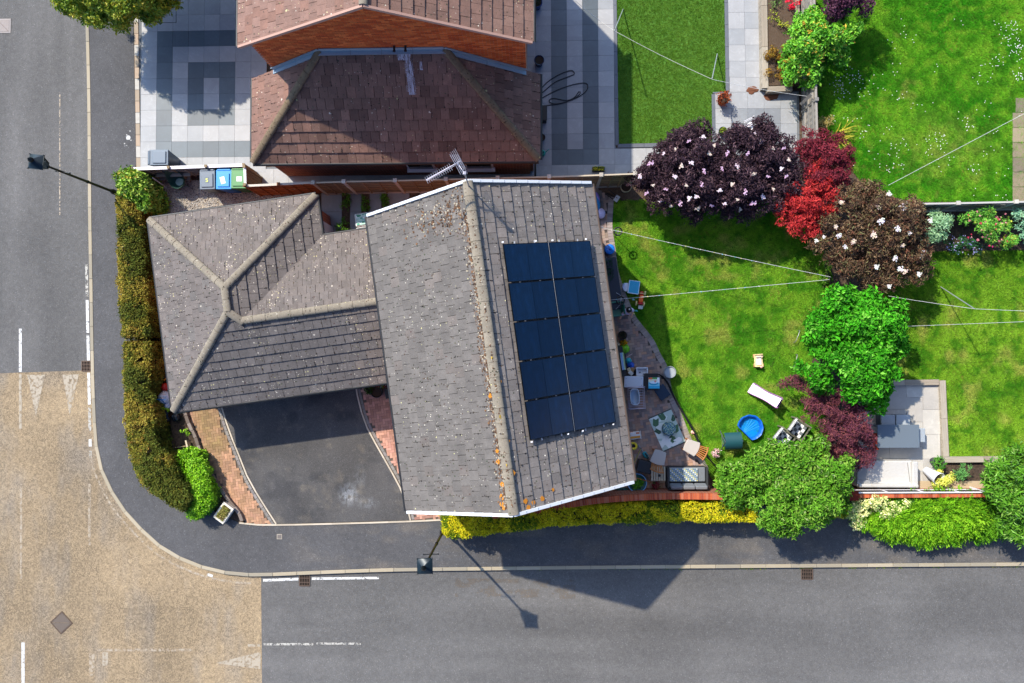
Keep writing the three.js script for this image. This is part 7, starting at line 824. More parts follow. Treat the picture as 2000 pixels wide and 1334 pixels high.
// washing up bowl on a wire rack
{ const t = thing('wire_trolley', 'chrome wire rack trolley below the white box', 'trolley', G(1244, 778, 0.5).setY(0), 0.05), cm = mat(0xb9b4bf, 0.3, { metalness: 0.8 }), w = 0.56, l = 0.76, g = []; for (const y of [0.18, 0.5]) { g.push(bar(V3(-w / 2, y, -l / 2), V3(w / 2, y, -l / 2), 0.012), bar(V3(-w / 2, y, l / 2), V3(w / 2, y, l / 2), 0.012), bar(V3(-w / 2, y, -l / 2), V3(-w / 2, y, l / 2), 0.012), bar(V3(w / 2, y, -l / 2), V3(w / 2, y, l / 2), 0.012)); for (let i = 1; i < 8; i++) g.push(bar(V3(-w / 2, y, -l / 2 + l * i / 8), V3(w / 2, y, -l / 2 + l * i / 8), 0.006)); part(t, 'shelf', merge(g.splice(0)), cm); } for (const [x, z] of [[-1, -1], [1, -1], [-1, 1], [1, 1]]) part(t, 'leg', cyl(0.014, 0.014, 0.56, x * w / 2, 0.28, z * l / 2, 8), cm); part(t, 'push_bar', tubeG([V3(-w / 2, 0.5, -l / 2), V3(-w / 2, 0.62, -l / 2 - 0.04), V3(w / 2, 0.62, -l / 2 - 0.04), V3(w / 2, 0.5, -l / 2)], 0.012, 24), cm);
  const ov = (a, b, y, r) => tubeG(Array.from({ length: 20 }, (_, i) => { const q = i / 20 * 6.283, c = Math.cos(q), s = Math.sin(q); return V3(Math.sign(c) * Math.pow(Math.abs(c), 0.6) * a, y, Math.sign(s) * Math.pow(Math.abs(s), 0.6) * b); }), r, 60, true, 6), b = thing('oval_bath', 'pale blue oval baby bath resting on the trolley', 'basin', G(1239.5, 775, 0.6).setY(0.515), 0.05), bm = pl(0x8fa6ba, 0.35); const sh = lathe([[0, 0.01], [0.11, 0.01], [0.15, 0.14], [0.14, 0.14], [0.1, 0.03], [0, 0.03]], 30); sh.scale(1, 1, 1.85); part(b, 'tub', sh, Object.assign(bm, { side: THREE.DoubleSide })); part(b, 'rim', ov(0.155, 0.285, 0.14, 0.018), pl(0xc2d0dc, 0.35)); }
// patterned rug and pouffe
{
  const c = [[1267.4, 816], [1311, 797], [1337.5, 864], [1299.6, 883.7]].map(([u, v]) => G(u, v)), ctr = c[0].clone().add(c[2]).multiplyScalar(0.5), W = c[0].distanceTo(c[1]), Lr = c[1].distanceTo(c[2]), dx = c[1].clone().sub(c[0]);
  const art = canvasTex(256, 400, (x, w, h) => { x.fillStyle = '#b9cbc2'; x.fillRect(0, 0, w, h); const frond = (px, py, a, len, col, n, lw) => { x.save(); x.translate(px, py); x.rotate(a); x.strokeStyle = col; x.fillStyle = col; x.lineWidth = 3; x.beginPath(); x.moveTo(0, 0); x.lineTo(0, -len); x.stroke(); for (let i = 0; i < n; i++) for (const s of [-1, 1]) { x.save(); x.translate(0, -len * (0.15 + 0.85 * i / n)); x.rotate(s * 0.95); x.beginPath(); x.ellipse(0, -lw * 2.6, lw, lw * 3, 0, 0, 7); x.fill(); x.restore(); } x.restore(); }; for (let i = 0; i < 9; i++) frond(rnd() * w, rnd() * h, rnd() * 6, 90, '#dfe8e2', 6, 8); for (const [a, b, r, l, k] of [[30, 120, 0.4, 90, 1], [150, 90, -0.2, 90, 1], [215, 140, 0.6, 80, 0], [60, 210, -0.6, 80, 0], [200, 280, 0.3, 100, 1], [90, 330, 1.0, 80, 0], [170, 370, -0.5, 80, 1], [120, 240, 0.2, 80, 0]]) frond(a, b, r, l, k ? '#4f7353' : '#35563f', 6, k ? 7 : 5); for (let i = 0; i < 6; i++) frond(rnd() * w, 250 + rnd() * 150, rnd() * 6, 80, '#eef2ee', 6, 7); });
  const t = thing('outdoor_rug', 'leaf patterned pale green outdoor rug on the patio', 'rug', ctr.clone().setY(0.036), -Math.atan2(dx.z, dx.x)); part(t, 'rug', bx(W, 0.01, Lr - 0.08, 0, 0.005, 0), mat(0xffffff, 0.95, { map: art })); for (const s of [-1, 1]) part(t, 'end_binding', bx(W, 0.012, 0.04, 0, 0.006, s * (Lr / 2 - 0.02)), pl(0x4b5552, 0.95));
  const pat = canvasTex(128, 128, (x) => { x.fillStyle = '#31607c'; x.fillRect(0, 0, 128, 128); const cs = ['#e3d75a', '#dfe9ea', '#4a9ab0', '#1d3f58', '#8cbf8a']; for (let i = 0; i < 220; i++) { x.fillStyle = cs[i % 5]; x.save(); x.translate(rnd() * 128, rnd() * 128); x.rotate(rnd() * 6); x.beginPath(); x.ellipse(0, 0, 2.5, 7, 0, 0, 7); x.fill(); x.restore(); } });
  const p = thing('pouffe', 'round blue and yellow patterned pouffe on the rug', 'pouffe', G(1307.5, 838, 0.3).setY(0.046)); part(p, 'cushion', lathe([[0, 0], [0.2, 0], [0.25, 0.06], [0.26, 0.16], [0.24, 0.26], [0.18, 0.31], [0, 0.32]], 30), mat(0xffffff, 0.9, { map: tex(pat, 4, 3) })); part(p, 'button', sph(0.02, 0, 0.325, 0, 1, 0.5, 1), pl(0x2a566e));
}
// wooden armchairs
function woodChair(label, u, v, turn) { const t = thing('wooden_chair', label, 'chair', G(u, v, 0.45).setY(0.03), turn, 'cushioned wooden chairs'); part(t, 'cushion', (() => { const s = new THREE.Shape(); s.moveTo(-0.2, -0.22); s.quadraticCurveTo(0, -0.27, 0.2, -0.22); s.lineTo(0.25, 0.2); s.quadraticCurveTo(0, 0.3, -0.25, 0.2); s.closePath(); const g = new THREE.ExtrudeGeometry(s, { depth: 0.045, bevelEnabled: true, bevelSize: 0.02, bevelThickness: 0.02, bevelSegments: 3 }); g.rotateX(-PI / 2); return g.translate(0, 0.45, 0); })(), pl(0xb5afa6, 0.95)); part(t, 'seat_frame', rb(0.46, 0.04, 0.48, 0.015, 0, 0.41, 0), wood.teak); const n = 7; for (let i = 0; i < n; i++) { const a = -0.75 + 1.5 * i / (n - 1), x = Math.sin(a) * 0.24, z = -Math.cos(a) * 0.1 - 0.16; part(t, 'back_slat', beam(V3(x, 0.44, z), V3(x * 1.35, 0.84, z - 0.2), 0.03, 0.014), wood.teak); } part(t, 'top_rail', tubeG(Array.from({ length: 9 }, (_, i) => { const a = -0.85 + 1.7 * i / 8; return V3(Math.sin(a) * 0.34, 0.85, -Math.cos(a) * 0.12 - 0.36); }), 0.024, 30), wood.teak); for (const [x, z] of [[-0.2, -0.2], [0.2, -0.2], [-0.2, 0.2], [0.2, 0.2]]) part(t, 'leg', cyl(0.018, 0.022, 0.42, x, 0.21, z, 8), wood.teak); }
woodChair('wooden slat back chair at the rug corner nearest the lawn', 1350, 873, -2.0); woodChair('wooden slat back chair beside the slatted side table', 1286, 893, 2.85);
{ const t = thing('side_table', 'weathered slatted side table left of the outdoor sofa', 'table', G(1285.5, 925, 0.42).setY(0.03)); for (let i = 0; i < 6; i++) part(t, 'slat', rb(0.06, 0.025, 0.52, 0.006, -0.225 + i * 0.09, 0.42, 0), pick([pl(0xb5b09c, 0.8), pl(0xa9a48f, 0.8)])); part(t, 'frame', merge([bx(0.5, 0.04, 0.04, 0, 0.385, 0.2), bx(0.5, 0.04, 0.04, 0, 0.385, -0.2)]), pl(0x8d8876, 0.8)); for (const [x, z] of [[-0.2, -0.2], [0.2, -0.2], [-0.2, 0.2], [0.2, 0.2]]) part(t, 'leg', bx(0.05, 0.37, 0.05, x, 0.185, z), pl(0x9b9683, 0.8)); part(t, 'parasol_cap', cyl(0.05, 0.05, 0.02, 0.03, 0.443, 0.06, 14), pl(0x22262a)); }
{
  const pat = canvasTex(128, 128, (x) => { x.fillStyle = '#8b9aa0'; x.fillRect(0, 0, 128, 128); for (let j = 0; j < 8; j++) for (let i = 0; i < 8; i++) { x.fillStyle = ['#e6cf3c', '#dfe4e2', '#31507a', '#5b7f86'][(i * 3 + j * 5) % 4]; x.beginPath(); x.ellipse(i * 16 + 8, j * 16 + 8, 6, 4, (i + j) * 0.8, 0, 7); x.fill(); x.fillStyle = '#2b3f58'; x.beginPath(); x.arc(i * 16 + 3, j * 16 + 13, 2.5, 0, 7); x.fill(); } });
  const t = thing('outdoor_sofa', 'dark grey outdoor sofa with a patterned seat cushion', 'sofa', G(1342, 932, 0.4).setY(0.03), 0.01), dk = pl(0x2a2d30, 0.7), gr = mat(0x70757a, 0.95, { bumpMap: grain, bumpScale: 0.004 }); part(t, 'frame', merge([rb(1.38, 0.28, 0.74, 0.03, 0, 0.16, 0), rb(0.08, 0.5, 0.74, 0.03, -0.7, 0.27, 0.02), rb(0.08, 0.5, 0.74, 0.03, 0.7, 0.27, 0.02), rb(1.44, 0.62, 0.06, 0.03, 0, 0.33, 0.4)]), dk); part(t, 'seat_cushion', rb(1.3, 0.12, 0.52, 0.04, 0.0, 0.36, -0.1), gr); part(t, 'patterned_cushion', rb(1.02, 0.06, 0.48, 0.025, -0.14, 0.45, -0.1), mat(0xffffff, 0.95, { map: tex(pat, 2, 1) })); for (let i = 0; i < 3; i++) part(t, 'back_cushion', rb(0.43, 0.36, 0.14, 0.05, -0.44 + i * 0.44, 0.58, 0.29, 0, 0.18), gr);
}
{ const t = thing('covered_box', 'black covered box beside the house corner', 'box', G(1259, 912, 0.5).setY(0.03), -0.25); part(t, 'cover', rb(0.5, 0.45, 0.42, 0.05, 0, 0.23, 0), pl(0x14171a, 0.5)); part(t, 'lid', rb(0.52, 0.06, 0.44, 0.03, 0, 0.47, 0), pl(0x1a1f23, 0.45)); }
{ const t = thing('plant_tub', 'blue rimmed tub of leafy salad at the house corner', 'planter', G(1245, 944, 0.4).setY(0)); part(t, 'tub', lathe([[0, 0], [0.26, 0], [0.34, 0.34], [0.32, 0.34], [0.26, 0.26], [0.02, 0.26]], 30), Object.assign(pl(0x1f5a64, 0.4), { side: THREE.DoubleSide })); part(t, 'rim', mv(new THREE.TorusGeometry(0.335, 0.018, 8, 40), 0, 0.345, 0, 0, PI / 2), pl(0x6fa4d8, 0.4)); const L = new Leaves(); for (let i = 0; i < 130; i++) { const a = rnd() * 6.28, r = Math.sqrt(rnd()) * 0.2; sprig(L, V3(Math.cos(a) * r, rr(0.3, 0.44), Math.sin(a) * r), V3(0, 1, 0), { per: 3, len: 0.07, wid: 0.3 }, [0x5fa032, 0x4a8a28, 0x3a6d20].map(lin)); } part(t, 'leaves', L.geo(), leafM); }
{ const t = thing('rolled_mat', 'rolled teal mat lying along the garden wall', 'mat', G(1218, 955)); wpart(t, 'roll', bar(G(1196, 950, 0.1), G(1235, 962, 0.1), 0.09, 16), pl(0x1d4f4c, 0.6)); wpart(t, 'strap', bar(G(1214, 955.4, 0.1), G(1216, 956.2, 0.1), 0.096, 16), pl(0x0f2a2a, 0.6)); }
{ const t = thing('bamboo_pole', 'bamboo pole lying at the house corner', 'pole', G(1257, 938)); wpart(t, 'pole', bar(G(1241, 933, 0.5), G(1272, 942, 0.3), 0.016, 8), wood.teak); for (const f of [0.3, 0.65]) { const p = G(1241, 933, 0.5).lerp(G(1272, 942, 0.3), f); wpart(t, 'node', sph(0.02, p.x, p.y, p.z, 1, 1, 1, 8), wood.teak); } }
pot('red_leaf_pot', 'dark pot with reddish leaves behind the side table', 1281, 948, 0.12, 0.26, 0x2a2420, { leaf: [0x7a2a34, 0x8f4048, 0x4a5a2c], n: 50, spread: 1.0 });
{ const t = thing('compost_bag', 'white and orange printed bag by the house wall', 'bag', G(1240, 851, 0.2).setY(0.03), 0.1); const art = canvasTex(64, 64, (x) => { x.fillStyle = '#e8e4dc'; x.fillRect(0, 0, 64, 64); x.fillStyle = '#e39a2c'; x.fillRect(0, 36, 64, 20); x.fillStyle = '#c8662a'; x.fillRect(40, 4, 20, 14); }); const g = new RoundedBoxGeometry(0.44, 0.16, 0.3, 5, 0.075), a = g.attributes.position; for (let i = 0; i < a.count; i++) a.setY(i, a.getY(i) + 0.08 + 0.03 * (fbm(a.getX(i) * 9, a.getZ(i) * 9, 1301, 2) - 0.5)); g.computeVertexNormals(); part(t, 'sack', g, mat(0xffffff, 0.4, { map: art })); part(t, 'crimped_end', bx(0.03, 0.02, 0.3, 0.225, 0.09, 0), pl(0xd9d4ca)); }
{ const t = thing('yellow_hoop_toy', 'yellow ring toy against the house wall', 'toy', G(1237, 871, 0.2).setY(0.03)); part(t, 'ring', mv(new THREE.TorusGeometry(0.11, 0.045, 10, 26), 0, 0.18, 0, 0, 1.15), pl(0xe0c818, 0.35)); part(t, 'base', rb(0.16, 0.1, 0.14, 0.03, 0, 0.05, 0), pl(0x2a2c2e)); }
{ const t = thing('yellow_cane', 'thin yellow cane propped near the black box', 'cane', G(1245, 890)); wpart(t, 'cane', bar(G(1238, 905, 0.05), G(1252, 876, 0.5), 0.012, 6), pl(0xd8c83a)); wpart(t, 'tip', sph(0.018, ...G(1252, 876, 0.5).toArray()), pl(0x2a2c2e)); }
{ const t = thing('strimmer', 'turquoise and black garden power tool on the patio', 'tool', G(1258, 885).setY(0.03), 0.6); part(t, 'motor', rb(0.16, 0.12, 0.24, 0.05, 0, 0.08, 0.05), pl(0x1a8f9c, 0.4)); part(t, 'shaft', bar(V3(0, 0.08, -0.05), V3(-0.02, 0.1, -0.42), 0.018, 8), pl(0x8a9298, 0.4)); part(t, 'grip', rb(0.05, 0.06, 0.16, 0.02, 0.02, 0.15, 0.06), pl(0x14161a)); part(t, 'tank', rb(0.1, 0.08, 0.08, 0.02, 0, 0.06, 0.2), pl(0x123c48)); }
// things on the lawn
{ const t = thing('baby_walker', 'cream wooden push-along toy lying on the lawn', 'toy', G(1482, 704, 0.15).setY(0), 0.06); part(t, 'tray', merge([rb(0.3, 0.06, 0.46, 0.02, 0, 0.11, 0), rb(0.3, 0.1, 0.03, 0.012, 0, 0.16, 0.22), rb(0.3, 0.1, 0.03, 0.012, 0, 0.16, -0.22)]), pl(0xe3cf96, 0.6)); part(t, 'panel', rb(0.18, 0.04, 0.34, 0.015, 0, 0.16, 0.0), pl(0xf1e4da, 0.5)); part(t, 'handle', bar(V3(-0.13, 0.24, -0.14), V3(0.13, 0.24, -0.14), 0.018, 8), pl(0xe8c9b0, 0.5)); for (const [x, z] of [[-0.15, -0.17], [0.15, -0.17], [-0.15, 0.17], [0.15, 0.17]]) part(t, 'wheel', cyl(0.07, 0.07, 0.03, x, 0.07, z, 16, 0, PI / 2), pl(0xd9a878, 0.5)); part(t, 'toy_bead', sph(0.05, 0.07, 0.18, 0.24), pl(0xe8a89c)); }
{ const t = thing('toddler_slide', 'white and purple toddler slide on the lawn', 'slide', G(1494, 772, 0.4).setY(0), -0.56); const sh = new THREE.Shape(); const ch = []; for (let i = 0; i <= 14; i++) { const s = i / 14, x = -0.5 + s * 1.0, y = 0.06 + 0.55 * Math.pow(s, 1.3) - 0.03 * Math.sin(s * 6); ch.push([x, y]); } const pos = [], idx = []; for (const [x, y] of ch) { const w = 0.19 + 0.02 * Math.cos((x + 0.5) * 6.2); for (const z of [-w, -w + 0.03, w - 0.03, w]) pos.push(x, y + (Math.abs(z) > w - 0.02 ? 0.09 : 0), z); } for (let i = 0; i < 14; i++) for (let k = 0; k < 3; k++) { const a = i * 4 + k; idx.push(a, a + 1, a + 4, a + 1, a + 5, a + 4); } const g = new THREE.BufferGeometry(); g.setAttribute('position', new THREE.Float32BufferAttribute(pos, 3)); g.setIndex(idx); g.computeVertexNormals(); part(t, 'chute', g, Object.assign(pl(0xf0d9ea, 0.35), { side: THREE.DoubleSide })); for (const s of [-1, 1]) part(t, 'chute_edge', tubeG(ch.map(([x, y]) => V3(x, y + 0.09, s * (0.19 + 0.02 * Math.cos((x + 0.5) * 6.2)))), 0.014, 40), pl(0x8a4a86, 0.4)); for (let i = 0; i < 3; i++) part(t, 'step', rb(0.14, 0.03, 0.32, 0.012, 0.52 + 0.05 * (2 - i), 0.18 + i * 0.17, 0), pl(0x6a3a70, 0.4)); for (const s of [-1, 1]) part(t, 'ladder_side', rb(0.04, 0.72, 0.05, 0.015, 0.56, 0.35, s * 0.17, 0, 0, 0.12), pl(0x74407a, 0.4)); }
{ const p = G(1465, 835, 0.15).setY(0), t = thing('paddling_pool', 'bright blue shell shaped paddling pool on the lawn', 'paddling pool', p, 0.78), bm = pl(0x1464c8, 0.35); const out = (k, y) => Array.from({ length: 48 }, (_, i) => { const a = i / 48 * 6.283; let r = 0.47; const back = Math.cos(a); if (back > -0.35) r += 0.018 * Math.abs(Math.sin(a * 5.5 + 0.2)) - 0.01; else r = Math.min(r, 0.30 / Math.max(0.25, -back)); return V3(Math.cos(a) * r * k, y, Math.sin(a) * r * k); });
  const wallG = (k0, y0, k1, y1) => { const A = out(k0, y0), B = out(k1, y1), p2 = []; for (let i = 0; i < 48; i++) { const j = (i + 1) % 48; p2.push(...A[i].toArray(), ...B[i].toArray(), ...A[j].toArray(), ...A[j].toArray(), ...B[i].toArray(), ...B[j].toArray()); } const g = new THREE.BufferGeometry(); g.setAttribute('position', new THREE.Float32BufferAttribute(p2, 3)); g.computeVertexNormals(); return norm(g); };
  part(t, 'shell', merge([wallG(0.92, 0.0, 1.0, 0.2), wallG(1.0, 0.2, 0.97, 0.22), wallG(0.97, 0.22, 0.88, 0.2), wallG(0.88, 0.2, 0.8, 0.03)]), Object.assign(bm, { side: THREE.DoubleSide })); part(t, 'floor', flatG(out(0.82, 0), 0.03), pl(0x1f9ee0, 0.3)); for (let i = 0; i < 5; i++) part(t, 'shell_ridge', tubeG([V3(-0.24, 0.035, (i - 2) * 0.02), V3(0.05, 0.04, (i - 2) * 0.07), V3(0.3, 0.05, (i - 2) * 0.12)], 0.008, 16), pl(0x6cc6ee, 0.3)); const wt = new THREE.MeshPhysicalMaterial({ color: 0xc6ecff, transmission: 1, thickness: 0, roughness: 0.03 }); part(t, 'water', flatG(out(0.835, 0), 0.09), wt); }
{ const t = thing('garden_swing_seat', 'dark teal fabric swing seat on the lawn', 'swing seat', G(1431, 861, 0.5).setY(0), 0.06), tm = mat(0x14484e, 0.6), fm = pl(0x55605e, 0.5); const g = new THREE.CylinderGeometry(0.34, 0.34, 0.6, 24, 1, true, PI * 0.15, PI * 0.7); g.rotateZ(PI / 2); part(t, 'canopy', g.translate(0, 0.35, 0), Object.assign(tm, { side: THREE.DoubleSide })); for (const s of [-1, 1]) part(t, 'side_frame', merge([bar(V3(s * 0.31, 0, -0.34), V3(s * 0.31, 0.68, 0), 0.018), bar(V3(s * 0.31, 0, 0.38), V3(s * 0.31, 0.68, 0), 0.018), bar(V3(s * 0.31, 0.25, -0.22), V3(s * 0.31, 0.25, 0.26), 0.016)]), fm); part(t, 'seat', rb(0.56, 0.05, 0.34, 0.02, 0, 0.28, 0.06), tm); }
{ const chk = canvasTex(64, 64, (x) => { for (let j = 0; j < 4; j++) for (let i = 0; i < 4; i++) { x.fillStyle = (i + j) % 2 ? '#e7e8e6' : j % 2 ? '#2a2f34' : '#6f7476'; x.fillRect(i * 16, j * 16, 16, 16); } }); const cm = mat(0xffffff, 0.9, { map: chk }), wf = pl(0x6b6a58, 0.7); const chair = (label, u, v, r) => { const t = thing('deck_chair', label, 'chair', G(u, v, 0.4).setY(0), r, 'checked garden chairs'); part(t, 'seat_cushion', rb(0.5, 0.08, 0.5, 0.03, 0, 0.38, 0.05), cm); part(t, 'back_cushion', rb(0.5, 0.5, 0.09, 0.03, 0, 0.6, 0.36, 0, 0.3), cm); part(t, 'frame', merge([rb(0.05, 0.04, 0.66, 0.01, -0.3, 0.56, 0.05), rb(0.05, 0.04, 0.66, 0.01, 0.3, 0.56, 0.05), bx(0.6, 0.04, 0.56, 0, 0.31, 0.05), bx(0.62, 0.05, 0.04, 0, 0.5, -0.26)]), wf); for (const [x, z] of [[-0.3, -0.24], [0.3, -0.24], [-0.3, 0.34], [0.3, 0.34]]) part(t, 'leg', bx(0.05, 0.56, 0.05, x, 0.28, z), wf); }; chair('checked garden chair nearest the purple maple', 1560, 840, 0.97 - 3.14); chair('checked garden chair nearest the teal swing seat', 1531, 858, 0.9 - 3.14); }
// terrace furniture
{ const t = thing('dining_table', 'plain blue grey rectangular table on the terrace', 'table', G(1754, 852, 0.72).setY(0.03), 0.01), gm = pl(0x66727c, 0.45); part(t, 'top', rb(1.46, 0.05, 0.82, 0.012, 0, 0.7, 0), gm); part(t, 'apron', rb(1.3, 0.1, 0.68, 0.01, 0, 0.63, 0), pl(0x6d7c88, 0.5)); for (const [x, z] of [[-0.64, -0.34], [0.64, -0.34], [-0.64, 0.34], [0.64, 0.34]]) part(t, 'leg', bx(0.07, 0.66, 0.07, x, 0.33, z), pl(0x6d7c88, 0.5)); }
for (const [u, v, w, l, c, s] of [[1733.5, 822, 0.5, 0.42, 'left square stool above the dining table', 0x9aa3ab], [1763, 821, 0.49, 0.4, 'right square stool above the dining table', 0xa2abb2], [1796, 850, 0.36, 0.5, 'stool tucked under the right end of the table', 0x9aa3aa]]) { const t = thing('square_stool', c, 'stool', G(u, v, 0.42).setY(0.03), 0.0); part(t, 'cushion', rb(w, 0.08, l, 0.025, 0, 0.4, 0), pl(s, 0.8)); part(t, 'base', rb(w - 0.04, 0.36, l - 0.04, 0.01, 0, 0.18, 0), pl(0x51585f, 0.7)); }
{ const t = thing('red_blanket', 'red blanket hanging under the purple maple', 'blanket', G(1709, 862, 0.4).setY(0.03)); const g = new THREE.PlaneGeometry(0.26, 0.6, 8, 14); g.rotateX(-PI / 2); const a = g.attributes.position; for (let i = 0; i < a.count; i++) a.setY(i, 0.42 + 0.03 * Math.sin(a.getX(i) * 30) + 0.03 * (fbm(a.getX(i) * 6, a.getZ(i) * 6, 1401, 3) - 0.5)); g.computeVertexNormals(); part(t, 'cloth', g, Object.assign(pl(0xb8442e, 0.95), { side: THREE.DoubleSide })); part(t, 'stool', rb(0.24, 0.38, 0.5, 0.02, 0, 0.19, 0), pl(0x6b6f74, 0.8)); }
{ const t = thing('corner_sofa', 'long grey covered corner sofa along the deck', 'sofa', G(1732, 925, 0.5).setY(0.03), 0.0), cv = mat(0xbebcb6, 0.75, { bumpMap: grain, bumpScale: 0.006 }); part(t, 'seat_cover', rb(1.62, 0.42, 0.86, 0.05, 0.12, 0.22, -0.02), cv); part(t, 'arm_cover', rb(0.2, 0.56, 0.86, 0.04, 0.96, 0.29, -0.02), cv); part(t, 'back_cover', rb(2.1, 0.6, 0.12, 0.04, 0, 0.32, 0.42), cv); part(t, 'side_cover', rb(0.36, 0.5, 0.66, 0.04, -0.88, 0.26, -0.1), mat(0x9b9c9a, 0.75)); part(t, 'corner_cover', rb(0.5, 0.5, 0.24, 0.04, -0.82, 0.26, 0.33), mat(0x8f9192, 0.75)); part(t, 'cover_strap', bar(V3(0.75, 0.44, -0.4), V3(0.83, 0.44, 0.3), 0.008), pl(0x6e6e6c)); }
single('black_glove', 'small black glove lying on the timber deck', 'glove', merge([sph(0.05, 0, 0.03, 0, 1.3, 0.7, 0.8), sph(0.04, 0.03, 0.03, 0.07, 1, 0.7, 1.2)]), pl(0x14171c), G(1768, 950, 0.15).setY(0.13));
{ const t = thing('play_mat', 'green and white inflatable bath by the shaded wall', 'paddling pool', G(708, 432, 0.4).setY(0), -HROT); const art = canvasTex(64, 64, (x) => { x.fillStyle = '#b9e3d6'; x.fillRect(0, 0, 64, 64); for (let i = 0; i < 40; i++) { x.fillStyle = ['#4fae9a', '#2f8f6a', '#e4f4f2', '#7fd0c0'][i % 4]; x.beginPath(); x.arc(rnd() * 64, rnd() * 64, 5, 0, 7); x.fill(); } }); part(t, 'base', rb(0.8, 0.3, 0.5, 0.06, 0.1, 0.2, -0.08), pl(0xdfe3e0, 0.5)); part(t, 'printed_top', rb(0.68, 0.02, 0.4, 0.01, 0.1, 0.36, -0.08), mat(0xffffff, 0.5, { map: art })); part(t, 'panel', rb(0.8, 0.06, 0.28, 0.02, 0.1, 0.3, 0.34), pl(0xe6e8ea, 0.4)); }
{ const t = thing('wall_light', 'white wall lamp on the north gable', 'lamp', HP(-2.2, -4.72, 1.9)); wpart(t, 'arm', bar(HP(-2.2, -4.68, 2), HP(-2.25, -4.95, 2.1), 0.015), paintM); wpart(t, 'shade', sph(0.05, ...HP(-2.25, -4.98, 2.12).toArray()), paintM); }
single('meter_box', 'black box against the wall below the left eave', 'box', merge([rb(0.3, 0.5, 0.36, 0.02, 0, 0.25, 0), rb(0.32, 0.04, 0.38, 0.015, 0, 0.51, 0)]), pl(0x15181c, 0.5), G(761, 768, 0.5).setY(0.03), -HROT);
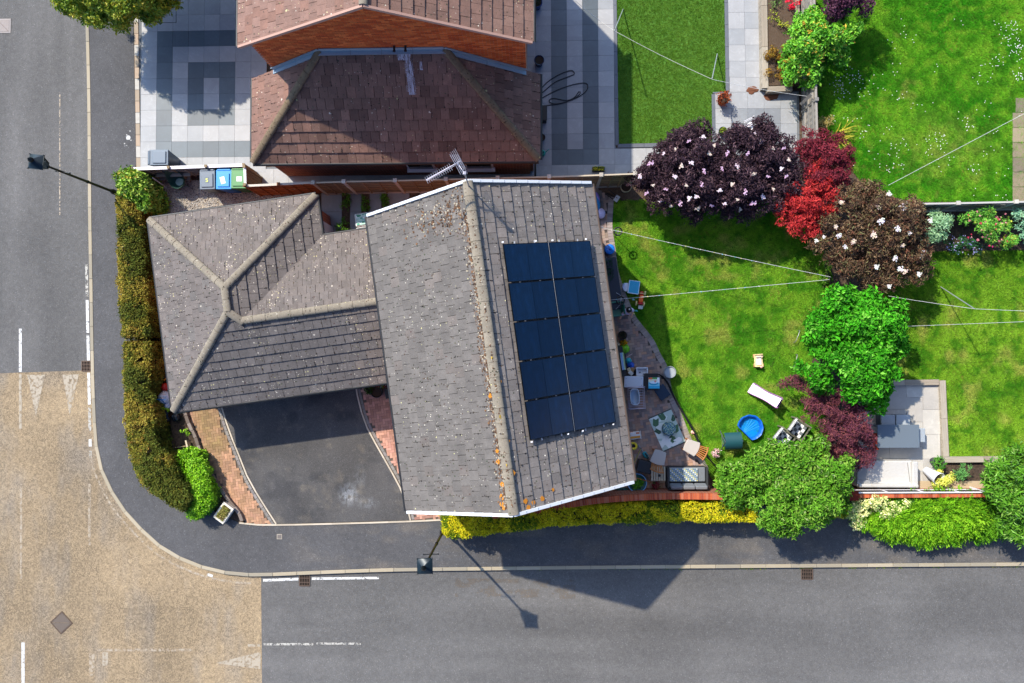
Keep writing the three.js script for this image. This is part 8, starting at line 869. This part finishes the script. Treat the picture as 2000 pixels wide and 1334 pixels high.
// the child
{
  const P0 = G(1227, 607, 0.7).setY(0.034), t = thing('person', 'small child with dark hair and lilac top near the green chair', 'person', P0, 0.35);
  function body(bones, box, res, k = 0.03) { const [c, h] = box, mc = new MarchingCubes(res, new THREE.MeshBasicMaterial(), false, false, 60000), n = res, f = mc.field, hs = n / 2, p = V3(0, 0, 0), ab = V3(0, 0, 0), ap = V3(0, 0, 0); for (let z = 0, i = 0; z < n; z++) for (let y = 0; y < n; y++) for (let x = 0; x < n; x++, i++) { p.set(c.x + (x - hs) / hs * h, c.y + (y - hs) / hs * h, c.z + (z - hs) / hs * h); let d = 9; for (const [a, b, r0, r1] of bones) { ab.subVectors(b, a); ap.subVectors(p, a); const q = clamp(ap.dot(ab) / Math.max(1e-9, ab.lengthSq())), e = ap.addScaledVector(ab, -q).length() - lerp(r0, r1, q), hh = Math.max(k - Math.abs(d - e), 0) / k; d = Math.min(d, e) - hh * hh * k * 0.25; } f[i] = -d; } mc.isolation = 0; mc.update(); const cnt = mc.count ?? mc.geometry.drawRange.count, pa = mc.positionArray.slice(0, cnt * 3), na = mc.normalArray.slice(0, cnt * 3); for (let i = 0; i < cnt; i++) { pa[i * 3] = c.x + pa[i * 3] * h; pa[i * 3 + 1] = c.y + pa[i * 3 + 1] * h; pa[i * 3 + 2] = c.z + pa[i * 3 + 2] * h; } const g = new THREE.BufferGeometry(); g.setAttribute('position', new THREE.BufferAttribute(pa, 3)); g.computeVertexNormals(); return g; }
  const v = V3, H = [[v(0, 0.86, 0.03), v(0, 0.93, 0.02), 0.085, 0.09], [v(0, 0.76, 0), v(0, 0.84, 0.02), 0.04, 0.04], [v(-0.1, 0.72, 0), v(0.1, 0.72, 0), 0.055, 0.055], [v(0, 0.7, 0), v(0, 0.46, 0.01), 0.1, 0.095], [v(-0.06, 0.42, 0), v(-0.07, 0.22, 0.02), 0.06, 0.045], [v(-0.07, 0.22, 0.02), v(-0.07, 0.04, -0.01), 0.043, 0.03], [v(0.06, 0.42, 0), v(0.07, 0.24, 0.08), 0.06, 0.045], [v(0.07, 0.24, 0.08), v(0.07, 0.04, 0.06), 0.043, 0.03], [v(-0.07, 0.025, -0.02), v(-0.07, 0.02, 0.09), 0.026, 0.022], [v(0.07, 0.025, 0.05), v(0.07, 0.02, 0.16), 0.026, 0.022], [v(-0.13, 0.71, 0), v(-0.23, 0.58, 0.05), 0.04, 0.032], [v(-0.23, 0.58, 0.05), v(-0.3, 0.48, 0.12), 0.031, 0.022], [v(0.13, 0.71, 0), v(0.19, 0.57, 0.06), 0.04, 0.032], [v(0.19, 0.57, 0.06), v(0.1, 0.52, 0.2), 0.031, 0.022], [v(-0.3, 0.48, 0.12), v(-0.325, 0.45, 0.145), 0.026, 0.024], [v(0.1, 0.52, 0.2), v(0.075, 0.51, 0.23), 0.026, 0.024], [v(0, 0.895, 0.115), v(0, 0.88, 0.125), 0.014, 0.012], [v(-0.09, 0.89, 0.02), v(-0.092, 0.91, 0.02), 0.018, 0.018], [v(0.09, 0.89, 0.02), v(0.092, 0.91, 0.02), 0.018, 0.018]];
  for (const [w, d, s] of [[v(-0.335, 0.44, 0.155), v(-0.5, -0.55, 0.66), -1], [v(0.065, 0.505, 0.24), v(-0.6, -0.2, 0.77), 1]]) { d.normalize(); const sd = v(0, 0, 0).crossVectors(d, v(0, 1, 0)).normalize(); for (let i = 0; i < 4; i++) { const a = w.clone().addScaledVector(sd, (i - 1.5) * 0.013), l = [0.03, 0.036, 0.034, 0.026][i], m = a.clone().addScaledVector(d, l * 0.6), e = m.clone().addScaledVector(d, l * 0.45); e.y -= 0.01; H.push([a, m, 0.007, 0.0065], [m, e, 0.0065, 0.0055]); } const th = w.clone().addScaledVector(sd, s * 0.026).addScaledVector(d, -0.012); H.push([th, th.clone().addScaledVector(sd, s * 0.014).addScaledVector(d, 0.026), 0.0075, 0.006]); }
  part(t, 'body', body(H, [v(-0.05, 0.5, 0.05), 0.58], 84, 0.02), mat(0xd9a489, 0.6));
  part(t, 'top', body([[v(-0.1, 0.715, 0), v(0.1, 0.715, 0), 0.068, 0.068], [v(0, 0.7, 0), v(0, 0.44, 0.01), 0.112, 0.125], [v(-0.13, 0.71, 0), v(-0.215, 0.6, 0.042), 0.054, 0.05], [v(0.13, 0.71, 0), v(0.182, 0.59, 0.05), 0.054, 0.05]], [v(0, 0.58, 0.02), 0.36], 52, 0.03), mat(0xcfc6e6, 0.9));
  part(t, 'shorts', body([[v(0, 0.45, 0), v(0, 0.4, 0), 0.108, 0.1], [v(-0.06, 0.42, 0), v(-0.068, 0.28, 0.015), 0.075, 0.066], [v(0.06, 0.42, 0), v(0.068, 0.29, 0.06), 0.075, 0.066]], [v(0, 0.36, 0.02), 0.26], 44, 0.02), mat(0xd8cfdc, 0.9));
  part(t, 'hair', body([[v(0, 0.945, -0.005), v(0, 0.9, -0.035), 0.102, 0.098], [v(0, 0.88, -0.06), v(0, 0.8, -0.07), 0.07, 0.045], [v(0, 1.03, -0.02), v(0, 1.05, -0.03), 0.032, 0.03]], [v(0, 0.92, -0.02), 0.2], 44, 0.02), mat(0x17110f, 0.7)); part(t, 'hair_bobble', sph(0.03, 0, 1.075, -0.03), mat(0xe8e0d6, 0.6)); for (const s of [-1, 1]) part(t, 'eye', sph(0.011, s * 0.032, 0.9, 0.108), mat(0x1b1310, 0.3)); part(t, 'mouth', sph(0.016, 0, 0.848, 0.108, 1.2, 0.35, 0.5), mat(0xa8524c, 0.5));
}
renderer.render(scene, camera);
